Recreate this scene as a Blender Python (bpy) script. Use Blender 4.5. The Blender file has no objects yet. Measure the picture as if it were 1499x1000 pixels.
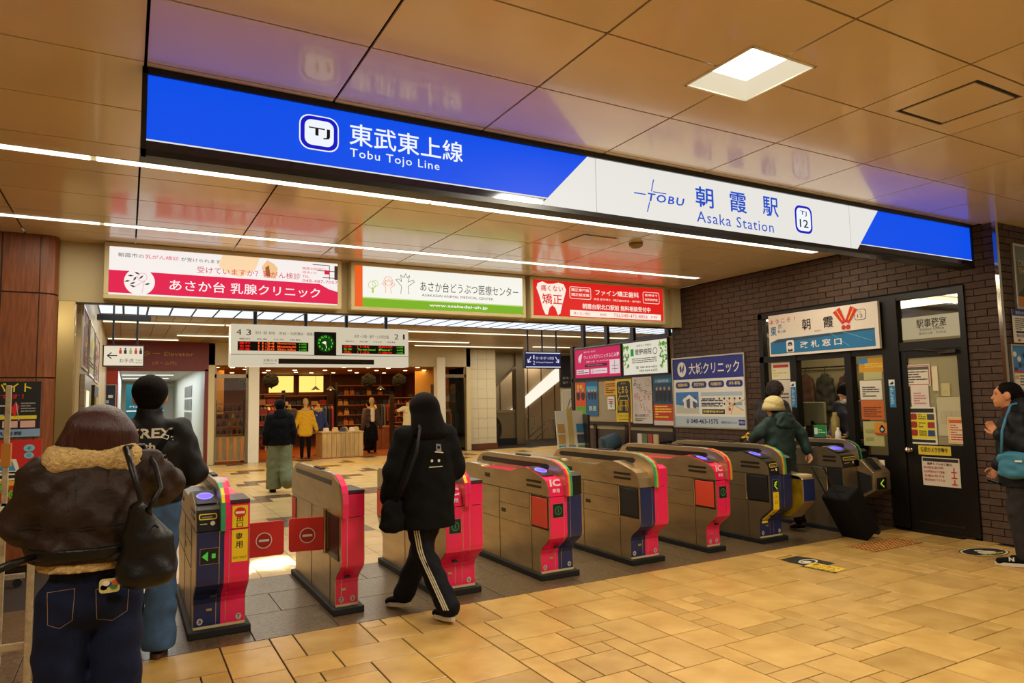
import bpy, bmesh, math, random
import numpy as np
from mathutils import Vector, Matrix, noise
rnd = random.Random(7)
PI = math.pi
S = bpy.context.scene
C = S.collection
# ------------------------------------------------------------------ camera
F_PX, YAW, PIT, ROL, CAM_H = 1012.87, .508163, .0842043, -.0192861, 1.55
cy, sy, cp, sp = math.cos(YAW), math.sin(YAW), math.cos(PIT), math.sin(PIT)
fwd = Vector((sy*cp, cy*cp, sp)); rt = Vector((cy, -sy, 0)); up = rt.cross(fwd)
r2 = rt*math.cos(ROL) + up*math.sin(ROL); u2 = up*math.cos(ROL) - rt*math.sin(ROL)
cam = bpy.data.cameras.new('camera'); camo = bpy.data.objects.new('camera', cam); C.objects.link(camo)
mw = Matrix.Identity(4)
for i, v in enumerate((r2, u2, -fwd)):
    for k in range(3): mw[k][i] = v[k]
mw.translation = (0, 0, CAM_H); camo.matrix_world = mw
cam.sensor_width = 36; cam.lens = F_PX*36/1499; cam.clip_start = .05; cam.clip_end = 200
S.camera = camo
# ------------------------------------------------------------------ light
S.view_settings.view_transform = 'Standard'; S.view_settings.look = 'None'
S.view_settings.exposure = 0.0; S.view_settings.gamma = 1.0
try: S.view_settings.use_curve_mapping = False
except Exception: pass
W = bpy.data.worlds.new('world'); S.world = W; W.use_nodes = True
W.node_tree.nodes['Background'].inputs[0].default_value = (1, .8, .55, 1)
W.node_tree.nodes['Background'].inputs[1].default_value = .22
WARM = (1, .92, .74)
def area(name, loc, sx, sy_, power, col=WARM, rot=(0, 0, 0), spread=180):
    l = bpy.data.lights.new(name, 'AREA'); l.shape = 'RECTANGLE'; l.size = sx; l.size_y = sy_
    l.energy = power; l.color = col; l.spread = math.radians(spread)
    o = bpy.data.objects.new(name, l); C.objects.link(o); o.location = loc; o.rotation_euler = rot; return o
# the concourse strips, the square downlight, the inner hall strips and the shop's ceiling lights
area('strip_glow', (.8, 5.52, 3.27), 3.0, .08, 48); area('strip_glow', (4.8, 5.52, 3.27), 5.0, .08, 68)
area('strip_glow', (.6, 7.5, 3.27), 3.2, .08, 26); area('strip_glow', (4.8, 7.5, 3.27), 4.9, .08, 36)
area('downlight_glow', (2.93, 2.54, 3.27), .42, .42, 75)
area('downlight_glow', (-1.2, 1.2, 3.27), .42, .42, 48); area('downlight_glow', (2.9, -.6, 3.27), .42, .42, 62); area('downlight_glow', (6.0, .9, 3.27), .42, .42, 60)
area('hall_glow', (4, 15.1, 3.14), 8, .1, 125); area('hall_glow', (4, 17.6, 3.14), 8, .1, 105)
area('skylight_glow', (3.5, 12, 3.1), 7.5, 1.6, 70, (.9, .95, 1))
area('shop_glow', (5.6, 22.4, 2.58), 6.5, 3, 150, (1, .58, .2))
area('stair_glow', (12.9, 24, 3.1), 3, 2, 160, (1, .9, .75)); area('stair_glow', (11.8, 18.5, 3.14), 5, .1, 90)
area('corridor_glow', (.6, 26, 2.55), 1.4, 10, 200, (.85, .95, 1))
area('office_glow', (9.2, 6.2, 2.75), 1.0, 3.2, 45, (1, .85, .55))
for x, y, sx in ((1.34, 7.12, .34), (2.12, 7.12, .34), (1.0, 7.12, .16)):   # sun through the clear cells of the skylight
    a = area('skylight_sunbeam', (x-1.0, y+4.9, 3.14), sx, .36, 8, (1, .93, .82), spread=1.6)
    d = Vector((x, y, 0)) - a.location; a.rotation_euler = d.to_track_quat('-Z', 'Y').to_euler()
# ------------------------------------------------------------------ materials
def lin(c):
    c = [x/255 for x in c[:3]]
    return tuple((x/12.92 if x <= .04045 else ((x+.055)/1.055)**2.4) for x in c) + (1,)
_M = {}
def mat(name, col=(128, 128, 128), rough=.5, metal=0, var=0, vs=8, bump=0, bs=60, emit=0, coat=0, trans=0, stretch=None, spec=.5, col2=None, alpha=1):
    if name in _M: return _M[name]
    m = bpy.data.materials.new(name); m.use_nodes = True; nt = m.node_tree; b = nt.nodes['Principled BSDF']
    L = nt.links.new; I = b.inputs; c = lin(col)
    I['Base Color'].default_value = c; I['Roughness'].default_value = rough; I['Metallic'].default_value = metal
    I['Specular IOR Level'].default_value = spec; I['Coat Weight'].default_value = coat; I['Coat Roughness'].default_value = .08
    if trans: I['Transmission Weight'].default_value = trans
    if alpha < 1: I['Alpha'].default_value = alpha
    if emit: I['Emission Color'].default_value = c; I['Emission Strength'].default_value = emit; I['Base Color'].default_value = (.02, .02, .02, 1) ; 
    if var or bump:
        tc = nt.nodes.new('ShaderNodeTexCoord'); mp = nt.nodes.new('ShaderNodeMapping'); L(tc.outputs['Object'], mp.inputs[0])
        if stretch: mp.inputs['Scale'].default_value = stretch
    if var:
        oi = nt.nodes.new('ShaderNodeObjectInfo'); ad = nt.nodes.new('ShaderNodeVectorMath'); ad.operation = 'ADD'
        sc = nt.nodes.new('ShaderNodeVectorMath'); sc.operation = 'SCALE'; sc.inputs['Scale'].default_value = 13
        cb = nt.nodes.new('ShaderNodeCombineXYZ')
        for k in range(3): L(oi.outputs['Random'], cb.inputs[k])
        L(cb.outputs[0], sc.inputs[0]); L(mp.outputs[0], ad.inputs[0]); L(sc.outputs[0], ad.inputs[1])
        n = nt.nodes.new('ShaderNodeTexNoise'); n.inputs['Scale'].default_value = vs; n.inputs['Detail'].default_value = 6; L(ad.outputs[0], n.inputs[0])
        r = nt.nodes.new('ShaderNodeValToRGB'); L(n.outputs['Fac'], r.inputs[0])
        if col2: d, e = lin(col2), c
        else: d = tuple(x*(1-var) for x in c[:3])+(1,); e = tuple(min(1, x*(1+var)) for x in c[:3])+(1,)
        r.color_ramp.elements[0].position = .3; r.color_ramp.elements[1].position = .7
        r.color_ramp.elements[0].color = d; r.color_ramp.elements[1].color = e
        L(r.outputs[0], I['Base Color'])
    if bump:
        n = nt.nodes.new('ShaderNodeTexNoise'); n.inputs['Scale'].default_value = bs; n.inputs['Detail'].default_value = 4; L(mp.outputs[0], n.inputs[0])
        bp = nt.nodes.new('ShaderNodeBump'); bp.inputs['Strength'].default_value = bump; bp.inputs['Distance'].default_value = .01
        L(n.outputs['Fac'], bp.inputs['Height']); L(bp.outputs[0], I['Normal'])
    _M[name] = m; return m
def tint(base, amt):          # per-object brightness variation for stone pieces
    nt = base.node_tree; b = nt.nodes['Principled BSDF']
    src = b.inputs['Base Color'].links[0].from_socket if b.inputs['Base Color'].links else None
    oi = nt.nodes.new('ShaderNodeObjectInfo'); mr = nt.nodes.new('ShaderNodeMapRange')
    mr.inputs['To Min'].default_value = 1-amt; mr.inputs['To Max'].default_value = 1+amt
    nt.links.new(oi.outputs['Random'], mr.inputs['Value'])
    mx = nt.nodes.new('ShaderNodeVectorMath'); mx.operation = 'SCALE'
    if src: nt.links.new(src, mx.inputs[0])
    else: mx.inputs[0].default_value = b.inputs['Base Color'].default_value[:3]
    nt.links.new(mr.outputs[0], mx.inputs['Scale']); nt.links.new(mx.outputs[0], b.inputs['Base Color'])
    return base
# print colours: p_* lie on paper, e_* are backlit
def P(*c): return mat('print_%d_%d_%d' % c, c, .55)
def E(*c, s=1.0): return mat('backlit_%d_%d_%d_%d' % (*c, int(s*100)), c, .5, emit=s, spec=.12)
# ------------------------------------------------------------------ mesh building
class MB:
    def __init__(s): s.v, s.f, s.m, s.mats = [], [], [], []
    def add(s, vs, fs, m):
        if m not in s.mats: s.mats.append(m)
        k = s.mats.index(m); n = len(s.v); s.v += [tuple(v) for v in vs]
        for f in fs: s.f.append([i+n for i in f]); s.m.append(k)
        return s
    def box(s, a, b, m, M=None):
        x0, y0, z0 = a; x1, y1, z1 = b
        vs = [Vector(p) for p in ((x0, y0, z0), (x1, y0, z0), (x1, y1, z0), (x0, y1, z0), (x0, y0, z1), (x1, y0, z1), (x1, y1, z1), (x0, y1, z1))]
        if M is not None: vs = [M @ v for v in vs]
        return s.add(vs, [(0, 3, 2, 1), (4, 5, 6, 7), (0, 1, 5, 4), (1, 2, 6, 5), (2, 3, 7, 6), (3, 0, 4, 7)], m)
    def cham(s, a, b, c, m, M=None):     # box with its top edges chamfered
        x0, y0, z0 = a; x1, y1, z1 = b
        vs = [Vector(p) for p in ((x0, y0, z0), (x1, y0, z0), (x1, y1, z0), (x0, y1, z0), (x0, y0, z1-c), (x1, y0, z1-c), (x1, y1, z1-c), (x0, y1, z1-c),
              (x0+c, y0+c, z1), (x1-c, y0+c, z1), (x1-c, y1-c, z1), (x0+c, y1-c, z1))]
        if M is not None: vs = [M @ v for v in vs]
        fs = [(8, 9, 10, 11)]
        for i in range(4):
            j = (i+1) % 4; fs += [(i, j, j+4, i+4), (i+4, j+4, j+8, i+8)]
        return s.add(vs, fs, m)
    def prism(s, poly, x0, x1, m, ax=0, M=None):   # poly of (a,b) pairs swept along axis ax
        def mk(x, p): return Vector((x, p[0], p[1])) if ax == 0 else Vector((p[0], x, p[1])) if ax == 1 else Vector((p[0], p[1], x))
        n = len(poly); vs = [mk(x0, p) for p in poly]+[mk(x1, p) for p in poly]
        if M is not None: vs = [M @ v for v in vs]
        return s.add(vs, [tuple(range(n)), tuple(range(2*n-1, n-1, -1))]+[(i, i+n, (i+1) % n+n, (i+1) % n) for i in range(n)], m)
    def tube(s, pts, r, m, seg=8, M=None, cap=True):
        pts = [Vector(p) for p in pts]; n = len(pts); vs = []; fs = []; rs = r if isinstance(r, (list, tuple)) else [r]*n
        pa = None
        for i, p in enumerate(pts):
            t = (pts[min(i+1, n-1)]-pts[max(i-1, 0)]).normalized()
            a = (pa if pa is not None else (Vector((0, 0, 1)) if abs(t.z) < .9 else Vector((1, 0, 0))))
            a = (a-t*a.dot(t)).normalized(); pa = a; b = t.cross(a)
            for k in range(seg):
                w = 2*PI*k/seg; vs.append(p+(a*math.cos(w)+b*math.sin(w))*rs[i])
        for i in range(n-1):
            for k in range(seg):
                l = (k+1) % seg; fs.append((i*seg+k, i*seg+l, (i+1)*seg+l, (i+1)*seg+k))
        if cap: fs += [tuple(range(seg-1, -1, -1)), tuple(range((n-1)*seg, n*seg))]
        if M is not None: vs = [M @ v for v in vs]
        return s.add(vs, fs, m)
    def lathe(s, prof, m, c=(0, 0, 0), seg=16, M=None):
        vs = []; fs = []; n = len(prof)
        for r, z in prof:
            for k in range(seg): vs.append(Vector((c[0]+r*math.cos(2*PI*k/seg), c[1]+r*math.sin(2*PI*k/seg), c[2]+z)))
        for i in range(n-1):
            for k in range(seg):
                l = (k+1) % seg; fs.append((i*seg+k, i*seg+l, (i+1)*seg+l, (i+1)*seg+k))
        fs += [tuple(range(seg-1, -1, -1)), tuple(range((n-1)*seg, n*seg))]
        if M is not None: vs = [M @ v for v in vs]
        return s.add(vs, fs, m)
    def ribbon(s, pts, x0, x1, t, m):     # strip along a (y,z) path, t proud of it on its left-hand side
        n = len(pts); o = []; t = abs(t)
        for i in range(n):
            a = Vector(pts[max(i-1, 0)]); b = Vector(pts[min(i+1, n-1)]); d = (b-a).normalized(); o.append((pts[i][0]-d.y*t, pts[i][1]+d.x*t))
        vs = []
        for x in (x0, x1):
            vs += [(x, p[0], p[1]) for p in pts]+[(x, p[0], p[1]) for p in o]
        fs = []
        for i in range(n-1): fs += [(n+i, n+i+1, 3*n+i+1, 3*n+i), (i, i+1, n+i+1, n+i), (2*n+i, 3*n+i, 3*n+i+1, 2*n+i+1)]
        fs += [(0, n, 3*n, 2*n), (n-1, 3*n-1, 4*n-1, 2*n-1)]
        return s.add(vs, fs, m)
    def build(s, name, parent=None, loc=None, smooth=False, bevel=0, seg=2):
        me = bpy.data.meshes.new(name); me.from_pydata(s.v, [], s.f)
        for m in s.mats: me.materials.append(m)
        me.polygons.foreach_set('material_index', s.m)
        if smooth: me.polygons.foreach_set('use_smooth', [True]*len(s.f))
        me.update(); o = bpy.data.objects.new(name, me); C.objects.link(o)
        if parent: o.parent = parent
        if loc: o.location = loc
        if bevel:
            b = o.modifiers.new('bevel', 'BEVEL'); b.width = bevel; b.segments = seg; b.limit_method = 'ANGLE'; b.angle_limit = .6
        return o
def obj(name, me, parent=None, loc=(0, 0, 0), rz=0):
    o = bpy.data.objects.new(name, me); C.objects.link(o); o.location = loc; o.rotation_euler = (0, 0, rz)
    if parent: o.parent = parent
    return o
def tag(o, label, cat, group=None, kind=None):
    o['label'] = label; o['category'] = cat
    if group: o['group'] = group
    if kind: o['kind'] = kind
    return o
def struct(o, kind='structure'): o['kind'] = kind; return o
def empty(name, loc=(0, 0, 0), rz=0):
    o = bpy.data.objects.new(name, None); C.objects.link(o); o.location = loc; o.rotation_euler = (0, 0, rz); o.empty_display_size = .1; return o
def dup(root, loc, rz=None, label=None):
    r = root.copy(); C.objects.link(r); r.location = loc
    if rz is not None: r.rotation_euler = (0, 0, rz)
    if label: r['label'] = label
    for ch in list(root.children):
        c = ch.copy(); C.objects.link(c); c.parent = r
        for g in ch.children:
            d = g.copy(); C.objects.link(d); d.parent = c
    return r
# ------------------------------------------------------------------ flat print: frames, rects, lettering
class Fr:
    def __init__(s, O, U, V=(0, 0, 1)):
        s.O, s.U, s.V = Vector(O), Vector(U).normalized(), Vector(V).normalized(); s.N = s.U.cross(s.V)
    def p(s, u, v, d=0): return s.O+s.U*u+s.V*v+s.N*d
def rect(mb, fr, u0, v0, u1, v1, m, d=.002): return mb.add([fr.p(u0, v0, d), fr.p(u1, v0, d), fr.p(u1, v1, d), fr.p(u0, v1, d)], [(0, 1, 2, 3)], m)
def poly(mb, fr, pts, m, d=.002): return mb.add([fr.p(u, v, d) for u, v in pts], [tuple(range(len(pts)))], m)
def disc(mb, fr, u, v, ru, rv, m, d=.002, n=20): return poly(mb, fr, [(u+ru*math.cos(2*PI*k/n), v+rv*math.sin(2*PI*k/n)) for k in range(n)], m, d)
def ring(mb, fr, u, v, r, t, m, d=.002, n=24, ry=None):
    ry = ry or r; q = []
    for k in range(n):
        a = 2*PI*k/n; q += [fr.p(u+r*math.cos(a), v+ry*math.sin(a), d), fr.p(u+(r-t)*math.cos(a), v+(ry-t)*math.sin(a), d)]
    return mb.add(q, [(2*k, (2*k+2) % (2*n), (2*k+3) % (2*n), 2*k+1) for k in range(n)], m)
def rrect(u0, v0, u1, v1, r, n=5):
    q = []
    for cx, cz, a in ((u1-r, v1-r, 0), (u0+r, v1-r, 90), (u0+r, v0+r, 180), (u1-r, v0+r, 270)):
        for k in range(n+1):
            w = math.radians(a+90*k/n); q.append((cx+r*math.cos(w), cz+r*math.sin(w)))
    return q
def line(mb, fr, a, b, t, m, d=.003):
    a, b = Vector(a), Vector(b); e = (b-a).normalized(); n = Vector((-e.y, e.x))*t/2
    return poly(mb, fr, [tuple(a-n), tuple(b-n), tuple(b+n), tuple(a+n)], m, d)
def slab(mb, fr, u0, v0, u1, v1, d0, d1, m):
    vs = [fr.p(u, v, d) for d in (d0, d1) for u, v in ((u0, v0), (u1, v0), (u1, v1), (u0, v1))]
    return mb.add(vs, [(3, 2, 1, 0), (4, 5, 6, 7), (0, 1, 5, 4), (1, 2, 6, 5), (2, 3, 7, 6), (3, 0, 4, 7)], m)
_T = {}
def tmesh(s, bold, sp_):
    k = (s, bold, sp_)
    if k not in _T:
        c = bpy.data.curves.new('t', 'FONT'); c.body = s; c.size = 1; c.offset = bold; c.space_character = sp_; c.resolution_u = 2; c.space_line = .95
        o = bpy.data.objects.new('t', c); me = bpy.data.meshes.new_from_object(o)
        vs = [tuple(v.co) for v in me.vertices]; fs = [tuple(p.vertices) for p in me.polygons]
        bpy.data.objects.remove(o); bpy.data.curves.remove(c); bpy.data.meshes.remove(me); _T[k] = (vs, fs)
    return _T[k]
def text(mb, fr, s, u, v, h, m, w=None, d=.004, bold=0, sp=1.0, shear=0, al='L', rot=0):
    """lettering whose ink box has its lower left corner at (u,v), height h and width w"""
    if any(ord(c) > 255 for c in s): bold = min(bold, .012)
    vs, fs = tmesh(s, bold, sp)
    if not vs: return 0
    x0 = min(p[0] for p in vs); x1 = max(p[0] for p in vs); y0 = min(p[1] for p in vs); y1 = max(p[1] for p in vs)
    ky = h/(y1-y0); kx = w/(x1-x0) if w else ky; W_ = (x1-x0)*kx
    if al == 'C': u -= W_/2
    if al == 'R': u -= W_
    out = []; cr, sr = math.cos(rot), math.sin(rot)
    for p in vs:
        a = (p[0]-x0)*kx+shear*(p[1]-y0)*ky; b = (p[1]-y0)*ky; out.append(fr.p(u+a*cr-b*sr, v+a*sr+b*cr, d))
    mb.add(out, fs, m); return W_
# ------------------------------------------------------------------ implicit bodies (surface nets)
def seg_t(Pn, a, b):
    ab = b-a; return np.clip(((Pn-a) @ ab)/max(ab @ ab, 1e-9), 0, 1)
class Blob:
    """smooth union of tapered limbs and ellipsoids, polygonised on a grid"""
    def __init__(s, vox=.01, k=.02, fold=0, ff=9): s.p, s.cuts, s.vox, s.k, s.fold, s.ff = [], [], vox, k, fold, ff
    def cone(s, a, ra, b, rb): s.p.append(('c', np.array(a, float), np.array(b, float), (ra, ra), (rb, rb), None)); return s
    def econe(s, a, ra, b, rb, side=(1, 0, 0)): s.p.append(('c', np.array(a, float), np.array(b, float), ra, rb, np.array(side, float))); return s
    def ell(s, c, r, rot=None): s.p.append(('e', np.array(c, float), np.array(r, float), rot)); return s
    def cut(s, n, d): s.cuts.append(('p', np.array(n, float), d)); return s     # drops what lies at n.p > d
    def sub(s, c, r): s.cuts.append(('e', np.array(c, float), np.array(r, float))); return s
    def mesh(s, name, m):
        lo = np.full(3, 1e9); hi = -lo
        bb = []
        for q in s.p:
            if q[0] == 'c': R = max(q[3]+q[4]); l = np.minimum(q[1], q[2])-R; h = np.maximum(q[1], q[2])+R
            else: R = q[2].max(); l = q[1]-R; h = q[1]+R
            bb.append((l-.03, h+.03)); lo = np.minimum(lo, l); hi = np.maximum(hi, h)
        lo -= 2*s.vox; n = np.ceil((hi-lo)/s.vox).astype(int)+3
        f = np.full(n, .05, np.float32)
        for q, (l, h) in zip(s.p, bb):
            i0 = np.maximum(((l-lo)/s.vox).astype(int), 0); i1 = np.minimum(((h-lo)/s.vox).astype(int)+2, n)
            g = np.stack(np.meshgrid(*[lo[a]+s.vox*np.arange(i0[a], i1[a]) for a in range(3)], indexing='ij'), -1)
            if q[0] == 'c':
                a, b = q[1], q[2]; t = seg_t(g, a, b); D = g-(a+t[..., None]*(b-a))
                if q[5] is None: d = np.sqrt((D**2).sum(-1))-(q[3][0]+t*(q[4][0]-q[3][0]))
                else:
                    ax = b-a; ax = ax/np.linalg.norm(ax); e1 = q[5]-ax*(q[5] @ ax); e1 /= np.linalg.norm(e1); e2 = np.cross(ax, e1)
                    rx = q[3][0]+t*(q[4][0]-q[3][0]); ry = q[3][1]+t*(q[4][1]-q[3][1]); mn = np.minimum(rx, ry)
                    d = (np.sqrt(((D @ e1)/rx)**2+((D @ e2)/ry)**2+((D @ ax)/mn)**2)-1)*mn
            else:
                D = g-q[1]
                if q[3] is not None: D = D @ q[3]
                d = (np.sqrt(((D/q[2])**2).sum(-1))-1)*q[2].min()
            sl = tuple(slice(i0[a], i1[a]) for a in range(3)); o = f[sl]
            hh = np.maximum(s.k-np.abs(o-d), 0)/s.k; f[sl] = np.minimum(o, d)-hh*hh*s.k*.25
        G = [lo[a]+s.vox*np.arange(n[a]) for a in range(3)]
        if s.fold:
            x, y, z = np.meshgrid(*G, indexing='ij', sparse=True); w = s.ff
            f += s.fold*(np.sin(w*2*x+3.1*np.sin(w*z)+1)*np.sin(w*2.6*z+2*np.sin(w*1.3*y+w*.9*x))+.6*np.sin(w*4.3*z+2.2*np.sin(w*2.1*x)+y*w*3)+.5*np.sin(w*5*x+w*3.1*y+2*np.sin(w*2.9*z))).astype(np.float32)
        for q in s.cuts:
            x, y, z = np.meshgrid(*G, indexing='ij', sparse=True)
            if q[0] == 'p': f = np.maximum(f, (q[1][0]*x+q[1][1]*y+q[1][2]*z-q[2]).astype(np.float32))
            else: f = np.maximum(f, (-(np.sqrt(((x-q[1][0])/q[2][0])**2+((y-q[1][1])/q[2][1])**2+((z-q[1][2])/q[2][2])**2)-1)*q[2].min()).astype(np.float32))
        ins = f < 0; ins[0] = ins[-1] = False; ins[:, 0] = ins[:, -1] = False; ins[:, :, 0] = ins[:, :, -1] = False
        f = np.where(ins, f, np.maximum(f, 1e-5))
        N = n-1; cnt = np.zeros(N); acc = np.zeros((*N, 3))
        def cell(di, dj, dk): return (slice(di, di+N[0]), slice(dj, dj+N[1]), slice(dk, dk+N[2]))
        cs = [(i, j, k) for i in (0, 1) for j in (0, 1) for k in (0, 1)]
        for a in cs:
            for ax in range(3):
                if a[ax]: continue
                b = list(a); b[ax] = 1; fa, fb = f[cell(*a)], f[cell(*b)]; cr = ins[cell(*a)] != ins[cell(*b)]
                t = np.where(cr, fa/np.where(cr, fa-fb, 1), 0)
                cnt += cr
                for c_ in range(3): acc[..., c_] += cr*(a[c_]+(t if c_ == ax else 0))
        act = cnt > 0; idx = np.full(N, -1, int); idx[act] = np.arange(act.sum())
        ii = np.argwhere(act); V = lo+s.vox*(ii+acc[act]/cnt[act][:, None])
        qs = []
        for ax in range(3):
            a1, a2 = (ax+1) % 3, (ax+2) % 3
            sa = [slice(1, N[i]) for i in range(3)]; sa[ax] = slice(0, N[ax]); sb = list(sa); sb[ax] = slice(1, N[ax]+1)
            A, B = ins[tuple(sa)], ins[tuple(sb)]; e = np.argwhere(A != B)
            if not len(e): continue
            off = np.array([1, 1, 1]); off[ax] = 0; e = e+off; flip = A[tuple((e-off).T)]
            def c_(d1, d2): q = e.copy(); q[:, a1] -= d1; q[:, a2] -= d2; return idx[tuple(q.T)]
            Q = np.stack([c_(1, 1), c_(0, 1), c_(0, 0), c_(1, 0)], 1); Q[~flip] = Q[~flip][:, ::-1]; qs.append(Q)
        Q = np.concatenate(qs)
        me = bpy.data.meshes.new(name); me.vertices.add(len(V)); me.vertices.foreach_set('co', V.astype(np.float32).ravel())
        me.loops.add(Q.size); me.loops.foreach_set('vertex_index', Q.ravel().astype(np.int32))
        me.polygons.add(len(Q)); me.polygons.foreach_set('loop_start', np.arange(0, Q.size, 4, dtype=np.int32)); me.polygons.foreach_set('loop_total', np.full(len(Q), 4, np.int32))
        me.polygons.foreach_set('use_smooth', np.ones(len(Q), bool)); me.update(calc_edges=True); me.materials.append(m); return me
    def build(s, name, m, parent=None, loc=(0, 0, 0)): return obj(name, s.mesh(name, m), parent, loc)
# ------------------------------------------------------------------ shared materials
steel = mat('brushed_steel', (150, 132, 104), .33, .85, var=.16, vs=5, stretch=(1, 1, 6))
steel_dk = mat('dark_steel', (70, 62, 52), .35, .8)
chrome = mat('polished_steel', (200, 190, 170), .12, 1)
blackm = mat('black_enamel', (14, 13, 13), .35)
blackp = mat('black_plastic', (20, 20, 22), .5)
cream = mat('cream_enamel', (205, 188, 140), .45)
white = mat('white_enamel', (226, 218, 196), .4)
grout = mat('grout', (44, 30, 16), .9)
def proj(p):
    q = camo.matrix_world.inverted() @ Vector(p)
    if q.z > -.1: return None
    return (749.5+F_PX*q.x/-q.z, 500-F_PX*q.y/-q.z)
def seen(p, m=40):
    q = proj(p); return q is not None and -m < q[0] < 1499+m and -m < q[1] < 1000+m
def pieces(parent, name, items, limit=300, stuff=None, tris=None):
    """items: (centre, key, make) - the nearest ones in view become objects sharing meshes, the rest one stuff object"""
    cp_ = Vector((0, 0, CAM_H)); vis = [i for i in items if seen(i[0])]; vis.sort(key=lambda i: (Vector(i[0])-cp_).length)
    pick = set(id(i) for i in vis[:limit]); cache = {}; rest = MB()
    for it in items:
        c, key, fn = it
        if id(it) in pick:
            if key not in cache:
                b = MB(); fn(b, Vector((0, 0, 0))); o = b.build(name, parent, c); cache[key] = o.data
            else: o = obj(name, cache[key], parent, c)
        else: fn(rest, Vector(c))
    if rest.v:
        o = rest.build(name+'_far' if False else stuff or name, parent); o['kind'] = 'stuff'
# ------------------------------------------------------------------ floor
fl = MB().box((-4, -5, -.2), (9.4, 4.95, -.008), grout).box((-4, 4.95, -.2), (8.2, 26, -.008), grout).box((8.2, 4.95, -.2), (16, 26, -.008), grout).build('floor'); struct(fl)
pav = tint(mat('sandstone', (202, 164, 94), .34, var=.14, vs=5, bump=.08, bs=30, col2=(176, 136, 68)), .13)
g = .152; nx, ny = 84, 42; X0, Y0 = -4, 4.95
occ = [[False]*ny for _ in range(nx)]; items = []
sizes = [((3, 3), 9), ((3, 2), 2), ((2, 2), 3), ((2, 3), 2), ((1, 3), 1), ((1, 2), 2), ((2, 1), 2.5), ((1, 1), 2.5)]
def pav_fn(w, h):
    def fn(b, c): b.cham((c.x-w*g/2+.0046, c.y-h*g/2+.0046, c.z-.012), (c.x+w*g/2-.0046, c.y+h*g/2-.0046, c.z), .002, pav)
    return fn
R_ = random.Random(11)
for j in range(ny):
    for i in range(nx):
        if occ[i][j]: continue
        pool = []
        for (w, h), wt in sizes:
            if i+w > nx or j+h > ny: continue
            if any(occ[i+a][j+b_] for a in range(w) for b_ in range(h)): continue
            pool += [((w, h), wt)]
        (w, h) = R_.choices([p[0] for p in pool], [p[1] for p in pool])[0]
        for a in range(w):
            for b_ in range(h): occ[i+a][j+b_] = True
        cx, cy_ = X0+(i+w/2)*g, Y0-(j+h/2)*g
        if cx > 7.8 and cy_ > 3.65: continue
        items.append(((cx, cy_, 0), (w, h), pav_fn(w, h)))
pieces(fl, 'paver', items, stuff='paver_field')
gran = tint(mat('dark_granite', (100, 82, 58), .3, var=.6, vs=42, bump=.04, bs=150), .1)
items = []
ys = (4.95, 5.56, 6.12, 6.68)
for r in range(3):
    x = -3.9+r*.28
    while x < 7.7:
        w = .56 if (int(x*7)+r) % 3 else .75; w = min(w, 7.8-x); h = ys[r+1]-ys[r]
        def fn(b, c, w=w, h=h): b.cham((c.x-w/2+.003, c.y-h/2+.003, c.z-.012), (c.x+w/2-.003, c.y+h/2-.003, c.z), .002, gran)
        items.append(((x+w/2, (ys[r]+ys[r+1])/2, 0), (round(w, 2), r), fn)); x += w
pieces(fl, 'granite_slab', items)
tl = tint(mat('pale_hall_tile', (212, 180, 118), .28, var=.1, vs=4, col2=(192, 158, 100)), .07)
td = tint(mat('dark_hall_tile', (92, 66, 44), .3, var=.15, vs=6), .1)
items = []
for j in range(31):
    i = 0
    while i < 92:
        yy = 6.68+j*.42; xx = -.5+i*.2
        def dk(i_): k = (i_+(j//3)*4) % 9; return (j % 3 == 0 and k in (0, 1)) or (j % 3 == 1 and k in (1, 2, 3) and (j//3) % 2 == 0) or (j % 3 == 1 and k == 1)
        d = dk(i) and j > 3; w = 1 if d or (dk(i+1) and j > 3) else 2
        c = (xx+w*.1, yy+.21, 0)
        if c[0] < 8.2 or c[1] > 12:
            def fn(b, c, w=w, d=d): b.box((c.x-w*.1+.003, c.y-.207, c.z-.01), (c.x+w*.1-.003, c.y+.207, c.z), td if d else tl)
            items.append((c, (w, d), fn))
        i += w
pieces(fl, 'hall_tile', items, stuff='hall_tile_field')
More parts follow.
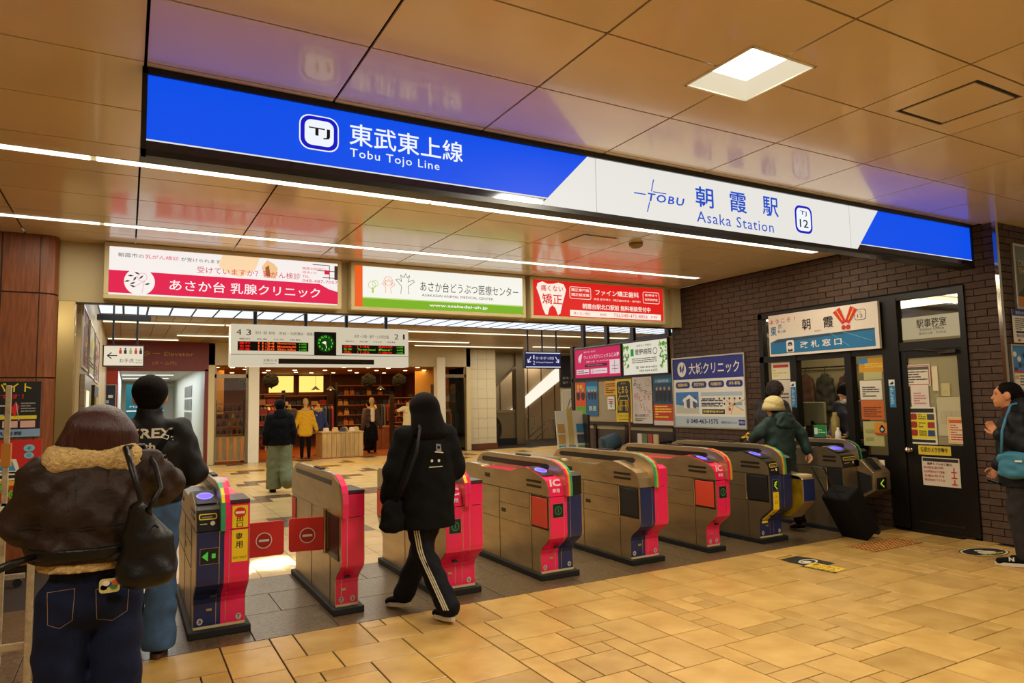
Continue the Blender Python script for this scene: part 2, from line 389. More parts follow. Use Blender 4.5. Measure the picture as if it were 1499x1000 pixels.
# ------------------------------------------------------------------ ceiling of the concourse
ce = MB().box((-4, -5, 3.40), (9.5, 8.5, 3.5), mat('ceiling_void', (30, 22, 14), .9)).build('ceiling'); struct(ce)
cpm = tint(mat('ceiling_enamel', (236, 214, 176), .2, var=.05, vs=1.5, bump=.012, bs=220, coat=.35), .03)
xs = [.043+.9635*k for k in range(-5, 11)]; ysm = [1.25-.65*k for k in range(9, 0, -1)]+[1.25, 1.908, 2.541, 3.179, 3.83, 4.504, 5.176, 5.838, 6.511, 7.204, 7.906, 8.5]
hole = {}
for i in range(len(xs)-1):
    for j in range(len(ysm)-1):
        x0, x1, y0, y1 = xs[i]+.007, min(xs[i+1]-.007, 9.4), ysm[j]+.006, ysm[j+1]-.006
        if y0 > 3.75: x1 = min(x1, 7.8)
        if x1 <= x0+.05: continue
        segs = [(x0, x1, y0, y1)]
        for hx0, hy0, hx1, hy1 in ((2.69, 2.30, 3.17, 2.79), (-5, 5.46, 7.4, 5.574), (-5, 7.443, 7.4, 7.557), (4.13, 1.99, 4.62, 2.47)):
            ns = []
            for a0, a1, b0, b1 in segs:
                if hx0 >= a1 or hx1 <= a0 or hy0 >= b1 or hy1 <= b0: ns.append((a0, a1, b0, b1)); continue
                if b0 < hy0: ns.append((a0, a1, b0, hy0))
                if b1 > hy1: ns.append((a0, a1, hy1, b1))
                if a0 < hx0: ns.append((a0, hx0, max(b0, hy0), min(b1, hy1)))
                if a1 > hx1: ns.append((hx1, a1, max(b0, hy0), min(b1, hy1)))
            segs = ns
        b = MB(); cx, cy_ = (x0+x1)/2, (y0+y1)/2
        for a0, a1, b0, b1 in segs: b.box((a0-cx, b0-cy_, 0), (a1-cx, b1-cy_, .012), cpm)
        if b.v: b.build('ceiling_panel', ce, (cx, cy_, 3.29))
lampm = mat('lamp_diffuser', (255, 246, 216), .5, emit=2.6)
def strip(y, segs, label):
    t = empty('strip_light', (0, y, 3.29)); tag(t, label, 'light', 'linear ceiling lights')
    for x0, x1 in segs:
        MB().box((x0, -.045, -.006), (x1, .045, .01), lampm).build('diffuser', t)
    MB().box((segs[0][0]-.02, -.055, -.003), (segs[-1][1]+.01, -.046, .02), white).box((segs[0][0]-.02, .046, -.003), (segs[-1][1]+.01, .055, .02), white).box((segs[0][0], -.036, .01), (segs[-1][1], .036, .02), white).build('channel', t)
strip(5.517, [(-3.9, -.265), (-.225, 2.28), (2.31, 4.86), (4.89, 7.36)], 'long cream strip light right behind the blue station sign')
strip(7.5, [(-3.9, -.265), (-.225, 2.28), (2.31, 4.86), (4.89, 7.33)], 'long cream strip light in front of the three clinic adverts')
t = empty('square_downlight', (2.93, 2.545, 3.29)); tag(t, 'square white recessed downlight glowing in the ceiling', 'light')
b = MB()
for s_ in (-1, 1):
    b.box((s_*.236-.008, -.245, -.006), (s_*.236+.008, .245, .012), white).box((-.24, s_*.24-.008, -.006), (.24, s_*.24+.008, .012), white)
b.build('frame', t)
b = MB(); b.add([(-.23, -.235, 0), (.23, -.235, 0), (.23, .235, 0), (-.23, .235, 0), (-.17, -.17, .08), (.17, -.17, .08), (.17, .17, .08), (-.17, .17, .08)], [(0, 4, 5, 1), (1, 5, 6, 2), (2, 6, 7, 3), (3, 7, 4, 0)], mat('lamp_reflector', (255, 240, 205), .4, emit=.75)).build('reflector', t)
MB().box((-.175, -.175, .08), (.175, .175, .09), mat('lamp_panel', (255, 252, 235), .5, emit=5)).build('diffuser', t)
t = empty('ceiling_hatch', (4.375, 2.23, 3.29)); tag(t, 'rectangular access hatch outlined by dark slots in the ceiling', 'hatch')
MB().box((-.245, -.24, .006), (.245, .24, .012), blackp).build('slot', t); MB().box((-.215, -.21, -.001), (.215, .21, .011), cpm).build('panel', t)
t = empty('inspection_hatch', (4.42, 6.15, 3.285)); tag(t, 'small square inspection hatch set in the ceiling by the smoke detector', 'hatch')
MB().box((-.22, -.22, .0), (.22, .22, .002), steel_dk).build('slot', t); MB().box((-.213, -.213, -.004), (.213, .213, .001), cpm).build('panel', t)
t = MB().lathe([(.0, -.05), (.05, -.05), (.075, -.03), (.08, 0), (0, 0)], mat('detector', (150, 120, 60), .5), seg=20).build('smoke_detector', loc=(5.0, 6.05, 3.29), smooth=True); tag(t, 'round tan smoke detector on the ceiling panels', 'detector')
# ------------------------------------------------------------------ brick walls
bm_ = tint(mat('brown_brick', (78, 59, 46), .6, spec=.3, var=.15, vs=20, bump=.25, bs=70), .16)
mort = mat('mortar', (34, 26, 21), .95)
def bricks(parent, plane, c, a0, a1, z0, z1, holes, limit=300):
    items = []; L_, H_ = .235, .075; nz = int((z1-z0)/H_)
    for k in range(nz+1):
        zz = z0+k*H_; x = a0-(L_/2 if k % 2 else 0)
        while x < a1:
            s0, s1 = max(x, a0), min(x+L_, a1); zb = min(zz+H_, z1)
            sp_ = [(s0, s1)]
            for h0, h1, hz0, hz1 in holes:
                if zz+H_*.5 > hz0 and zz+H_*.5 < hz1:
                    q = []
                    for p0, p1 in sp_:
                        if h1 <= p0 or h0 >= p1: q.append((p0, p1)); continue
                        if p0 < h0: q.append((p0, h0))
                        if p1 > h1: q.append((h1, p1))
                    sp_ = q
            for p0, p1 in sp_:
                if p1-p0 < .03 or zb-zz < .02: continue
                w = round((p1-p0)-.009, 3); h = round(zb-zz-.009, 3); pr = R_.choice((.0, .0015, .003))
                def fn(b, cc, w=w, h=h, pr=pr):
                    if plane == 'x': b.box((cc.x-.002-pr, cc.y-w/2, cc.z-h/2), (cc.x+.012, cc.y+w/2, cc.z+h/2), bm_)
                    else: b.box((cc.x-w/2, cc.y-.002-pr, cc.z-h/2), (cc.x+w/2, cc.y+.012, cc.z+h/2), bm_)
                m_ = (p0+p1)/2
                items.append((((c, m_, (zz+zb)/2) if plane == 'x' else (m_, c, (zz+zb)/2)), (w, h, pr), fn))
            x += L_
    pieces(parent, 'brick', items, limit, stuff='brick_field')
wr = MB().box((7.81, 3.72, 0), (7.95, 4.05, 3.3), mort).box((7.81, 6.81, 0), (7.95, 8.6, 3.3), mort).box((7.81, 4.05, 2.68), (7.95, 6.81, 3.3), mort).box((7.81, 4.99, 0), (7.95, 6.81, .6), mort).build('wall_right'); struct(wr)
bricks(wr, 'x', 7.80, 3.72, 8.6, 0, 3.29, [(4.05, 6.81, .6, 2.68), (4.05, 4.99, 0, .62)])
wf = MB().box((7.84, 3.72, 0), (9.4, 3.9, 3.3), mort).build('wall_front'); struct(wf)
bricks(wf, 'y', 3.71, 7.83, 9.4, 0, 3.29, [])
o = MB().box((7.785, 3.695, 0), (7.832, 3.73, 3.29), chrome).build('trim_1'); struct(o)
# lintel beam that carries the adverts
o = MB().box((-.66, 8.45, 2.655), (7.8, 8.6, 3.31), cream).box((7.62, 8.36, 2.66), (7.79, 8.45, 3.29), cream).build('lintel_beam'); struct(o)
MB().box((-.66, 8.44, 2.64), (7.8, 8.5, 2.656), steel_dk).build('edge_strip', o)
# wood clad pillar and steel post
wood = mat('reddish_wood', (146, 80, 36), .4, var=.35, vs=9, stretch=(6, 6, .5), col2=(108, 56, 24))
o = MB().box((-2.2, 8.24, 0), (-.7, 9.2, 3.31), steel_dk).build('clad_pillar'); struct(o)
for x0, x1 in ((-2.19, -1.72), (-1.705, -1.105), (-1.09, -.79)):
    for z0, z1 in ((.06, .96), (.975, 1.85), (1.865, 2.69), (2.705, 3.29)):
        MB().box((x0, 8.22, z0), (x1, 8.25, z1), wood).build('wood_panel', o)
for z0, z1 in ((.06, .96), (.975, 1.85), (1.865, 2.69), (2.705, 3.29)):
    q = [(-.78, 8.22), (-.72, 8.225), (-.665, 8.26), (-.64, 8.32), (-.64, 8.6), (-.78, 8.6)]
    MB().prism(q, z0, z1, wood, ax=2).build('corner_panel', o)
o = MB().box((-.64, 8.40, 0), (-.485, 8.75, 2.66), mat('brass_steel', (190, 164, 110), .2, .95, var=.08, vs=2)).build('trim_2', bevel=.006); struct(o)
o = MB().box((-4.2, 8.6, 0), (-2.0, 8.8, 3.3), wood).box((-4.2, -5, 0), (-4, 8.6, 3.3), mat('plaster', (176, 150, 104), .7)).build('wall_left'); struct(o)
# ------------------------------------------------------------------ inner hall shell
hallw = mat('hall_wall_panel', (190, 172, 134), .5, var=.05, vs=2)
o = MB().box((-.62, 8.75, 0), (-.45, 19.8, 3.3), hallw).build('wall_inner_left'); struct(o)
o = MB().box((-4, 9, 3.26), (16, 10.6, 3.4), steel_dk).box((-.6, 14.1, 3.26), (16, 30, 3.4), steel_dk).box((-4, 10.6, 3.34), (16, 14.1, 3.4), steel_dk).build('ceiling_inner'); struct(o)
cb_ = tint(mat('hall_ceiling_board', (150, 124, 80), .4), .05)
items = []
k = 0; x = -.45
while x < 15.5:
    for y0, y1 in ((14.12, 17.0), (17.02, 20.0), (20.02, 24)):
        if y0 > 20 and x < 10.3: continue
        def fn(b, c, l=y1-y0): b.box((c.x-.145, c.y-l/2, c.z), (c.x+.145, c.y+l/2, c.z+.03), cb_)
        items.append(((x+.15, (y0+y1)/2, 3.21), round(y1-y0, 2), fn))
    x += .3
pieces(o, 'ceiling_board', items, 200, stuff='board_field')
sk = MB().box((-.45, 10.58, 3.2), (15.4, 10.66, 3.25), blackp).box((-.45, 14.02, 3.2), (15.4, 14.1, 3.25), steel_dk).build('skylight'); struct(sk)
skm = mat('skylight_pane', (228, 236, 250), .4, emit=1.15)
for k in range(43):
    x = -.45+k*.365
    MB().box((x+.018, 10.66, 3.206), (x+.349, 14.02, 3.215), skm).build('pane', sk); MB().box((x-.012, 10.66, 3.2), (x+.012, 14.02, 3.22), blackp).build('bar', sk)
def hstrip(segs, y, z, label):
    t = empty('strip_light', (0, y, z)); tag(t, label, 'light', 'linear hall lights')
    for x0, x1 in segs: MB().box((x0, -.05, -.03), (x1, .05, 0), mat('hall_lamp', (255, 244, 205), .5, emit=1.5)).build('diffuser', t)
    MB().box((segs[0][0]-.02, -.065, -.012), (segs[-1][1]+.02, .065, .012), white).build('housing', t)
hstrip([(-.42, 1.7), (1.74, 4.3), (4.34, 6.9), (6.94, 9.5), (9.54, 12.1), (12.14, 14.7)], 15.1, 3.2, 'hall strip light nearest the skylight')
hstrip([(-.42, 1.08)], 18.9, 3.2, 'short hall strip light before the red elevator panel')
hstrip([(.98, 5.0), (5.04, 8.4)], 17.6, 3.2, 'hall strip light above the shop entrance')
hstrip([(7.3, 10.9)], 18.9, 3.2, 'hall strip light near the grey staircase wall'); hstrip([(11, 14)], 18.4, 3.2, 'hall strip light by the down stairs sign')
# far walls
o = MB().box((-.62, 19.8, 2.46), (1.87, 20, 3.22), mat('dark_red_panel', (112, 30, 22), .45)).box((-.62, 19.8, 0), (-.2, 20.0, 2.46), mat('orange_red_panel', (176, 52, 22), .45)).box((1.78, 19.8, 0), (1.87, 20, 2.5), mat('dark_red_panel')).build('elevator_portal'); struct(o)
fr = Fr((0, 19.79, 0), (1, 0, 0)); b = MB(); gold = P(196, 140, 70)
text(b, fr, 'エレベーター Elevator', -.5, 2.84, .13, gold, 2.0); text(b, fr, '(ホーム行)', .55, 2.6, .11, gold, .55); b.build('lettering', o)
cw = mat('corridor_wall', (200, 200, 190), .5)
o = MB().box((-.3, 20, 0), (-.2, 34, 2.6), cw).box((1.78, 20, 0), (1.88, 34, 2.6), cw).box((-.3, 34, 0), (1.88, 34.1, 2.6), cw).box((-.3, 20, 2.6), (1.88, 34, 2.7), mat('corridor_ceiling', (150, 148, 140), .5)).box((-.3, 20, -.1), (1.88, 34, 0), tl).build('wall_corridor'); struct(o)
b = MB()
fr = Fr((1.775, 0, 0), (0, -1, 0))
for k in range(5):
    for q in range(3): rect(b, fr, -24.4-k*.62+.1, 1.0+q*.42, -24.4-k*.62+.6, 1.36+q*.42, mat('corridor_notice', (120, 118, 112), .4), .01)
b.build('notice_board', o)
for k in range(3):
    t = empty('strip_light', (.6, 22.5+k*3.2, 2.58)); tag(t, 'cool strip light in the elevator corridor', 'light', 'corridor strip lights'); MB().box((-.75, -.05, 0), (.75, .05, .02), mat('corridor_lamp', (240, 245, 250), .5, emit=1.5)).build('diffuser', t)
# shop surround, wall to its right, staircase hall
so = MB().box((1.87, 19.8, 2.62), (9.5, 20, 3.22), hallw).box((2.86, 19.72, 0), (3.13, 20.0, 2.9), white).box((8.33, 19.72, 0), (8.6, 20.0, 2.9), white).box((1.87, 19.8, 0), (2.02, 20, 3.2), cream).box((9.36, 19.8, 0), (9.5, 20, 3.2), cream).build('shop_surround'); struct(so)
brown = mat('shop_brown_wall', (110, 58, 26), .6, var=.2, vs=3)
o = MB().box((1.87, 26, 0), (9.5, 26.1, 3.2), brown).box((1.8, 20, 0), (1.87, 26, 3.2), brown).box((9.5, 20, 0), (9.6, 26, 3.2), brown).box((1.87, 20, 2.62), (9.5, 26, 2.7), mat('shop_ceiling', (150, 96, 50), .6)).box((8.5, 22.0, 1.5), (9.5, 22.05, 2.62), mat('golden_wall', (226, 170, 80), .6)).box((2.0, 22.0, 1.3), (2.5, 22.05, 2.62), mat('golden_wall')).box((1.87, 19.9, -.05), (9.5, 26, .002), mat('shop_floor', (176, 96, 40), .3, var=.1, vs=2)).build('wall_shop'); struct(o)
o = MB().box((9.5, 20.0, 0), (10.5, 21.5, 3.22), mat('tiled_wall', (204, 190, 160), .45)).build('wall_pier'); struct(o)
b = MB(); tm = mat('pier_tile', (212, 198, 166), .35)
for k in range(10):
    for q in range(3): b.box((9.52+q*.325, 19.98, .04+k*.315), (9.52+q*.325+.318, 20.0, .04+k*.315+.308), tm)
q_ = b.build('tile_facing', o); q_['kind'] = 'stuff'
MB().box((9.5, 19.96, 0), (10.52, 20, .18), brown).build('skirting', o)
# back of the staircase hall
sw = mat('satin_steel_wall', (146, 132, 108), .3, .8)
b = MB()
q = [(10.5, 0), (12.0, 0), (12.0, 1.15), (11.1, 1.15), (11.1, 1.98), (12.0, 2.72), (12.0, 3.25), (10.5, 3.25)]
b.prism(q, 21.4, 21.55, sw, ax=1).box((12.0, 21.3, 0), (12.35, 21.6, 3.25), sw)
o = b.build('stair_wall'); struct(o)
MB().prism([(11.08, 1.1), (12.02, 1.1), (12.02, 1.2), (11.18, 1.2), (11.18, 1.95), (12.02, 2.68), (12.02, 2.78), (11.08, 2.0)], 21.37, 21.41, chrome, ax=1).build('opening_frame', o)
MB().box((10.5, 21.36, 0), (12.35, 21.4, .22), blackp).build('skirting', o)
pw = mat('stair_panel_wall', (196, 170, 132), .4)
b = MB().box((10.5, 23.5, -2), (15.6, 23.6, 5), pw).box((15.5, 20, 0), (15.6, 23.5, 5), pw)
o = b.build('wall_stair_back'); struct(o)
MB().prism([(12.4, .45), (13.7, 1.3), (15.3, 2.35), (15.3, 2.98), (13.7, 1.75), (12.4, .75)], 23.42, 23.46, mat('stair_daylight', (255, 246, 226), .5, emit=1.0), ax=1).build('slanted_window', o)
for k in range(5):
    MB().box((12.5+k*.62, 23.47, .0), (12.52+k*.62, 23.5, 3.2), steel_dk).build('panel_joint', o)
o = MB().box((13.65, 20.9, .2), (14.6, 21.0, 3.2), white).build('wall_stair_side'); struct(o)
# shell closures behind the boards
o = MB().box((8.25, 9.0, 0), (8.4, 12.14, 2.62), blackp).box((7.95, 8.6, 0), (15.6, 8.7, 3.3), hallw).box((15.5, 8.7, 0), (15.6, 21, 3.3), hallw).build('wall_inner_right'); struct(o)
# tactile paving of the hall
b = MB(); ty = mat('yellow_tactile', (214, 156, 30), .4)
t = empty('tactile_path'); tag(t, 'yellow guide path on the hall floor before the shop', 'tactile paving')
for k in range(30): MB().box((-.4+k*.3, 17.6, 0), (-.4+k*.3+.295, 17.9, .006), ty).build('guide_tile', t)
t = empty('tactile_path'); tag(t, 'yellow guide path on the hall floor leading to the stairs', 'tactile paving')
for k in range(20): MB().box((9+k*.3, 18.6, 0), (9+k*.3+.295, 18.95, .006), ty).build('guide_tile', t)
# ------------------------------------------------------------------ the blue station sign
XF = lambda y: Fr((0, y, 0), (1, 0, 0))
WF = lambda x: Fr((x, 0, 0), (0, -1, 0))      # u = -y
t = empty('station_sign', (0, 0, 0)); tag(t, 'long blue and white backlit station sign hanging under the concourse ceiling', 'sign')
navyb = mat('sign_gloss_band', (22, 24, 60), .06, .3, coat=1)
MB().box((.03, 3.895, 2.82), (7.69, 4.0, 3.285), blackm).build('housing', t)
b = MB(); b.box((.03, 3.872, 3.25), (7.69, 3.9, 3.285), blackm).box((.03, 3.872, 2.82), (7.69, 3.9, 2.853), blackm).box((.03, 3.872, 2.82), (.055, 3.9, 3.28), blackm).box((7.675, 3.872, 2.82), (7.69, 3.9, 3.28), blackm).build('frame', t)
fr = XF(3.888); blue = E(0, 78, 232); whl = E(236, 234, 228, s=.95)
b = MB(); poly(b, fr, [(.055, 2.912), (2.462, 2.912), (2.80, 3.25), (.055, 3.25)], blue, 0); b.build('blue_panel', t); b = MB(); poly(b, fr, [(5.83, 2.912), (7.675, 2.912), (7.675, 3.25), (6.12, 3.25)], blue, 0); b.build('blue_panel', t)
b = MB(); poly(b, fr, [(2.405, 2.853), (5.78, 2.853), (6.12, 3.25), (2.80, 3.25)], whl, .0005)
poly(b, fr, [(.055, 2.904), (2.454, 2.904), (2.462, 2.912), (.055, 2.912)], whl, .001); poly(b, fr, [(5.823, 2.904), (7.675, 2.904), (7.675, 2.912), (5.83, 2.912)], whl, .001)
b.build('white_panel', t)
b = MB(); poly(b, fr, [(.055, 2.853), (2.405, 2.853), (2.454, 2.904), (.055, 2.904)], navyb, 0); b.build('gloss_band', t); b = MB(); poly(b, fr, [(5.78, 2.853), (7.675, 2.853), (7.675, 2.904), (5.823, 2.904)], navyb, 0); b.build('gloss_band', t)
b = MB(); W1 = E(240, 246, 255); DB = E(10, 20, 190); BK = E(12, 12, 14, s=.6); MBl = E(20, 80, 205, s=.9)
poly(b, fr, rrect(.815, 2.99, 1.04, 3.195, .06), W1, .002); poly(b, fr, rrect(.822, 2.997, 1.033, 3.188, .055), DB, .003); poly(b, fr, rrect(.845, 3.018, 1.01, 3.167, .04), W1, .004)
text(b, fr, 'TJ', .868, 3.06, .062, BK, .12, .006, bold=.01)
text(b, fr, '東武東上線', 1.102, 3.055, .133, W1, .73, .004, bold=.009); text(b, fr, 'Tobu Tojo Line', 1.105, 2.968, .067, W1, .565, .004, sp=1.12, bold=.004)
b.build('line_name', t)
b = MB()
text(b, fr, '朝', 3.815, 3.015, .165, MBl, .19, bold=.02); b.build('station_name', t); b = MB(); text(b, fr, '霞', 4.185, 3.02, .165, MBl, .19, bold=.015); b.build('station_name', t); b = MB(); text(b, fr, '駅', 4.56, 3.03, .165, MBl, .19, bold=.02)
b.build('station_name', t); b = MB(); text(b, fr, 'Asaka Station', 3.82, 2.895, .088, MBl, .86, sp=1.1)
b.build('station_name', t); b = MB(); line(b, fr, (3.21, 3.045), (3.32, 3.045), .009, MBl); line(b, fr, (3.4, 3.17), (3.375, 3.075), .009, MBl); line(b, fr, (3.355, 2.995), (3.33, 2.915), .009, MBl); line(b, fr, (3.39, 3.075), (3.52, 3.075), .007, MBl)
text(b, fr, 'TOBU', 3.325, 3.0, .062, MBl, .36, shear=.25, sp=1.2, bold=.02)
b.build('railway_logo', t); b = MB(); poly(b, fr, rrect(4.955, 2.93, 5.175, 3.17, .06), DB, .002); poly(b, fr, rrect(4.975, 2.95, 5.155, 3.15, .045), W1, .003)
text(b, fr, 'TJ', 5.02, 3.08, .045, BK, .085, .004); text(b, fr, '12', 5.01, 2.98, .07, BK, .11, .004, bold=.012)
b.build('station_number', t); b = MB(); rect(b, fr, 2.868, 2.855, 2.873, 3.25, E(180, 175, 165), .001); rect(b, fr, 5.69, 2.855, 5.695, 3.25, E(180, 175, 165), .001)
b.build('panel_joint', t)['kind'] = 'stuff'
# ------------------------------------------------------------------ three backlit adverts on the beam
def advert(x0, x1, label, draw, z0=2.685, z1=3.285, y=8.45, dp=.16):
    t = empty('advert_lightbox', (0, 0, 0)); tag(t, label, 'sign', None)
    MB().box((x0, y-dp, z0), (x1, y-.002, z1), cream).build('housing', t, bevel=.004)
    w = .045; b = MB(); ya, yb = y-dp-.02, y-dp
    b.box((x0, ya, z0), (x1, yb, z0+w), cream).box((x0, ya, z1-w), (x1, yb, z1), cream).box((x0, ya, z0+w), (x0+w, yb, z1-w), cream).box((x1-w, ya, z0+w), (x1, yb, z1-w), cream)
    b.build('frame', t, bevel=.005)
    fr = Fr((x0+w, y-dp-.006, z0+w), (1, 0, 0)); b = MB(); draw(b, fr, x1-x0-2*w, z1-z0-2*w); b.build('face', t)
def ad1(b, f, w, h):
    wh = E(246, 238, 234); cr = E(225, 0, 72); g_ = E(60, 40, 30)
    rect(b, f, 0, 0, w, h, wh, 0); poly(b, f, [(0, .02), (w, .015), (w, .165), (w-.1, .19), (w-.22, .25), (0, .26)], cr, .001)
    fl_ = E(250, 214, 170); poly(b, f, [(1.1, h), (1.06, .38), (1.15, .3), (1.3, .27), (1.45, .36), (1.5, h)], fl_, .001); poly(b, f, [(1.56, .28), (1.52, .4), (1.58, h-.02), (1.66, h-.06), (1.7, .4), (1.68, .28)], E(240, 196, 140), .001); poly(b, f, [(1.57, .3), (1.56, .4), (1.6, h-.08), (1.62, .3)], E(150, 90, 50), .002)
    disc(b, f, .285, .15, .145, .145, wh, .002, 28)
    for a, c_, r_ in ((.2, .21, 0), (.22, .13, .5), (.26, .24, -.4), (.3, .2, .8), (.36, .13, .3), (.17, .15, .2), (.24, .18, 1), (.22, .1, -.3)):
        poly(b, f, [(a-.03*math.cos(r_), c_-.03*math.sin(r_)), (a+.01*math.sin(r_), c_-.01*math.cos(r_)), (a+.03*math.cos(r_), c_+.03*math.sin(r_)), (a-.01*math.sin(r_), c_+.01*math.cos(r_))], g_, .003)
    ring(b, f, .31, .2, .045, .003, cr, .003); line(b, f, (.22, .08), (.33, .16), .003, cr, .003); line(b, f, (.33, .16), (.31, .03), .003, cr, .003)
    text(b, f, '朝霞市の', .08, h-.105, .045, g_, .24, .003); text(b, f, '乳がん検診', .33, h-.105, .045, cr, .33, .003); text(b, f, 'が受けられます', .68, h-.105, .042, g_, .4, .003)
    text(b, f, '受けていますか？乳がん検診', .84, .285, .075, E(214, 30, 70), 1.12, .004); text(b, f, 'あさか台 乳腺クリニック', .57, .075, .12, E(255, 240, 240), 1.62, .004, bold=.008)
    text(b, f, '朝霞台駅南口', 1.98, h-.1, .032, cr, .27, .003); text(b, f, '徒歩1分', 1.98, h-.145, .028, cr, .17, .003); text(b, f, 'TEL', 1.98, h-.195, .025, cr, .08, .003); text(b, f, '048-487-7057', 1.98, h-.25, .036, cr, .42, .003)
    for p, q in (((2.1, h-.03), (2.3, h-.03)), ((2.3, h-.03), (2.3, h-.2)), ((2.15, h-.1), (2.38, h-.1)), ((2.38, h-.06), (2.38, h-.2)), ((2.22, h-.18), (2.4, h-.18))): line(b, f, p, q, .008, g_)
    rect(b, f, 2.24, h-.14, 2.3, h-.09, cr, .004); rect(b, f, 2.36, h-.2, 2.4, h-.03, g_, .004)
def ad2(b, f, w, h):
    wh = E(246, 244, 234); gr = E(120, 175, 20); g_ = E(52, 50, 40)
    rect(b, f, 0, 0, w, h, wh, 0); rect(b, f, 0, 0, w, .11, gr, .001); rect(b, f, 0, 0, .1, h, E(238, 92, 20), .002); rect(b, f, .1, .11, w, .125, E(190, 215, 130), .001)
    text(b, f, 'www.asakadai-ah.jp', .98, .035, .05, wh, .85, .003, bold=.02)
    text(b, f, 'あさか台どうぶつ医療センター', .86, .24, .13, g_, 1.45, .003); text(b, f, 'ASAKADAI ANIMAL MEDICAL CENTER', .88, .175, .032, g_, 1.04, .003)
    def tree(u, v, s_, c_, n):
        pts = [(-.25, 0), (-.2, .45), (-.55, .8), (-.35, .85), (-.2, .7), (-.25, 1.1), (-.05, .95), (.05, 1.2), (.15, .95), (.3, 1.1), (.2, .7), (.5, .85), (.6, .75), (.2, .45), (.25, 0)]
        for i in range(len(pts)-1): line(b, f, (u+pts[i][0]*s_, v+pts[i][1]*s_), (u+pts[i+1][0]*s_, v+pts[i+1][1]*s_), .006, c_)
    tree(.65, .19, .22, g_, 0); tree(.43, .19, .15, E(240, 140, 90), 0); ring(b, f, .43, .34, .06, .006, E(240, 140, 90)); ring(b, f, .22, .28, .05, .006, E(170, 200, 80)); ring(b, f, .26, .3, .04, .006, E(170, 200, 80)); line(b, f, (.23, .18), (.23, .25), .02, E(170, 200, 80))
def ad3(b, f, w, h):
    rd = E(222, 22, 18); wh = E(250, 236, 220)
    rect(b, f, 0, 0, w, h, rd, 0)
    q = []
    for u, v in ((.1, .3), (.06, .4), (.08, .47), (.16, .5), (.25, .47), (.33, .475), (.43, .5), (.52, .48), (.56, .4), (.53, .3), (.49, .18), (.45, .04), (.41, .02), (.37, .12), (.32, .16), (.27, .12), (.24, .02), (.2, .02), (.16, .1), (.13, .2)): q.append((u, v*h/.52))
    poly(b, f, q[::-1], wh, .002)
    text(b, f, '痛くない', .13, h-.155, .09, rd, .38, .004, bold=.03); text(b, f, '矯正', .15, .17, .15, rd, .34, .004, bold=.04)
    for u0, u1 in ((.62, 1.0), (1.98, 2.31)):
        poly(b, f, rrect(u0, h-.24, u1, h-.06, .03), wh, .002); poly(b, f, rrect(u0+.008, h-.232, u1-.008, h-.068, .025), rd, .003)
    text(b, f, '矯正専門医', .65, h-.13, .045, wh, .32, .004, bold=.03); text(b, f, '矯正認定医', .65, h-.2, .045, wh, .32, .004, bold=.03)
    text(b, f, '夜7時まで', 2.02, h-.13, .04, wh, .25, .004, bold=.02); text(b, f, '日曜診療有', 2.02, h-.2, .04, wh, .25, .004, bold=.02)
    text(b, f, 'ファイン矯正歯科', 1.08, h-.165, .085, wh, .82, .004, bold=.03); text(b, f, '院長 医学博士（矯正歯科学会・専門医）', 1.05, h-.24, .032, wh, .88, .004)
    text(b, f, '朝霞台駅北口駅前 無料相談受付中', .84, .13, .08, wh, 1.28, .004, bold=.03)
    rect(b, f, .62, .015, 2.33, .105, wh, .002); text(b, f, '痛くない矯正', .68, .04, .04, rd, .3, .004); text(b, f, '検索', 1.15, .04, .035, rd, .12, .004); text(b, f, 'TEL048-472-8856', 1.4, .035, .05, rd, .66, .004); text(b, f, 'P有', 2.13, .04, .04, rd, .13, .004)
advert(-.24, 2.25, 'backlit white and crimson breast clinic advert, leftmost on the cream beam', ad1)
advert(2.37, 4.84, 'backlit white and green animal hospital advert with three tree drawings', ad2)
advert(4.92, 7.39, 'backlit red orthodontist advert with a big white tooth', ad3)
# ------------------------------------------------------------------ signs inside the hall
def hangers(t, xs_, y, z0, z1=3.26, r=.02):
    for x in xs_: MB().tube([(x, y, z0), (x, y, z1)], r, blackp, 8).build('hanger', t)
t = empty('toilet_sign', (0, 0, 0)); tag(t, 'white hanging toilet sign with a left arrow and pictograms', 'sign')
MB().box((-.33, 12.0, 2.165), (.22, 12.12, 2.49), steel_dk).build('housing', t, bevel=.006); MB().box((-.42, 12.0, 2.87), (.3, 12.12, 2.95), blackp).build('hanging_bar', t)
hangers(t, (-.2, .12), 12.06, 2.49, 3.24, .014)
b = MB(); f = XF(11.995); rect(b, f, -.315, 2.18, .205, 2.475, E(238, 226, 200, s=.9), 0); k_ = E(40, 34, 30); r_ = E(190, 50, 30)
line(b, f, (-.27, 2.33), (-.14, 2.33), .014, k_); line(b, f, (-.27, 2.33), (-.215, 2.375), .014, k_); line(b, f, (-.27, 2.33), (-.215, 2.285), .014, k_)
for x, c_ in ((-.1, r_), (-.035, k_), (.035, E(150, 160, 110)), (.105, r_), (.17, k_)):
    disc(b, f, x, 2.435, .012, .014, c_, .002, 10); rect(b, f, x-.018, 2.36, x+.018, 2.418, c_, .002)
text(b, f, 'お手洗', -.11, 2.225, .06, k_, .19, .003); text(b, f, 'Toilets', .1, 2.255, .025, k_, .09, .003); text(b, f, '洗手间', .1, 2.215, .025, k_, .09, .003); b.build('face', t)
t = empty('departure_board', (0, 0, 0)); tag(t, 'white hanging departure board with red dot matrix rows and a green clock', 'sign')
MB().box((1.335, 11.0, 2.13), (4.13, 11.25, 2.765), mat('board_lit', (226, 214, 186), .4, emit=.8)).build('housing', t, bevel=.008)
hangers(t, (1.69, 2.45, 3.1, 3.77), 11.1, 2.765, 3.24, .03)
MB().box((1.335, 10.99, 2.305), (4.13, 11.0, 2.312), blackp).build('joint', t)
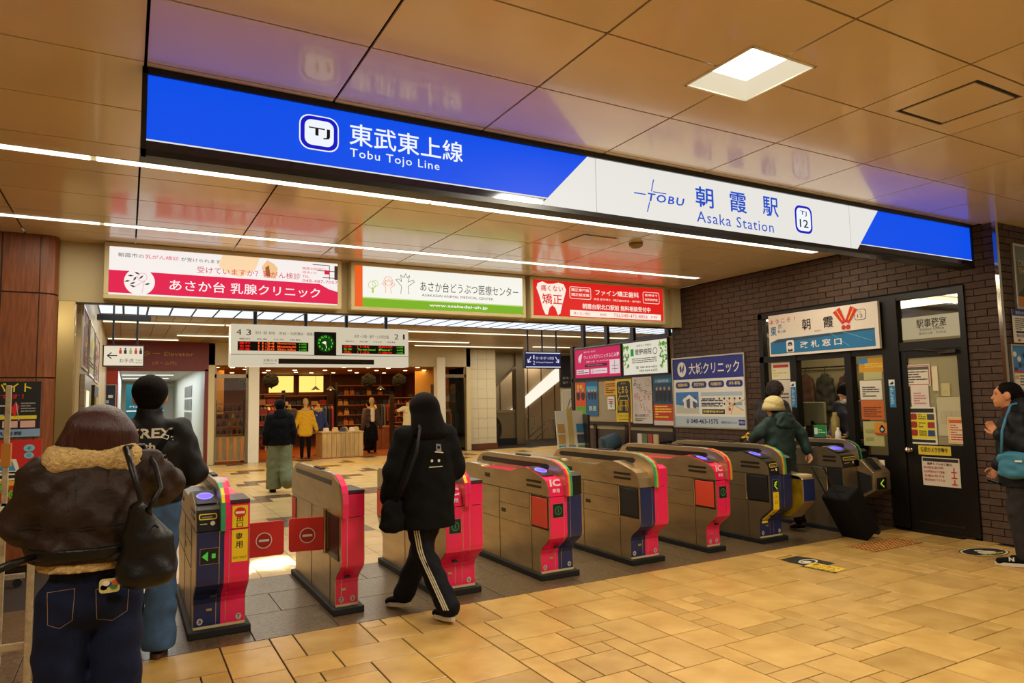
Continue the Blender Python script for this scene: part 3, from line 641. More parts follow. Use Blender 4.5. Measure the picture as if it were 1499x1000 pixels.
MB().box((2.56, 10.985, 2.312), (2.905, 11.0, 2.68), blackp).build('clock_panel', t)
b = MB(); f = XF(10.982); gcl = E(40, 190, 40); ring(b, f, 2.735, 2.5, .135, .004, E(20, 90, 20)); disc(b, f, 2.735, 2.5, .13, .13, E(8, 60, 10), .001)
for k in range(12): a = k*PI/6; text(b, f, str(12 if k == 0 else k), 2.735+.105*math.sin(a), 2.5+.105*math.cos(a)-.014, .03, E(110, 240, 60), None, .003, al='C', bold=.03)
line(b, f, (2.735, 2.5), (2.68, 2.51), .014, E(240, 240, 190)); line(b, f, (2.735, 2.5), (2.75, 2.42), .01, E(240, 240, 190)); disc(b, f, 2.72, 2.51, .025, .025, E(240, 240, 190), .004); b.build('clock_face', t)
b = MB(); f = XF(10.998); k_ = P(30, 26, 22)
text(b, f, '4', 1.41, 2.60, .085, k_, .07); text(b, f, '3', 1.55, 2.60, .085, k_, .07); text(b, f, '2', 3.88, 2.595, .085, k_, .07); text(b, f, '1', 4.03, 2.595, .085, k_, .03)
for x, s_ in ((1.68, '和光市・池袋・新木場'), (2.02, '渋谷・元町'), (2.3, '横浜・湘南台')): text(b, f, s_, x, 2.615, .05, k_, .28)
text(b, f, '志木・川越・坂戸・小川町方面', 3.2, 2.6, .055, k_, .58)
text(b, f, '種別　発車　行先　両数', 1.45, 2.53, .025, k_, .9); text(b, f, '種別　発車　行先　両数', 3.05, 2.53, .025, k_, .85)
text(b, f, 'お知らせ', 1.8, 2.2, .045, k_, .2); text(b, f, 'Information', 1.8, 2.165, .02, k_, .18); b.build('lettering', t)['kind'] = 'stuff'; b = MB(); rect(b, f, 2.02, 2.17, 3.53, 2.25, mat('unlit_display', (62, 48, 38), .4)); b.build('message_display', t)
b = MB(); rect(b, f, 1.43, 2.365, 2.47, 2.505, P(16, 10, 8)); rect(b, f, 3.0, 2.345, 4.06, 2.485, P(16, 10, 8))
rdl, orl, gnl = E(255, 30, 20), E(255, 90, 30), E(90, 200, 30); yv = (2.462, 2.416, 2.37)
for k, (a_, tm_, d_, c_) in enumerate((('急行', '11:34', 'Shinagawa', '10両'), ('各停', '11:34', 'Motomachi', '10両'), ('準急', '11:50', 'Shin-kiba', '10両'))):
    z = yv[k]; text(b, f, a_, 1.45, z, .036, rdl, .16, .005, bold=.04); text(b, f, tm_, 1.72, z, .036, orl, .24, .005, bold=.03); text(b, f, d_, 2.0, z, .036, orl, .28, .005, bold=.03); text(b, f, c_, 2.33, z, .03, gnl, .11, .005)
for k, (a_, tm_, d_, c_) in enumerate((('快急', '11:46', '森林公園', '10両'), ('各停', 'The train bound', 'for', '8両'), ('急', '11:52', '川越市', '10両'))):
    z = yv[k]-.02; c1 = gnl if k == 1 else rdl; text(b, f, a_, 3.02, z, .036, c1, .14, .005, bold=.04); text(b, f, tm_, 3.25, z, .034, c1, .3 if k == 1 else .2, .005, bold=.02); text(b, f, d_, 3.6, z, .036, c1, .24, .005, bold=.03); text(b, f, c_, 3.92, z, .03, gnl, .11, .005)
b.build('dot_matrix', t)
t = empty('platform_sign', (0, 0, 0)); tag(t, 'dark blue hanging sign with down arrows to platforms 1 and 2', 'sign')
M_ = Matrix.Translation((8.64, 14, 0)) @ Matrix.Rotation(0, 4, 'Z')
MB().box((8.14, 14, 2.28), (9.14, 14.12, 2.68), blackp).build('housing', t); hangers(t, (8.25, 8.65, 9.05), 14.06, 2.68, 3.24)
b = MB(); f = XF(13.995); rect(b, f, 8.16, 2.3, 9.12, 2.66, E(24, 26, 84, s=.8), 0); w_ = E(220, 220, 235)
rect(b, f, 8.16, 2.3, 9.12, 2.325, w_); rect(b, f, 8.16, 2.635, 9.12, 2.655, w_)
for a0, a1 in (((8.3, 2.56), (8.21, 2.42)), ((8.98, 2.56), (9.07, 2.42))): line(b, f, a0, a1, .02, w_); line(b, f, a1, (a1[0], a1[1]+.08), .02, w_); line(b, f, a1, (a1[0]+(.08 if a0[0] > a1[0] else -.08), a1[1]+.02), .02, w_)
text(b, f, '1', 8.36, 2.5, .09, w_, .03); text(b, f, '2', 8.35, 2.37, .09, w_, .05); text(b, f, '志木・川越・坂戸・小川町方面', 8.43, 2.49, .07, w_, .5); text(b, f, 'for Kawagoe & Ogawamachi', 8.43, 2.4, .045, w_, .48); b.build('face', t)
t = empty('platform_number_sign', (0, 0, 0)); tag(t, 'tall dark panel with a large figure 2 above white handrail poster', 'sign')
MB().box((13.55, 20.8, 1.95), (14.4, 20.9, 3.1), mat('navy_panel', (30, 28, 40), .4)).build('panel', t); b = MB(); f = XF(20.79)
text(b, f, '2', 14.0, 2.45, .4, P(150, 140, 70), .22); text(b, f, '志木・川越', 13.62, 2.25, .09, P(190, 190, 190), .7); text(b, f, '坂戸・小川町', 13.62, 2.08, .09, P(190, 190, 190), .7); b.build('lettering', t)
t = empty('corridor_sign', (0, 0, 0)); tag(t, 'teal sign with white figures 3 and 4 in the elevator corridor', 'sign')
MB().box((-.02, 22.8, 0.6), (.95, 22.85, 2.2), mat('teal_panel', (0, 96, 110), .4)).build('panel', t); b = MB(); f = XF(22.79)
text(b, f, '3', .2, 1.92, .2, P(225, 235, 235), .15, bold=.03); text(b, f, '4', .2, 1.66, .2, P(225, 235, 235), .15, bold=.03); text(b, f, 'Platform', .08, 1.54, .05, P(225, 235, 235), .6); rect(b, f, 0, 1.42, .95, 1.46, P(225, 235, 235)); b.build('lettering', t)
# ------------------------------------------------------------------ board wall with posters (x = 8.2)
dkf = mat('board_frame', (46, 30, 24), .4, .2)
o = MB()
o.box((8.2, 9.02, 2.58), (8.25, 12.1, 2.66), dkf).box((8.16, 9.02, 1.895), (8.25, 12.1, 1.955), dkf).box((8.16, 9.02, 1.02), (8.25, 12.1, 1.09), dkf).box((8.16, 12.04, 0), (8.25, 12.14, 2.64), dkf)
bo = o.box((8.19, 9.0, .95), (8.25, 12.1, 2.6), mat('board_backing', (160, 140, 100), .6)).build('notice_wall'); struct(bo)
for y in (9.15, 10.1, 10.9, 11.7): MB().box((8.17, y-.05, 2.6), (8.23, y+.05, 3.24), dkf).build('upright', bo)
for y in (9.0, 10.3, 11.3): MB().box((8.16, y, 0), (8.2, y+.08, 1.04), dkf).build('upright', bo)
MB().box((8.2, 9.0, 0), (8.25, 12.1, .95), mat('board_lower_panel', (64, 44, 32), .5)).build('lower_panel', bo)
def board(name, label, x, y0, y1, z0, z1, draw, cat='poster', th=.02, group=None, frame=None, back=None):
    """y0 is the end nearer the camera (screen right)"""
    f = Fr((x, y1, z0), (0, -1, 0)); w, h = y1-y0, z1-z0
    b = MB(); slab(b, f, 0, 0, w, h, -th, 0, back or P(226, 220, 200))
    draw(b, f, w, h); o = b.build(name); tag(o, label, cat, group)
    if frame:
        q = MB(); e = .022
        for a in ((-e, -e, w+e, 0), (-e, h, w+e, h+e), (-e, 0, 0, h), (w, 0, w+e, h)): slab(q, f, *a, -th, .012, frame)
        q.build('frame', o)
    return o
def rows(b, f, u0, v0, u1, v1, n, m, seedk=1, d=.002):
    """small print too fine to read, as runs of ink"""
    r = random.Random(seedk); st = (v1-v0)/n
    for k in range(n):
        u = u0; v = v1-(k+1)*st+st*.3
        while u < u1-.01:
            l = min(r.uniform(.2, .7)*(u1-u0)*.5, u1-u); rect(b, f, u, v, u+l*.93, v+st*.45, m, d); u += l*1.03
            if r.random() < .12: break
def d_pink(b, f, w, h):
    pk = E(214, 20, 88, s=.8); wh = E(240, 214, 214, s=.8); rect(b, f, 0, 0, w, h, pk, .001); text(b, f, 'ウィメンズクリニックふじみ野', .33, .37, .085, wh, 1.16, bold=.02); text(b, f, '産婦人科・婦人科', .33, .5, .035, wh, .4)
    text(b, f, '月曜～土曜　TEL 049-293-8210', .4, .3, .035, wh, .8); poly(b, f, rrect(.35, .215, 1.1, .265, .02), E(80, 20, 40, s=.5), .002); text(b, f, 'http://www.clinic-fujimino.com', .45, .23, .022, wh, .5)
    rect(b, f, .05, .07, .5, .17, wh); rect(b, f, .55, .07, 1.1, .17, wh); rows(b, f, .08, .08, .48, .16, 2, E(120, 40, 60, s=.7), 3, .003); rows(b, f, .58, .08, 1.08, .16, 3, E(200, 140, 150, s=.7), 4, .003)
    rect(b, f, 1.18, .05, 1.5, .32, wh); line(b, f, (1.34, .07), (1.34, .3), .01, k_); line(b, f, (1.25, .2), (1.45, .2), .008, k_); line(b, f, (1.25, .14), (1.45, .14), .008, k_)
    poly(b, f, [(.12, .4), (.17, .46), (.27, .5), (.24, .4), (.19, .3)], wh, .002); ring(b, f, .17, .36, .05, .01, wh)
board('clinic_lightbox', "pink backlit women's clinic advert at the top of the notice wall", 8.15, 10.42, 11.95, 1.97, 2.55, d_pink, 'sign', .05, frame=dkf)
def d_sug(b, f, w, h):
    wh = E(234, 228, 206, s=.85); gn = E(90, 160, 30, s=.8); dk_ = E(60, 54, 44, s=.6); rect(b, f, 0, 0, w, h, wh, .001); r = random.Random(4)
    for k in range(70):
        u = r.choice((r.uniform(0, .16), r.uniform(w-.2, w-.03))); v = r.uniform(.1, h-.05) if r.random() < .7 else h-.08; a = r.uniform(0, PI); l = .045
        poly(b, f, [(u-l*math.cos(a), v-l*math.sin(a)), (u+.018*math.sin(a), v-.018*math.cos(a)), (u+l*math.cos(a), v+l*math.sin(a)), (u-.018*math.sin(a), v+.018*math.cos(a))], E(*r.choice(((90, 160, 30), (60, 120, 20), (130, 190, 60))), s=.8), .002)
    rect(b, f, .22, .34, .31, .47, E(0, 150, 50, s=.8), .003); text(b, f, '医療法人 寿鶴会', .4, .5, .04, dk_, .4); text(b, f, '菅野病院', .35, .35, .11, dk_, .46, bold=.02); ring(b, f, .9, .4, .06, .012, dk_)
    rows(b, f, .25, .2, .95, .3, 3, E(120, 110, 90, s=.6), 8, .003); text(b, f, '☎ 048-464-6655', .35, .1, .05, dk_, .6, bold=.02); text(b, f, '048-464-6655', .45, .04, .045, dk_, .5)
board('hospital_lightbox', 'white hospital advert bordered by green leaves next to the pink one', 8.15, 9.12, 10.34, 1.97, 2.56, d_sug, 'sign', .05, frame=dkf)
def d_org(b, f, w, h):
    rect(b, f, 0, 0, w, h, P(70, 150, 30)); rect(b, f, 0, h*.35, w, h, P(200, 70, 20), .003)
    for u in (.09, .26): disc(b, f, u, h*.65, .07, .1, P(60, 20, 10), .004); disc(b, f, u, h*.8, .04, .05, P(190, 140, 100), .005)
    rect(b, f, .02, .02, w-.02, .12, P(40, 40, 40), .004); text(b, f, '募集', .05, h-.12, .08, P(240, 210, 60), .2, .005)
board('poster', 'orange and green poster at the far end of the notice wall', 8.17, 11.62, 11.98, 1.12, 1.87, d_org, th=.004)
def d_teal(b, f, w, h):
    rect(b, f, 0, 0, w, h, P(20, 90, 130)); rect(b, f, 0, h*.7, w, h*.85, P(30, 150, 180), .003)
    for u in (.1, .2, .3): disc(b, f, u, h*.6, .04, .1, P(20, 20, 40), .004); disc(b, f, u, h*.72, .03, .035, P(200, 150, 110), .005)
    text(b, f, '鉄道', .08, .1, .1, P(230, 230, 160), .25, .005)
board('poster', 'teal poster with figures beside the orange and green one', 8.17, 11.22, 11.6, 1.2, 1.9, d_teal, th=.004)
def d_small(b, f, w, h): rect(b, f, 0, 0, w, h, P(220, 150, 20)); rows(b, f, .03, .04, w-.03, h-.04, 5, P(50, 30, 10), 12, .003)
board('notice', 'small orange notice left of the yellow stop poster', 8.17, 10.62, 10.98, 1.6, 1.88, d_small, th=.003)
def d_small2(b, f, w, h): rows(b, f, .03, .1, w-.03, h-.04, 3, P(190, 40, 40), 13, .003); rect(b, f, w*.45, .04, w*.55, .16, P(30, 30, 30), .003)
board('notice', 'small white notice with red print below the small orange one', 8.17, 10.68, 10.9, 1.33, 1.58, d_small2, th=.003)
def d_yel(b, f, w, h):
    yl, bk = P(232, 190, 20), P(28, 22, 12); rect(b, f, 0, 0, w, h, yl); poly(b, f, rrect(.04, .04, w-.04, h-.04, .06), bk, .003); poly(b, f, rrect(.05, .05, w-.05, .17, .04), yl, .004); text(b, f, 'やめましょう、歩きスマホ', .08, .09, .04, bk, w-.16, .005)
    text(b, f, 'とまる', .09, h-.27, .14, yl, w-.2, .005, bold=.05); text(b, f, '歩くなら', w/2, h-.1, .04, yl, .14, .005, al='C')
    for s_ in (-1, 1):
        for e in (.06, .1, .14): line(b, f, (w/2+s_*e, .2), (w/2+s_*e*.8, h-.4), .014, yl, .005)
        line(b, f, (w/2+s_*.14, .2), (w/2+s_*.19, .35), .014, yl, .005); line(b, f, (w/2+s_*.19, .35), (w/2+s_*.1, .52), .014, yl, .005)
    for v in (.3, .4, .48): line(b, f, (w/2-.12, v), (w/2+.12, v), .012, yl, .005)
board('stop_poster', 'yellow and black poster with train drawing and large yellow lettering', 8.16, 10.14, 10.62, 1.1, 1.9, d_yel, th=.004)
def d_say(b, f, w, h):
    rect(b, f, 0, 0, w, h, P(222, 206, 190)); rd, bk = P(190, 40, 50), P(40, 34, 32)
    for s_, u, v, z, c_, r_ in (('よ', .04, h-.16, .12, bk, .1), ('ぱ', .13, h-.2, .1, bk, -.2), ('ら', .22, h-.28, .09, bk, .1), ('っ', .3, h-.3, .06, bk, 0), ('た', .36, h-.32, .08, bk, 0), ('ら', .46, h-.34, .08, bk, 0), ('何', .06, h-.42, .12, rd, .2), ('し', .2, h-.44, .1, rd, 0), ('て', .3, h-.42, .08, rd, 0), ('も', .42, h-.42, .09, rd, 0), ('い', .22, h-.56, .08, rd, 0), ('い', .32, h-.62, .08, rd, 0), ('の', .42, h-.66, .07, rd, 0)): text(b, f, s_, u, v, z, c_, None, .003, rot=r_)
    ring(b, f, .44, h-.11, .06, .006, bk); text(b, f, '暴力は犯罪です。', .05, .12, .05, bk, w-.12, .003, bold=.02); rows(b, f, .05, .04, w-.15, .1, 2, bk, 5)
board('manners_poster', 'pale poster with scattered brush lettering right of the yellow one', 8.16, 9.58, 10.12, 1.08, 1.92, d_say, th=.004)
def d_blu(b, f, w, h):
    rect(b, f, 0, 0, w, h, P(20, 70, 100)); rect(b, f, 0, 0, w, h*.42, P(206, 62, 18), .003); rect(b, f, 0, 0, w, .08, P(226, 210, 190), .004); rect(b, f, .03, h-.14, w-.02, h-.05, P(30, 120, 160), .003); text(b, f, '川越線開業', .06, h-.125, .05, P(230, 230, 230), .35, .004)
    for u in (.1, .2, .3, .42): disc(b, f, u, h*.6, .045, .12, P(20, 18, 26), .004); disc(b, f, u, h*.73, .028, .034, P(190, 150, 120), .005)
    rows(b, f, .04, .12, w-.04, h*.4, 5, P(250, 220, 60), 9, .004)
board('poster', 'dark blue and orange poster with suited men, nearest on the notice wall', 8.16, 9.04, 9.54, 1.06, 1.93, d_blu, th=.004)
# ------------------------------------------------------------------ big clinic board on the brick wall
def d_oki(b, f, w, h):
    nv = P(34, 44, 132); wh = P(226, 224, 214); lb = P(176, 190, 204)
    rect(b, f, 0, 0, w, h, wh, .001); rect(b, f, 0, h-.33, w, h, nv, .002); rect(b, f, 0, 0, w, .16, lb, .002)
    disc(b, f, .2, h-.17, .1, .12, wh, .003); poly(b, f, [(.17, h-.22), (.15, h-.14), (.19, h-.1), (.2, h-.2)], nv, .004); poly(b, f, [(.21, h-.24), (.21, h-.16), (.26, h-.08), (.25, h-.18)], nv, .004)
    text(b, f, '大城クリニック', .36, h-.26, .18, wh, 1.04, bold=.01)
    for k, s_ in enumerate(('胃腸内科', '肝臓内科', '内視鏡内科', '外科')):
        u = .05+k*.36; poly(b, f, rrect(u, h-.47, u+.32, h-.37, .045), nv, .003); text(b, f, s_, u+.16, h-.445, .055, P(230, 210, 80), .22, .004, al='C', bold=.02)
    rect(b, f, .04, .2, .55, h-.53, P(60, 120, 190), .002); poly(b, f, [(.04, .2), (.55, .2), (.55, .3), (.04, .34)], P(190, 190, 180), .003)
    for k in range(4): poly(b, f, [(.22+k*.07, .3), (.28+k*.07, .28), (.28+k*.07, .42+.05*(k % 2)), (.22+k*.07, .45)], P(*((225, 225, 220), (80, 80, 84))[k % 2]), .004)
    poly(b, f, [(.2, .42), (.35, .5), (.52, .4), (.52, .36), (.35, .44), (.2, .38)], P(230, 230, 226), .005)
    rect(b, f, .6, h-.6, w-.05, h-.54, lb, .003)
    for j in range(2):
        for k in range(6): disc(b, f, .98+k*.1, h-.64-j*.08, .016, .018, P(30, 30, 50), .004, 8)
        rows(b, f, .62, h-.67-j*.08, .9, h-.62-j*.08, 1, P(90, 90, 110), j)
    rows(b, f, .6, .3, 1.05, .42, 3, P(60, 60, 90), 20); rect(b, f, .62, .2, 1.08, .27, P(20, 24, 50), .003); text(b, f, '朝霞駅徒歩2分', .64, .215, .04, P(240, 220, 90), .42, .004, bold=.03)
    rect(b, f, 1.1, .19, w-.05, .45, P(226, 214, 190), .003)
    for a0, a1 in (((1.12, .4), (1.45, .25)), ((1.2, .2), (1.3, .44)), ((1.15, .3), (1.5, .42))): line(b, f, a0, a1, .012, P(190, 150, 120), .004)
    disc(b, f, 1.18, .27, .025, .025, P(210, 60, 40), .005); rect(b, f, 1.3, .33, 1.42, .37, P(120, 170, 210), .005)
    text(b, f, '048-463-1575', .36, .05, .07, P(30, 34, 70), .58, bold=.02); text(b, f, '☎', .26, .05, .07, P(30, 34, 70), .07); text(b, f, '朝霞市本町2-13-8', 1.0, .055, .04, P(60, 60, 90), .3); rect(b, f, 1.34, .04, 1.46, .12, nv, .003); text(b, f, 'P有り', 1.355, .06, .04, wh, .09, .004)
board('clinic_board', 'large blue and white clinic board on the brown brick wall', 7.775, 7.1, 8.58, 1.08, 2.15, d_oki, 'sign', .025, frame=mat('aluminium', (180, 172, 156), .3, .9))
# ------------------------------------------------------------------ station office: frames, door, window, banner
alu = mat('black_aluminium', (22, 19, 16), .35, .3)
glass = mat('glass', (225, 225, 215), .03, trans=1, spec=.5)
X_A, X_B = 7.775, 7.87
w1 = MB().box((X_A, 6.74, .62), (X_B, 6.81, 2.68), alu).box((X_A, 4.79, .62), (X_B, 6.81, .82), alu).box((X_A, 4.79, 2.61), (X_B, 6.81, 2.68), alu).box((X_A, 4.79, 2.0), (X_B, 6.81, 2.08), alu).build('window_1'); struct(w1)
for y0, y1, z0 in ((6.2, 6.3, .82), (5.40, 5.49, .82), (4.79, 4.99, .82)): MB().box((X_A-.01, y0, z0), (X_B, y1, 2.64), alu).build('mullion', w1)
for y0, y1, z0, z1 in ((6.3, 6.74, .82, 2.0), (4.99, 5.4, .82, 2.0), (6.3, 6.74, 2.08, 2.61), (5.49, 6.2, 2.08, 2.61), (4.99, 5.4, 2.08, 2.61)):
    MB().box((7.82, y0, z0), (7.826, y1, z1), glass).build('pane', w1)
MB().box((7.6, 5.45, .93), (8.1, 6.24, .97), mat('counter_top', (120, 104, 82), .3, .3)).build('counter', w1, bevel=.004)
d1 = MB().box((X_A, 4.05, 0), (X_B, 4.11, 2.68), alu).box((X_A, 4.79, 0), (X_B, 4.99, .62), alu).box((X_A, 4.11, 2.61), (X_B, 4.79, 2.68), alu).box((X_A, 4.11, 2.02), (X_B, 4.79, 2.12), alu).box((X_A, 4.05, 0), (X_B, 4.99, .02), steel_dk).build('door_1'); struct(d1)
MB().box((7.79, 4.11, .02), (7.84, 4.17, 2.02), alu).box((7.79, 4.72, .02), (7.84, 4.785, 2.02), alu).box((7.79, 4.17, 1.94), (7.84, 4.72, 2.02), alu).box((7.79, 4.17, .02), (7.84, 4.72, .97), alu).build('leaf', d1, bevel=.003)
MB().box((7.782, 4.2, .1), (7.79, 4.69, .115), steel_dk).build('kick_rail', d1)
obsc = mat('wired_glass', (206, 196, 150), .35, trans=.7, bump=.4, bs=150)
MB().box((7.81, 4.17, .97), (7.816, 4.72, 1.94), obsc).build('pane', d1); MB().box((7.82, 4.11, 2.12), (7.826, 4.79, 2.61), glass).build('pane', d1)
MY = Matrix.Rotation(PI/2, 4, 'Y')
MB().lathe([(.0, 0), (.03, 0), (.03, .01), (.015, .012), (.015, .035), (.034, .045), (.036, .06), (.02, .075), (0, .078)], chrome, M=Matrix.Translation((7.79, 4.745, .9)) @ Matrix.Rotation(-PI/2, 4, 'Y')).build('door_knob', d1, smooth=True)
MB().box((7.73, 4.15, 1.965), (7.79, 4.34, 2.0), steel_dk).tube([(7.75, 4.2, 1.99), (7.7, 4.35, 2.0), (7.76, 4.6, 2.03)], .008, steel_dk, 6).build('door_closer', d1)
def d_so(b, f, w, h):
    bk = P(24, 20, 16); text(b, f, '駅事務室', .17, h-.13, .1, bk, .33, bold=.012); text(b, f, 'Station Office', .2, h-.165, .035, bk, .27); text(b, f, '驿务办公室　역사무실', .19, h-.21, .03, bk, .3)
board('office_plate', 'cream plate lettered Station Office behind the pane above the black door', 7.81, 4.12, 4.76, 2.15, 2.40, d_so, 'sign', .006, back=mat('plate_backlit', (216, 196, 150), .5, emit=.5))
def d_ban(b, f, w, h):
    wh, bl, rd, bk = P(224, 212, 196), P(20, 110, 160), P(200, 40, 34), P(34, 30, 34); rect(b, f, 0, 0, w, h, wh, .001); poly(b, f, [(.02, .03), (w-.05, .03), (w-.05, .25), (.15, .23), (.02, .19)], bl, .002); poly(b, f, [(.06, .2), (.15, .22), (w-.05, .25), (w-.05, .23), (.1, .18)], P(50, 66, 80), .003)
    text(b, f, 'ようこそ ！', .02, h-.12, .06, rd, .42, rot=.02); text(b, f, '東', .03, h-.28, .13, bl, .1, bold=.02); text(b, f, '武', .16, h-.19, .06, bl, .06); text(b, f, '東上線', .15, h-.25, .04, bl, .13)
    text(b, f, '朝', .54, h-.25, .15, bk, .13, bold=.03); text(b, f, '霞', .86, h-.25, .14, bk, .14, bold=.02); text(b, f, 'ASAKA', .72, h-.285, .022, bk, .1)
    for s_ in (-1, 1):
        e = Vector((s_*.5, .86)).normalized(); n_ = Vector((-e.y, e.x)); c0 = Vector((1.17, h-.25))
        q = [c0+e*.04-n_*.03, c0+e*.24-n_*.055, c0+e*.24+n_*.055, c0+e*.04+n_*.03]
        if s_ < 0: q = q
        poly(b, f, [tuple(v) for v in q], rd, .005); line(b, f, tuple(c0+e*.08), tuple(c0+e*.23), .012, P(230, 190, 40), .006); disc(b, f, c0.x+s_*.03, c0.y-.02, .03, .03, rd, .006)
    poly(b, f, rrect(1.29, h-.2, 1.44, h-.07, .03), bk, .003); poly(b, f, rrect(1.297, h-.193, 1.433, h-.077, .025), wh, .004); text(b, f, 'TJ', 1.34, h-.12, .025, bk, .04, .005); text(b, f, '12', 1.33, h-.17, .04, bk, .07, .005)
    poly(b, f, rrect(.28, .04, .4, .2, .02), P(230, 226, 220), .004); disc(b, f, .34, .155, .035, .02, bk, .005); disc(b, f, .34, .12, .022, .03, P(230, 226, 220), .006); rect(b, f, .3, .13, .38, .14, bk, .007); poly(b, f, [(.3, .05), (.38, .05), (.37, .09), (.34, .07), (.31, .09)], bk, .006)
    text(b, f, '改 札 窓 口', .5, .08, .09, P(236, 232, 222), .6, bold=.025, d=.005); line(b, f, (.95, .24), (1.2, .06), .004, P(120, 190, 220), .004); line(b, f, (1.1, .25), (1.5, .1), .004, P(120, 190, 220), .004)
board('welcome_banner', 'white and blue ticket window banner with crossed red baseball mitts drawing above the counter'.replace('baseball mitts', 'flags'), 7.7, 4.97, 6.56, 2.07, 2.63, d_ban, 'banner', .04)
def pp(bg, n, ink, seed=1, head=None, frame_=None):
    def f_(b, f, w, h):
        rect(b, f, 0, 0, w, h, P(*bg), .001)
        if frame_: rect(b, f, .01, .01, w-.01, h-.01, P(*frame_), .002); rect(b, f, .02, .02, w-.02, h-.02, P(*bg), .003)
        if head: rect(b, f, .02, h-.06, w-.02, h-.025, P(*head), .004)
        rows(b, f, .03, .03, w-.03, h-.07, n, P(*ink), seed, .004)
    return f_
OP = 7.8; OW = 7.81
board('notice', 'white framed notice at the top left of the door glass', OP, 4.47, 4.76, 1.62, 1.86, pp((222, 210, 190), 5, (60, 50, 50), 1, (90, 80, 70), (180, 90, 80)), th=.002)
board('notice', 'narrow white strip notice beside the framed one on the door', OP, 4.39, 4.45, 1.56, 1.83, pp((222, 206, 170), 9, (70, 60, 50), 2), th=.002)
board('notice', 'white notice with a pink line above the yellow safety poster', OP, 4.50, 4.70, 1.38, 1.62, pp((216, 204, 190), 5, (190, 120, 120), 3), th=.002)
def d_saf(b, f, w, h):
    rect(b, f, 0, 0, w, h, P(220, 212, 190), .001); rect(b, f, .015, .06, w-.015, h-.07, P(214, 200, 40), .002); rect(b, f, .02, h-.06, w-.02, h-.015, P(30, 26, 20), .003); rect(b, f, .02, .02, w-.02, .05, P(30, 26, 20), .003)
    for k in range(3): v = .09+k*.09; poly(b, f, rrect(.025, v, .1, v+.07, .02), P(150, 36, 24), .004); rows(b, f, .115, v, .2, v+.065, 3, P(80, 40, 20), k, .004); rect(b, f, .215, v, .29, v+.065, P(*((40, 60, 120), (150, 40, 40), (60, 60, 70))[k]), .004)
board('safety_poster', 'yellow safety poster with three red icons on the door glass', OP, 4.44, 4.75, .97, 1.38, d_saf, th=.002)
board('notice', 'small pale card at the middle of the door glass', OP, 4.27, 4.36, 1.50, 1.64, pp((190, 180, 120), 1, (180, 170, 110), 5), th=.002)
board('notice', 'large blank pale sheet behind the orange edged notice on the door', OP+.003, 4.14, 4.42, 1.07, 1.49, pp((186, 176, 140), 1, (176, 166, 130), 6), th=.002)
board('notice', 'orange edged notice at the lower right of the door glass', OP-.004, 4.12, 4.32, .99, 1.27, pp((224, 196, 160), 7, (170, 70, 50), 7, (190, 90, 40), (222, 160, 30)), th=.002)
def d_cam(b, f, w, h): rect(b, f, 0, 0, w, h, P(206, 180, 44), .001); text(b, f, '防犯カメラ作動中', .03, .03, .055, P(50, 40, 20), w-.06, bold=.02)
board('camera_sign', 'yellow security camera sign beside the door knob', 7.786, 4.30, 4.65, .855, .955, d_cam, 'sign', th=.003)
def d_wc(b, f, w, h):
    rect(b, f, 0, 0, w, h, P(206, 190, 170), .001); rect(b, f, .01, h-.045, w-.01, h-.01, P(30, 26, 24), .002); text(b, f, '臨時トイレのご案内', .06, h-.085, .03, P(40, 30, 30), .26, bold=.02)
    for k, s_ in enumerate(('南口の東武東上線をご利用へ', '出口階段をおりて直進', '左側の先です', '南口階段を下りて左')): text(b, f, s_, .02, h-.125-k*.045, .027, P(170, 50, 34), .22, bold=.02)
    for v in (.05, .12, .18): line(b, f, (w-.06, v+.03), (w-.06, v-.02), .012, P(190, 40, 30)); line(b, f, (w-.09, v-.02), (w-.03, v-.02), .012, P(190, 40, 30))
board('toilet_notice', 'white toilet directions notice with red print on the lower door', 7.786, 4.22, 4.62, .52, .83, d_wc, 'sign', th=.003)
board('notice', 'white notice of small black print on the office window', OW, 5.05, 5.33, 1.47, 1.70, pp((216, 208, 190), 5, (60, 56, 50), 9), th=.002)
board('notice', 'orange notice below the white one on the office window', OW, 5.04, 5.33, 1.23, 1.46, pp((190, 96, 34), 5, (110, 56, 24), 10), th=.002)
board('notice', 'pale yellow sheet at the bottom of the office window', OW, 5.06, 5.32, .92, 1.21, pp((176, 170, 110), 2, (150, 144, 90), 11), th=.002)
def d_clk(b, f, w, h): rect(b, f, 0, 0, w, h, P(206, 130, 20), .001); rect(b, f, 0, 0, w, .02, P(180, 60, 20), .002); disc(b, f, w/2, h/2-.01, .035, .04, P(30, 26, 22), .003); disc(b, f, w/2, h/2-.01, .018, .02, P(180, 190, 190), .004); rect(b, f, w/2-.015, h-.055, w/2+.015, h-.03, P(30, 26, 22), .003)
board('emblem_card', 'small orange card with a black round emblem on the office window', 7.79, 4.97, 5.16, 1.06, 1.20, d_clk, 'card', th=.003)
def d_strip(b, f, w, h): rect(b, f, 0, 0, w, h, P(30, 120, 170), .001); rect(b, f, 0, h-.07, w, h, P(220, 220, 216), .002); poly(b, f, [(.01, h-.05), (.05, h-.02), (.06, h-.05), (.03, h-.06)], P(30, 26, 26), .003); rows(b, f, .015, .02, w-.015, h-.09, 12, P(190, 220, 230), 3, .003)
board('ticket_strip', 'blue strip notice on the black post left of the door', 7.76, 4.86, 4.93, 1.38, 1.70, d_strip, th=.004)
board('ticket_strip', 'blue strip notice on the black post left of the open ticket window', 7.76, 6.22, 6.30, 1.38, 1.72, d_strip, th=.004)
def d_gold(b, f, w, h): rect(b, f, 0, 0, w, h, P(206, 150, 30), .001); rect(b, f, 0, h*.6, .12, h, P(60, 130, 190), .002); rows(b, f, .08, .05, w-.03, h-.06, 3, P(240, 210, 90), 6, .003)
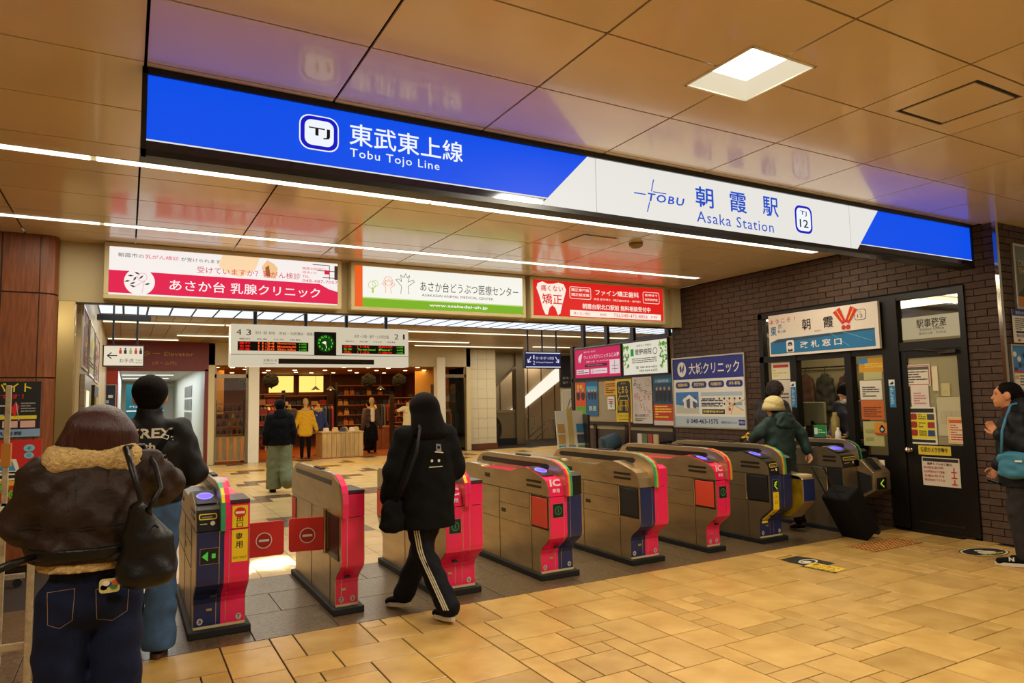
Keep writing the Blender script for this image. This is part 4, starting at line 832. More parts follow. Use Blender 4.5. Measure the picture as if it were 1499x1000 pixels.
board('poster', 'gold and blue poster at the top of the office window', OW, 4.99, 5.33, 1.80, 1.97, d_gold, th=.002)
board('notice', 'pale notice hanging under the gold poster on the office window', OW, 5.04, 5.27, 1.71, 1.80, pp((180, 176, 120), 1, (170, 166, 110), 14), th=.002)
def d_red(b, f, w, h): rect(b, f, 0, 0, w, h, P(214, 206, 180), .001); rect(b, f, .03, h-.07, w-.03, h-.03, P(180, 40, 34), .002); rows(b, f, .03, .03, w-.04, h-.09, 3, P(210, 190, 60), 4, .003)
board('notice', 'white notice with red heading left of the ticket window', OW, 6.33, 6.64, 1.76, 1.99, d_red, th=.002)
board('notice', 'white notice under the red headed one, behind the dark haired visitor', OW, 6.34, 6.64, 1.31, 1.75, pp((206, 196, 176), 7, (90, 80, 80), 15), th=.002)
# inside
ow = mat('office_wall', (150, 136, 104), .6)
o = MB().box((10.4, 3.9, 0), (10.5, 8.6, 2.8), ow).box((7.95, 3.9, 0), (10.4, 4.0, 2.8), ow).box((7.95, 8.5, 0), (10.4, 8.6, 2.8), ow).box((7.95, 3.9, 2.8), (10.5, 8.6, 2.9), ow).build('wall_office'); struct(o)
MB().box((7.95, 4.0, -.02), (10.4, 8.5, .004), mat('office_floor', (90, 80, 66), .5)).build('floor_mat', o)
t = empty('office_lamp', (9.0, 4.95, 2.72)); tag(t, 'twin tube lamp seen through the pane above the office door', 'light'); MB().box((-.5, -.1, .02), (.5, .1, .07), white).build('housing', t)
for s_ in (-1, 1): MB().tube([(-.48, s_*.05, 0), (.48, s_*.05, 0)], .016, mat('office_tube', (255, 236, 190), .5, emit=2), 8).build('tube', t)
ft = [mat('coat_%d' % k, c, .8, bump=.3, bs=30) for k, c in enumerate(((60, 34, 26), (50, 46, 34), (80, 50, 34)))]
t = MB().tube([(10.33, 6.6, 2.0), (10.33, 8.3, 2.0)], .012, steel_dk, 8).tube([(10.39, 6.7, 2.0), (10.33, 6.7, 2.0)], .01, steel_dk).tube([(10.39, 8.2, 2.0), (10.33, 8.2, 2.0)], .01, steel_dk).build('coat_rail'); tag(t, 'thin steel coat rail on the back wall of the office', 'rail')
for k, y in enumerate((7.2, 7.62, 8.0)):
    bl = Blob(.02, .04, .008); bl.econe((10.24, y, 1.85), (.05, .07), (10.24, y, 1.3), (.08, .15)); bl.cone((10.24, y-.1, 1.78), .05, (10.24, y-.16, 1.3), .05).cone((10.24, y+.1, 1.78), .05, (10.24, y+.16, 1.3), .05)
    o = bl.build('coat', ft[k]); tag(o, ('brown coat hanging on the office rail, nearest the clerk', 'olive coat hanging in the middle of the office rail', 'tan coat hanging at the far end of the office rail')[k], 'coat')
    MB().tube([(10.24, y-.12, 1.84), (10.24, y, 1.9), (10.24, y, 1.96), (10.31, y, 2.02)], .006, steel_dk, 6).build('hanger', o)
t = MB().box((8.35, 6.0, .0), (8.95, 8.2, .97), mat('desk_grey', (90, 84, 72), .5)).build('office_desk'); tag(t, 'grey office desk behind the ticket window', 'desk')
t = empty('monitor', (8.5, 6.55, .975)); tag(t, 'silver backed monitor on the desk behind the ticket window', 'monitor')
MB().box((-.02, -.2, .16), (.03, .2, .46), mat('silver_plastic', (150, 146, 110), .4)).build('screen_back', t, bevel=.01); MB().box((-.02, -.03, .02), (.02, .03, .2), steel_dk).box((-.1, -.1, 0), (.1, .1, .02), steel_dk).build('stand', t)
t = MB().box((7.9, 6.02, .97), (8.1, 6.2, 1.12), steel_dk).box((7.9, 6.02, 1.12), (8.1, 6.2, 1.14), chrome).build('ticket_printer'); tag(t, 'small dark ticket printer at the far end of the counter', 'printer')
t = MB().lathe([(.05, 0), (.055, .02), (.055, .26), (.03, .3), (.03, .34), (0, .34)], mat('clear_gold', (190, 170, 90), .2, trans=.5), c=(7.98, 5.82, .972)).build('plastic_bottle', smooth=True); tag(t, 'tall clear yellowish dispenser on the ticket counter', 'bottle')
t = MB().lathe([(.03, 0), (.035, .02), (.035, .1), (.015, .13), (.015, .16), (0, .16)], mat('sanitiser', (220, 210, 200), .3), c=(7.72, 5.6, .972)).build('sanitiser_bottle', smooth=True); tag(t, 'small white pump bottle on the ticket counter', 'bottle')
def d_gc(b, f, w, h): rect(b, f, 0, 0, w, h, P(20, 130, 60), .001); rect(b, f, 0, 0, w, h*.25, P(20, 60, 130), .002); poly(b, f, rrect(.01, .07, .06, .15, .01), P(220, 220, 210), .003); rows(b, f, .07, .08, w-.01, .14, 2, P(200, 230, 190), 2, .003)
board('counter_card', 'green and blue card standing on the ticket counter', 7.62, 5.69, 5.87, .975, 1.16, d_gc, 'card', th=.01)
def d_rc(b, f, w, h): rect(b, f, 0, 0, w, h, P(200, 40, 34), .001); rows(b, f, .02, .015, w-.02, h-.015, 1, P(240, 210, 200), 2, .003)
board('counter_card', 'low red plate at the edge of the ticket counter', 7.58, 5.66, 5.90, .93, .985, d_rc, 'sign', th=.01)
# ------------------------------------------------------------------ posters on the facing brick wall
def boardf(name, label, y, x0, x1, z0, z1, draw, cat='poster', th=.02, frame=None, back=None, fw=.022):
    f = Fr((x0, y, z0), (1, 0, 0)); w, h = x1-x0, z1-z0; b = MB(); slab(b, f, 0, 0, w, h, -th, 0, back or P(226, 220, 200)); draw(b, f, w, h); o = b.build(name); tag(o, label, cat)
    if frame:
        q = MB(); e = fw
        for a in ((-e, -e, w+e, 0), (-e, h, w+e, h+e), (-e, 0, 0, h), (w, 0, w+e, h)): slab(q, f, *a, -th, .014, frame)
        q.build('frame', o, bevel=.004)
    return o
silver = mat('silver_frame', (190, 182, 165), .3, .9)
def d_gr(b, f, w, h):
    rect(b, f, 0, 0, w, h, P(96, 96, 70), .001); poly(b, f, [(0, h*.75), (w, h*.7), (w, h), (0, h)], P(110, 120, 120), .002); rect(b, f, 0, 0, w, h*.18, P(190, 120, 30), .003); poly(b, f, [(0, h*.17), (w*.3, h*.35), (w*.5, h*.2), (w, h*.4), (w, h*.17)], P(50, 60, 30), .004)
    text(b, f, 'CREATE', .06, h*.68, .06, P(190, 180, 150), .36); text(b, f, 'THE DAY', .06, h*.55, .06, P(190, 180, 150), .36)
boardf('landscape_poster', 'silver framed landscape poster high on the facing brick wall', 3.69, 8.1, 8.7, 2.42, 3.06, d_gr, frame=silver, fw=.03)
def d_bn(b, f, w, h): rect(b, f, 0, h-.07, w, h, P(30, 50, 130), .002); text(b, f, '重要なお知らせ', .06, h-.055, .035, P(220, 220, 220), .3); rows(b, f, .04, .13, w-.03, h-.09, 6, P(100, 100, 110), 5); rect(b, f, .05, .1, .3, .12, P(30, 26, 26), .003); text(b, f, '東武鉄道', .05, .055, .035, P(40, 60, 160), .2); disc(b, f, .1, .025, .03, .012, P(200, 40, 40), .003)
boardf('information_sheet', 'white information sheet with blue heading below the framed landscape', 3.69, 7.97, 8.42, 2.04, 2.39, d_bn, th=.004)
def d_cl(b, f, w, h):
    rect(b, f, 0, h*.4, w, h, P(60, 130, 190), .001); r = random.Random(3)
    for k in range(22): u, v = r.uniform(.03, w-.03), r.uniform(h*.45, h*.92); disc(b, f, u, v, .04, .03, P(*r.choice(((200, 60, 40), (230, 190, 60), (230, 220, 210), (60, 60, 90), (190, 80, 60)))), .002+.0002*k, 7)
    rect(b, f, 0, h*.38, w, h*.43, P(200, 60, 60), .007); disc(b, f, .07, h*.28, .03, .02, P(220, 170, 50), .004); rows(b, f, .12, .03, w-.03, h*.34, 4, P(110, 100, 100), 6)
boardf('event_poster', 'silver framed colourful event poster above the woman with the blue bag', 3.69, 7.9, 8.4, 1.56, 2.0, d_cl, frame=silver)
# ------------------------------------------------------------------ posters on the wooden pillar, left stand
def d_yb(b, f, w, h):
    rect(b, f, 0, 0, w, h, P(16, 14, 14), .001); yl, rd, wh = P(226, 206, 40), P(210, 30, 24), P(190, 186, 180)
    text(b, f, '闇バイト', w-.48, h-.105, .09, yl, .4, bold=.04); text(b, f, '犯罪です！', w-.5, h-.17, .05, rd, .36, bold=.03)
    rows(b, f, w-.52, h-.34, w-.26, h-.19, 5, wh, 3); poly(b, f, [(w-.25, h-.28), (w-.2, h-.2), (w-.17, h-.24), (w-.2, h-.34)], rd, .003); line(b, f, (w-.2, h-.2), (w-.17, h-.38), .006, wh, .004); rows(b, f, w-.16, h-.3, w-.04, h-.2, 4, P(150, 146, 140), 5)
    rect(b, f, .02, .17, w-.03, .205, yl, .002); rows(b, f, w-.5, .07, w-.34, .15, 2, P(60, 130, 160), 6); rect(b, f, w-.3, .09, w-.18, .155, P(220, 170, 160), .003); rect(b, f, w-.16, .09, w-.04, .155, P(220, 170, 160), .003)
    rect(b, f, 0, 0, w, .075, P(130, 160, 190), .003); text(b, f, '埼玉県警察', w-.5, .015, .04, P(20, 30, 60), .36, bold=.02)
boardf('crime_poster', 'black police poster with yellow headline on the wooden pillar', 8.2, -1.35, -.735, 1.285, 1.82, d_yb, th=.005)
def d_bus(b, f, w, h):
    rect(b, f, 0, 0, w, h, P(196, 30, 22), .001); wh = P(226, 220, 200)
    poly(b, f, [(w-.5, h-.3), (w-.16, h-.32), (w-.2, h-.18), (w-.44, h-.17)], wh, .003); poly(b, f, [(w-.46, h-.28), (w-.2, h-.29), (w-.23, h-.2), (w-.42, h-.2)], P(60, 140, 180), .004); rect(b, f, w-.5, h-.38, w-.15, h-.3, wh, .003); rect(b, f, w-.45, h-.36, w-.2, h-.33, P(30, 26, 26), .004); rect(b, f, w-.48, h-.43, w-.17, h-.385, P(226, 170, 40), .003)
    disc(b, f, w-.1, h-.08, .045, .035, P(120, 190, 210), .004); text(b, f, 'そ', w-.1, h-.1, .035, P(20, 40, 60), .04, .005, al='C'); disc(b, f, w-.1, h-.15, .04, .03, P(120, 190, 210), .004); text(b, f, 'の', w-.1, h-.165, .03, P(20, 40, 60), .035, .005, al='C')
    for u, v in ((w-.42, .08), (w-.3, .13), (w-.2, .06)): disc(b, f, u, v, .055, .05, P(120, 180, 40), .005); ring(b, f, u, v, .035, .006, P(60, 120, 20), .006)
boardf('bus_poster', 'red poster with a white bus and green melons on the wooden pillar', 8.2, -1.35, -.715, .68, 1.255, d_bus, th=.005)
t = empty('display_stand', (0, 0, 0)); tag(t, 'aluminium display stand with worn legs at the left edge', 'stand'); al_ = mat('worn_aluminium', (186, 170, 140), .5, .4, var=.25, vs=20)
MB().box((-.475, 4.885, 0), (-.44, 4.92, 1.0), al_).build('leg', t, bevel=.003); MB().box((-.66, 5.3, 0), (-.63, 5.33, 1.7), al_).build('leg', t, bevel=.003); MB().box((-1.2, 4.885, 0), (-1.165, 4.92, 1.0), al_).build('leg', t, bevel=.003)
MB().box((-1.17, 4.89, .93), (-.47, 4.915, .955), al_).build('cross_bar', t); MB().box((-1.17, 4.89, .2), (-.47, 4.915, .235), al_).build('cross_bar', t); MB().box((-1.3, 5.3, .95), (-.63, 5.33, .975), al_).build('cross_bar', t)
MB().box((-.67, 5.29, 1.2), (-.62, 5.34, 1.34), mat('orange_tape', (196, 130, 40), .4)).build('tape', t); MB().box((-.66, 4.9, .94), (-.63, 5.32, .96), al_).build('side_bar', t)
t = empty('wheeled_base', (-.85, 7.6, 0)); tag(t, 'grey wheeled sign base standing by the wooden pillar', 'stand'); MB().box((-.5, -.05, .07), (.1, 0, .11), al_).build('bar', t)
for x in (-.45, .05): MB().lathe([(0, -.02), (.035, -.02), (.035, .02), (0, .02)], blackp, M=Matrix.Translation((x, -.03, .035)) @ Matrix.Rotation(PI/2, 4, 'X')).build('caster', t, smooth=False)
# ------------------------------------------------------------------ machines and posters along the inner left wall
def d_any(cols, seed):
    def f_(b, f, w, h):
        r = random.Random(seed); rect(b, f, 0, 0, w, h, P(*cols[0]), .001)
        for k in range(9): u, v = r.uniform(0, w*.8), r.uniform(0, h*.85); rect(b, f, u, v, min(w, u+r.uniform(.1, .4)*w), min(h, v+r.uniform(.05, .2)*h), P(*r.choice(cols[1:])), .002+.0003*k)
        rows(b, f, .1*w, .08*h, .9*w, .35*h, 4, P(60, 40, 30), seed, .006)
    return f_
def boardl(name, label, y0, y1, z0, z1, draw, x=-.44, fr_=silver, em=None):
    f = Fr((x, y0, z0), (0, 1, 0)); w, h = y1-y0, z1-z0; b = MB(); slab(b, f, 0, 0, w, h, -.01, 0, P(226, 220, 200)); draw(b, f, w, h); o = b.build(name); tag(o, label, 'poster')
    q = MB(); e = .025
    for a in ((-e, -e, w+e, 0), (-e, h, w+e, h+e), (-e, 0, 0, h), (w, 0, w+e, h)): slab(q, f, *a, -.01, .012, fr_)
    q.build('frame', o); return o
boardl('wall_poster', 'red and orange framed poster nearest on the inner left wall', 8.85, 10.0, 2.02, 2.66, d_any([(150, 34, 24), (196, 120, 40), (220, 190, 90), (120, 20, 20)], 1))
boardl('wall_poster', 'pale framed poster second along the inner left wall', 10.4, 11.9, 2.0, 2.66, d_any([(206, 196, 160), (170, 160, 120), (190, 180, 150), (220, 200, 100)], 2))
boardl('wall_poster', 'pinkish framed poster farthest along the inner left wall', 12.2, 13.9, 1.98, 2.66, d_any([(190, 150, 140), (160, 60, 60), (210, 190, 180), (120, 90, 100)], 3))
o = MB().box((-.445, 8.8, .1), (-.40, 10.4, 1.92), steel).box((-.402, 9.15, .8), (-.395, 9.75, 1.75), mat('lit_panel', (255, 246, 200), .4, emit=.9)).build('light_panel'); tag(o, 'steel wall panel with a lit pane behind the brass post', 'panel')
o = MB().box((-.445, 10.9, .0), (-.38, 12.4, 1.86), steel_dk).build('vending_machine'); tag(o, 'vending machine with bright bottles along the inner left wall', 'vending machine')
b = MB(); r = random.Random(5)
for i in range(8):
    for j in range(5): b.box((-.38, 11.0+i*.16, .75+j*.2), (-.365, 11.1+i*.16, .9+j*.2), P(*r.choice(((200, 60, 40), (230, 200, 60), (90, 160, 60), (220, 220, 210)))))
q = b.build('bottle_display', o); q['kind'] = 'stuff'
o = boardf('wall_poster', 'blue and gold framed poster beside the elevator corridor', 19.78, -.6, -.25, 1.5, 2.1, d_any([(30, 40, 70), (200, 150, 60), (150, 190, 220), (230, 230, 230)], 7), frame=silver)
# ------------------------------------------------------------------ ticket gates. local x across, y away from the front (0 = y 5.08), z up
pinkm = mat('pink_panel', (236, 22, 92), .3, coat=.3); navym = mat('navy_panel_gate', (16, 34, 88), .35, coat=.2)
redf = mat('red_flap', (206, 34, 34), .45, bump=.1, bs=80); orf = mat('orange_flap', (206, 64, 36), .5, bump=.1, bs=80); blf = mat('black_flap', (24, 22, 22), .5)
yel = mat('yellow_sticker', (240, 206, 30), .4); greenm = mat('green_stripe', (40, 160, 110), .35); rubber = mat('black_rubber', (16, 15, 15), .6)
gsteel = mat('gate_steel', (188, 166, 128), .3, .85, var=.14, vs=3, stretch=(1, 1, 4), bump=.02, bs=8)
glow_b = mat('reader_glow', (110, 90, 255), .3, emit=1.1)
LOW = [(.16, .05), (.16, .215), (.15, .25), (.115, .287), (.045, .335), (.01, .368), (.0, .405), (.0, .715)]
BACK = [(1.68, .715), (1.68, .42), (1.52, .25), (1.52, .05)]
DECK = [(.0, .72), (.012, .80), (.05, .85), (.12, .88), (.25, .915), (.39, .943), (.52, .925), (.67, .888), (1.27, .884), (1.32, .906), (1.62, .906), (1.68, .88), (1.68, .72)]
BOX = [(1.68-a, b) for a, b in DECK[::-1]]
RIDGE = [(-.05, .72), (-.05, .82), (-.035, .90), (.0, .945), (.08, .985), (.2, 1.012), (.3, 1.02), (1.4, 1.02), (1.52, 1.01), (1.62, .975), (1.68, .92), (1.72, .82), (1.72, .72)]
def zy(path, y):
    for (a, b), (c, d) in zip(path, path[1:]):
        if a <= y <= c and c > a: return b+(d-b)*(y-a)/(c-a)
    return .88
def face_ribbon(name, t, x0, x1, pts, m, th=.004): return MB().ribbon(pts[::-1] if False else pts, x0, x1, th, m).build(name, t)
def gate(x, label, left, right, ridge, w=.335, numbers=(), flap='black', backflap=None, dark=False, y=5.08):
    """left/right: dict(kind 'deck'|'box', col, w); ridge: stripe colours, x range"""
    t = empty('ticket_gate', (x, y, 0)); tag(t, label, 'ticket gate', 'ticket gates across the concourse')
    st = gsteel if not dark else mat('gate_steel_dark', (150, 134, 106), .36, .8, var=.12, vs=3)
    rx0, rx1 = ridge['x']
    MB().box((-.03, .10, 0), (w+.03, 1.58, .05), rubber).build('plinth', t, bevel=.006)
    body = LOW+[(.0, .72), (1.68, .72)]+BACK
    MB().prism(LOW+BACK, 0, w, st).build('body', t)
    for side, x0, x1 in ((left, 0, rx0), (right, rx1, w)):
        if x1-x0 < .02: continue
        pr = DECK if side['kind'] == 'deck' else BOX
        MB().prism(pr, x0, x1, st).build('deck', t)
        col = side['col']
        if side['kind'] == 'deck':
            MB().ribbon(DECK[:4][::1], x0+.004, x1, -.0035, side.get('top', col)).build('reader_front', t)
            tp = MB(); tm_ = side.get('top', col)
            if tm_ is not gsteel: tp.ribbon(DECK[2:9], x0+.003, x1, -.003, tm_).build('deck_cover', t)
            # reader window and marks lie on the slope
            if tm_ is not gsteel:
                a, b = Vector((0, .13, .8865)), Vector((0, .36, .9405)); d = (b-a).normalized(); f = Fr((x0+.01, .1, .883), (1, 0, 0), (0, d.y, d.z)); q = MB(); ww = x1-x0-.02
                poly(q, f, rrect(0, .01, ww, .27, .01), blackp, .004); disc(q, f, ww/2, .15, ww*.4, .075, glow_b, .007); ring(q, f, ww/2, .15, ww*.44, .006, P(220, 220, 240), .008); q.build('card_reader', t)
                f = Fr((x0, 0, 0), (1, 0, 0), (0, .35, .93)); f.O = Vector((x0+.004, .003, .74)); f.N = Vector((0, -.93, .35)); f = Fr((x0+.004, -.004, .735), (1, 0, 0), Vector((0, .13, .13)).normalized() if False else (0, .02, .1)); q = MB()
                if side.get('ic'): text(q, f, 'IC', .012, .07, .06, P(240, 220, 225), ww*.85, .006, bold=.035); text(q, f, '専用', .03, .015, .035, P(240, 220, 225), ww*.6, .006, bold=.02)
                else: q2 = rrect(.012, .06, ww, .1, .012); poly(q, f, q2, yel, .005); poly(q, f, rrect(.02, .067, ww-.008, .093, .008), blackp, .006); rect(q, f, .03, .074, ww-.03, .08, P(150, 150, 130), .007); disc(q, f, ww*.78, .035, .015, .015, P(220, 220, 210), .006, 12); rect(q, f, .02, .03, ww*.5, .036, P(200, 200, 190), .006)
                q.build('reader_mark', t)
        else:
            MB().ribbon(BOX[:3], x0+.004, x1-.002, -.004, col if side.get('upper') is None else side['upper']).build('upper_panel', t)
            MB().box((x0+.002, -.004, .888), (x1, .35, .912), mat('gate_lip', (60, 40, 36), .4)).build('lip', t) if side.get('lip') else None
            if side.get('slope'): MB().ribbon(BOX[3:9], x0+.004, x1-.004, -.003, col).build('deck_cover', t)
        MB().ribbon(LOW, x0+.006 if side is left else x0, x1 if side is left else x1-.006, -.004, col).build('front_panel', t)
        if side is right and left['col'] is not right['col'] or True: MB().ribbon(LOW, (x1 if side is left else x0)-.0015, (x1 if side is left else x0)+.0015, -.006, chrome).build('seam', t)
    # fill the front under the ridge
    mid = (rx0+rx1)/2
    if rx0 > 0: MB().ribbon(LOW, rx0, mid, -.004, left['col']).build('front_panel', t)
    MB().ribbon(LOW, mid if rx0 > 0 else .006, rx1, -.004, right['col']).build('front_panel', t)
    MB().prism(RIDGE, rx0, rx1, st).build('ridge', t, bevel=.006)
    n = len(ridge['stripes']); sw_ = (rx1-rx0)/n
    for k, m_ in enumerate(ridge['stripes']): MB().ribbon(RIDGE[:6] if not ridge.get('long') else RIDGE[:9], rx0+k*sw_+.001, rx0+(k+1)*sw_-.001, -.003, m_).build('stripe', t)
    b = MB()
    sl = [(.22, .94), (.25, .922), (1.52, .922), (1.56, .945), (1.52, .972), (.25, .972), (.22, .955)]
    b.prism(sl, rx0-.003, rx0+.002, blackm).prism(sl, rx1-.002, rx1+.003, blackm).build('light_slot', t)
    MB().box((mid-.02, .62, 1.018), (mid+.02, .86, 1.034), blackp).build('sensor', t, bevel=.006)
    # side details: seams, vents, plates, flap bay
    for sx, s_ in ((0, -1), (w, 1)):
        b = MB(); X0_, X1_ = (sx-.0025, sx+.001) if s_ < 0 else (sx-.001, sx+.0025)
        seam = mat('dark_seam', (40, 32, 24), .6)  # panel seams drawn as thin dark strips
        for y0, z0, y1, z1 in ((.03, .7185, 1.66, .7215), (.34, .4255, 1.64, .4285), (.32, .43, .324, .715), (.9, .43, .904, .72), (.3, .05, .303, .42), (.9, .05, .903, .42), (.34, .58, .9, .583)): b.box((X0_, y0, z0), (X1_, y1, z1), seam)
        b.build('side_seam', t)['kind'] = 'stuff'
        b = MB()
        if (left if s_ < 0 else right)['kind'] == 'deck' and (rx0 > .02 if s_ < 0 else rx1 < w-.02):
            for zz in (.79, .833): b.prism([(.12, zz), (.13, zz-.011), (.37, zz-.011), (.38, zz), (.37, zz+.011), (.13, zz+.011)], X0_-.001, X1_+.001, steel_dk)
            b.build('vent_slots', t)['kind'] = 'stuff'
        MB().box((X0_, 1.1, .795), (X1_, 1.2, .835), steel_dk).box((X0_-.001, 1.11, .8), (X1_+.001, 1.19, .815), blackp).build('lock_plate', t)
        MB().box((X0_, .78, .495), (X1_, .86, .53), steel_dk).build('key_plate', t)
        fm = {'black': blf, 'orange': orf, 'red': redf, 'none': None}[flap if s_ < 0 else 'black']
        if fm:
            MB().box((X0_, .018, .435), (X1_, .30, .712), blackm).build('flap_bay', t)
            MB().box((X0_-.004, .03, .45), (X1_+.004, .285, .70), fm).build('flap', t, bevel=.004)
            MB().tube([(sx+s_*.006, .305, .44), (sx+s_*.006, .305, .712)], .009, chrome, 8).build('hinge', t)
        if backflap and s_ < 0: MB().box((X0_, 1.5, .43), (X1_, 1.675, .70), blackm).build('flap_bay', t); MB().box((X0_-.004, 1.515, .445), (X1_+.004, 1.672, .69), {'orange': orf, 'red': redf, 'black': blf}[backflap]).build('flap', t)
    f = Fr((0, .154, 0), (1, 0, 0)); b = MB()
    for u, s_ in numbers: disc(b, f, u, .10, .02, .023, P(190, 182, 170), .002, 8); text(b, f, s_, u, .088, .024, P(20, 20, 24), None, .003, al='C', bold=.02)
    if b.v: b.build('lane_number', t)['kind'] = 'stuff'
    MB().box((w*.25, .148, .165), (w*.25+.035, .156, .18), silver).build('badge', t)
    MB().box((w*.3, .075, .27), (w*.3+.04, .1, .285), blackp).build('key_hole', t)
    MB().box((.004, .15, .05), (w-.004, .16, .066), cream).build('foot_strip', t)
    return t
def disp(t, x0, x1, z0, z1, kind='x', m=None):
    b = MB(); f = Fr((0, -.006, 0), (1, 0, 0)); rect(b, f, x0, z0, x1, z1, P(150, 140, 120), .0); rect(b, f, x0+.003, z0+.003, x1-.003, z1-.003, P(10, 12, 12), .001); g_ = E(80, 190, 60, s=.7); w, h = x1-x0, z1-z0; c = (x0+x1)/2, (z0+z1)/2
    if kind == 'arrow': poly(b, f, [(x0+w*.1, c[1]), (x0+w*.42, z0+h*.2), (x0+w*.42, z1-h*.2)], g_, .003); rect(b, f, x0+w*.62, c[1]-h*.14, x0+w*.82, c[1]+h*.14, g_, .003)
    elif kind == 'yarrow': yg = E(170, 210, 40, s=.8); line(b, f, (c[0]-w*.1, c[1]+h*.3), (c[0]+w*.1, c[1]), .012, yg, .003); line(b, f, (c[0]+w*.25, c[1]+h*.35), (c[0]-w*.2, c[1]), .012, yg, .003); line(b, f, (c[0]+w*.25, c[1]-h*.35), (c[0]-w*.2, c[1]), .012, yg, .003)
    else: dg = E(40, 110, 50, s=.6); ring(b, f, c[0], c[1], w*.34, .01, dg, .003, 10, h*.32); rect(b, f, c[0]-.006, c[1]-h*.15, c[0]+.006, c[1]+h*.15, dg, .004)
    b.build('lane_display', t)
def noentry(name, t, M, w, h, m, hole=True):
    """swinging flap with a no-entry disc"""
    b = MB(); q = rrect(0, 0, w, h, .02, 3); b.prism(q, -.012, .012, m, ax=1, M=M); o = b.build(name, t); f = Fr((0, 0, 0), (1, 0, 0)); b = MB()
    f.O = M @ Vector((0, -.013, 0)); f.U = (M.to_3x3() @ Vector((1, 0, 0))); f.V = Vector((0, 0, 1)); f.N = f.U.cross(f.V)
    u = w*.52; disc(b, f, u, h*.47, .058, .058, P(236, 226, 216), .001, 24); disc(b, f, u, h*.47, .052, .052, P(170, 18, 22), .002, 24); rect(b, f, u-.036, h*.47-.008, u+.036, h*.47+.008, P(230, 222, 210), .003); b.build('no_entry_mark', o); return o
blkdeck = dict(kind='deck', col=navym, top=blackm)
# A: lanes 8 and 7
A = gate(.42, 'gate with yellow exit only sticker and red flap, nearest the jacketed couple', dict(kind='deck', col=navym, top=blackm), dict(kind='box', col=pinkm, lip=True, slope=True), dict(x=(.145, .205), stripes=(greenm, pinkm)), .335, ((.045, '8'), (.29, '7')), 'none')
disp(A, .025, .142, .505, .61, 'arrow')
b = MB(); f = Fr((0, -.0045, 0), (1, 0, 0)); rect(b, f, .222, .5, .322, .712, yel, .0); text(b, f, '専', .245, .645, .045, P(30, 26, 20), .045, .001, bold=.02); text(b, f, '用', .245, .59, .045, P(30, 26, 20), .045, .001, bold=.02); text(b, f, 'EXIT ONLY', .23, .52, .016, P(60, 50, 20), .085, .001); b.build('exit_sticker', A)
b = MB(); f = Fr((0, -.006, 0), (1, 0, 0)); rect(b, f, .222, .725, .322, .872, yel, .0); disc(b, f, .272, .826, .038, .034, P(206, 30, 24), .001); rect(b, f, .242, .818, .302, .834, P(236, 226, 200), .002); text(b, f, '出', .25, .765, .035, P(30, 26, 20), .042, .001, bold=.02); text(b, f, '口', .25, .728, .03, P(30, 26, 20), .04, .001, bold=.02); b.build('exit_sticker', A)
b = MB(); b.ribbon(RIDGE[2:5], .152, .172, -.006, yel); b.build('caution_tape', A)
noentry('open_flap', A, Matrix.Translation((.34, .42, .428)), .3, .25, redf)
MB().tube([(.345, .42, .42), (.345, .42, .69)], .012, blackp, 8).build('hinge', A)
# B: narrow lanes 7 and 6
B = gate(1.38, 'narrow pink gate with plain steel side and no entry flap, second from the left', dict(kind='deck', col=pinkm), dict(kind='box', col=pinkm, lip=True), dict(x=(.0, .045), stripes=(pinkm,)), .175, ((.045, '7'), (.13, '6')), 'none', 'red')
MB().prism([(.0, .72), (-.02, .85), (.05, .96), (.2, 1.0), (1.45, 1.0), (1.6, .96), (1.68, .85), (1.68, .72)], -.004, .004, gsteel).build('side_plate', B)
MB().box((-.006, .25, .93), (0, 1.5, .968), blackm).build('light_slot', B)
MB().box((-.006, .3, .43), (.03, .36, .72), blackm).box((-.006, .05, .40), (.002, .36, .44), blackm).box((-.005, .06, .44), (.001, .3, .712), mat('flap_recess', (60, 30, 24), .5)).build('flap_bay', B)
MB().tube([(-.012, .4, .40), (-.012, .4, .74)], .016, chrome, 10).build('hinge', B)
M_ = Matrix.Translation((-.015, .42, .425)) @ Matrix.Rotation(math.radians(180-14), 4, 'Z') @ Matrix.Translation((0, 0, 0))
q = MB(); noentry('open_flap', B, Matrix.Translation((-.27, .48, .425)) @ Matrix.Rotation(math.radians(-13), 4, 'Z'), .262, .25, redf)
# C: both halves pink, lanes 6 and 5
Cg = gate(2.2, 'all pink gate partly hidden behind the woman in black', dict(kind='deck', col=pinkm, top=pinkm, ic=1), dict(kind='box', col=pinkm, lip=True), dict(x=(.15, .21), stripes=(pinkm, pinkm)), .33, ((.06, '6'), (.27, '5')), 'none', 'orange')
disp(Cg, .03, .135, .51, .625); MB().ribbon(RIDGE[2:5], .155, .18, -.006, yel).build('caution_tape', Cg)
# D
yg = mat('amber_stripe', (220, 160, 40), .35); ls = mat('lime_stripe', (160, 190, 50), .35)
D = gate(3.16, 'gate with rainbow ridge, pink left front and navy right front, fourth from the left', dict(kind='deck', col=pinkm, top=pinkm, ic=1), dict(kind='box', col=navym, upper=blackm), dict(x=(.145, .21), stripes=(pinkm, yg, greenm)), .335, ((.04, '5'), (.29, '4')), 'orange')
disp(D, .03, .14, .54, .66)
Eg = gate(4.14, 'gate with blank navy left front and pink right front, black flap on its side', dict(kind='deck', col=navym, top=gsteel), dict(kind='box', col=pinkm), dict(x=(.14, .205), stripes=(greenm, ls, pinkm)), .335, ((.04, '4'), (.29, '3')), 'black')
Fg = gate(5.1, 'narrow pink gate marked IC with an orange flap, third from the brick wall', dict(kind='deck', col=pinkm, top=pinkm, ic=1), dict(kind='deck', col=pinkm), dict(x=(.12, .175), stripes=(pinkm, yg)), .175, ((.045, '3'), (.13, '2')), 'orange')
disp(Fg, .03, .135, .54, .66)
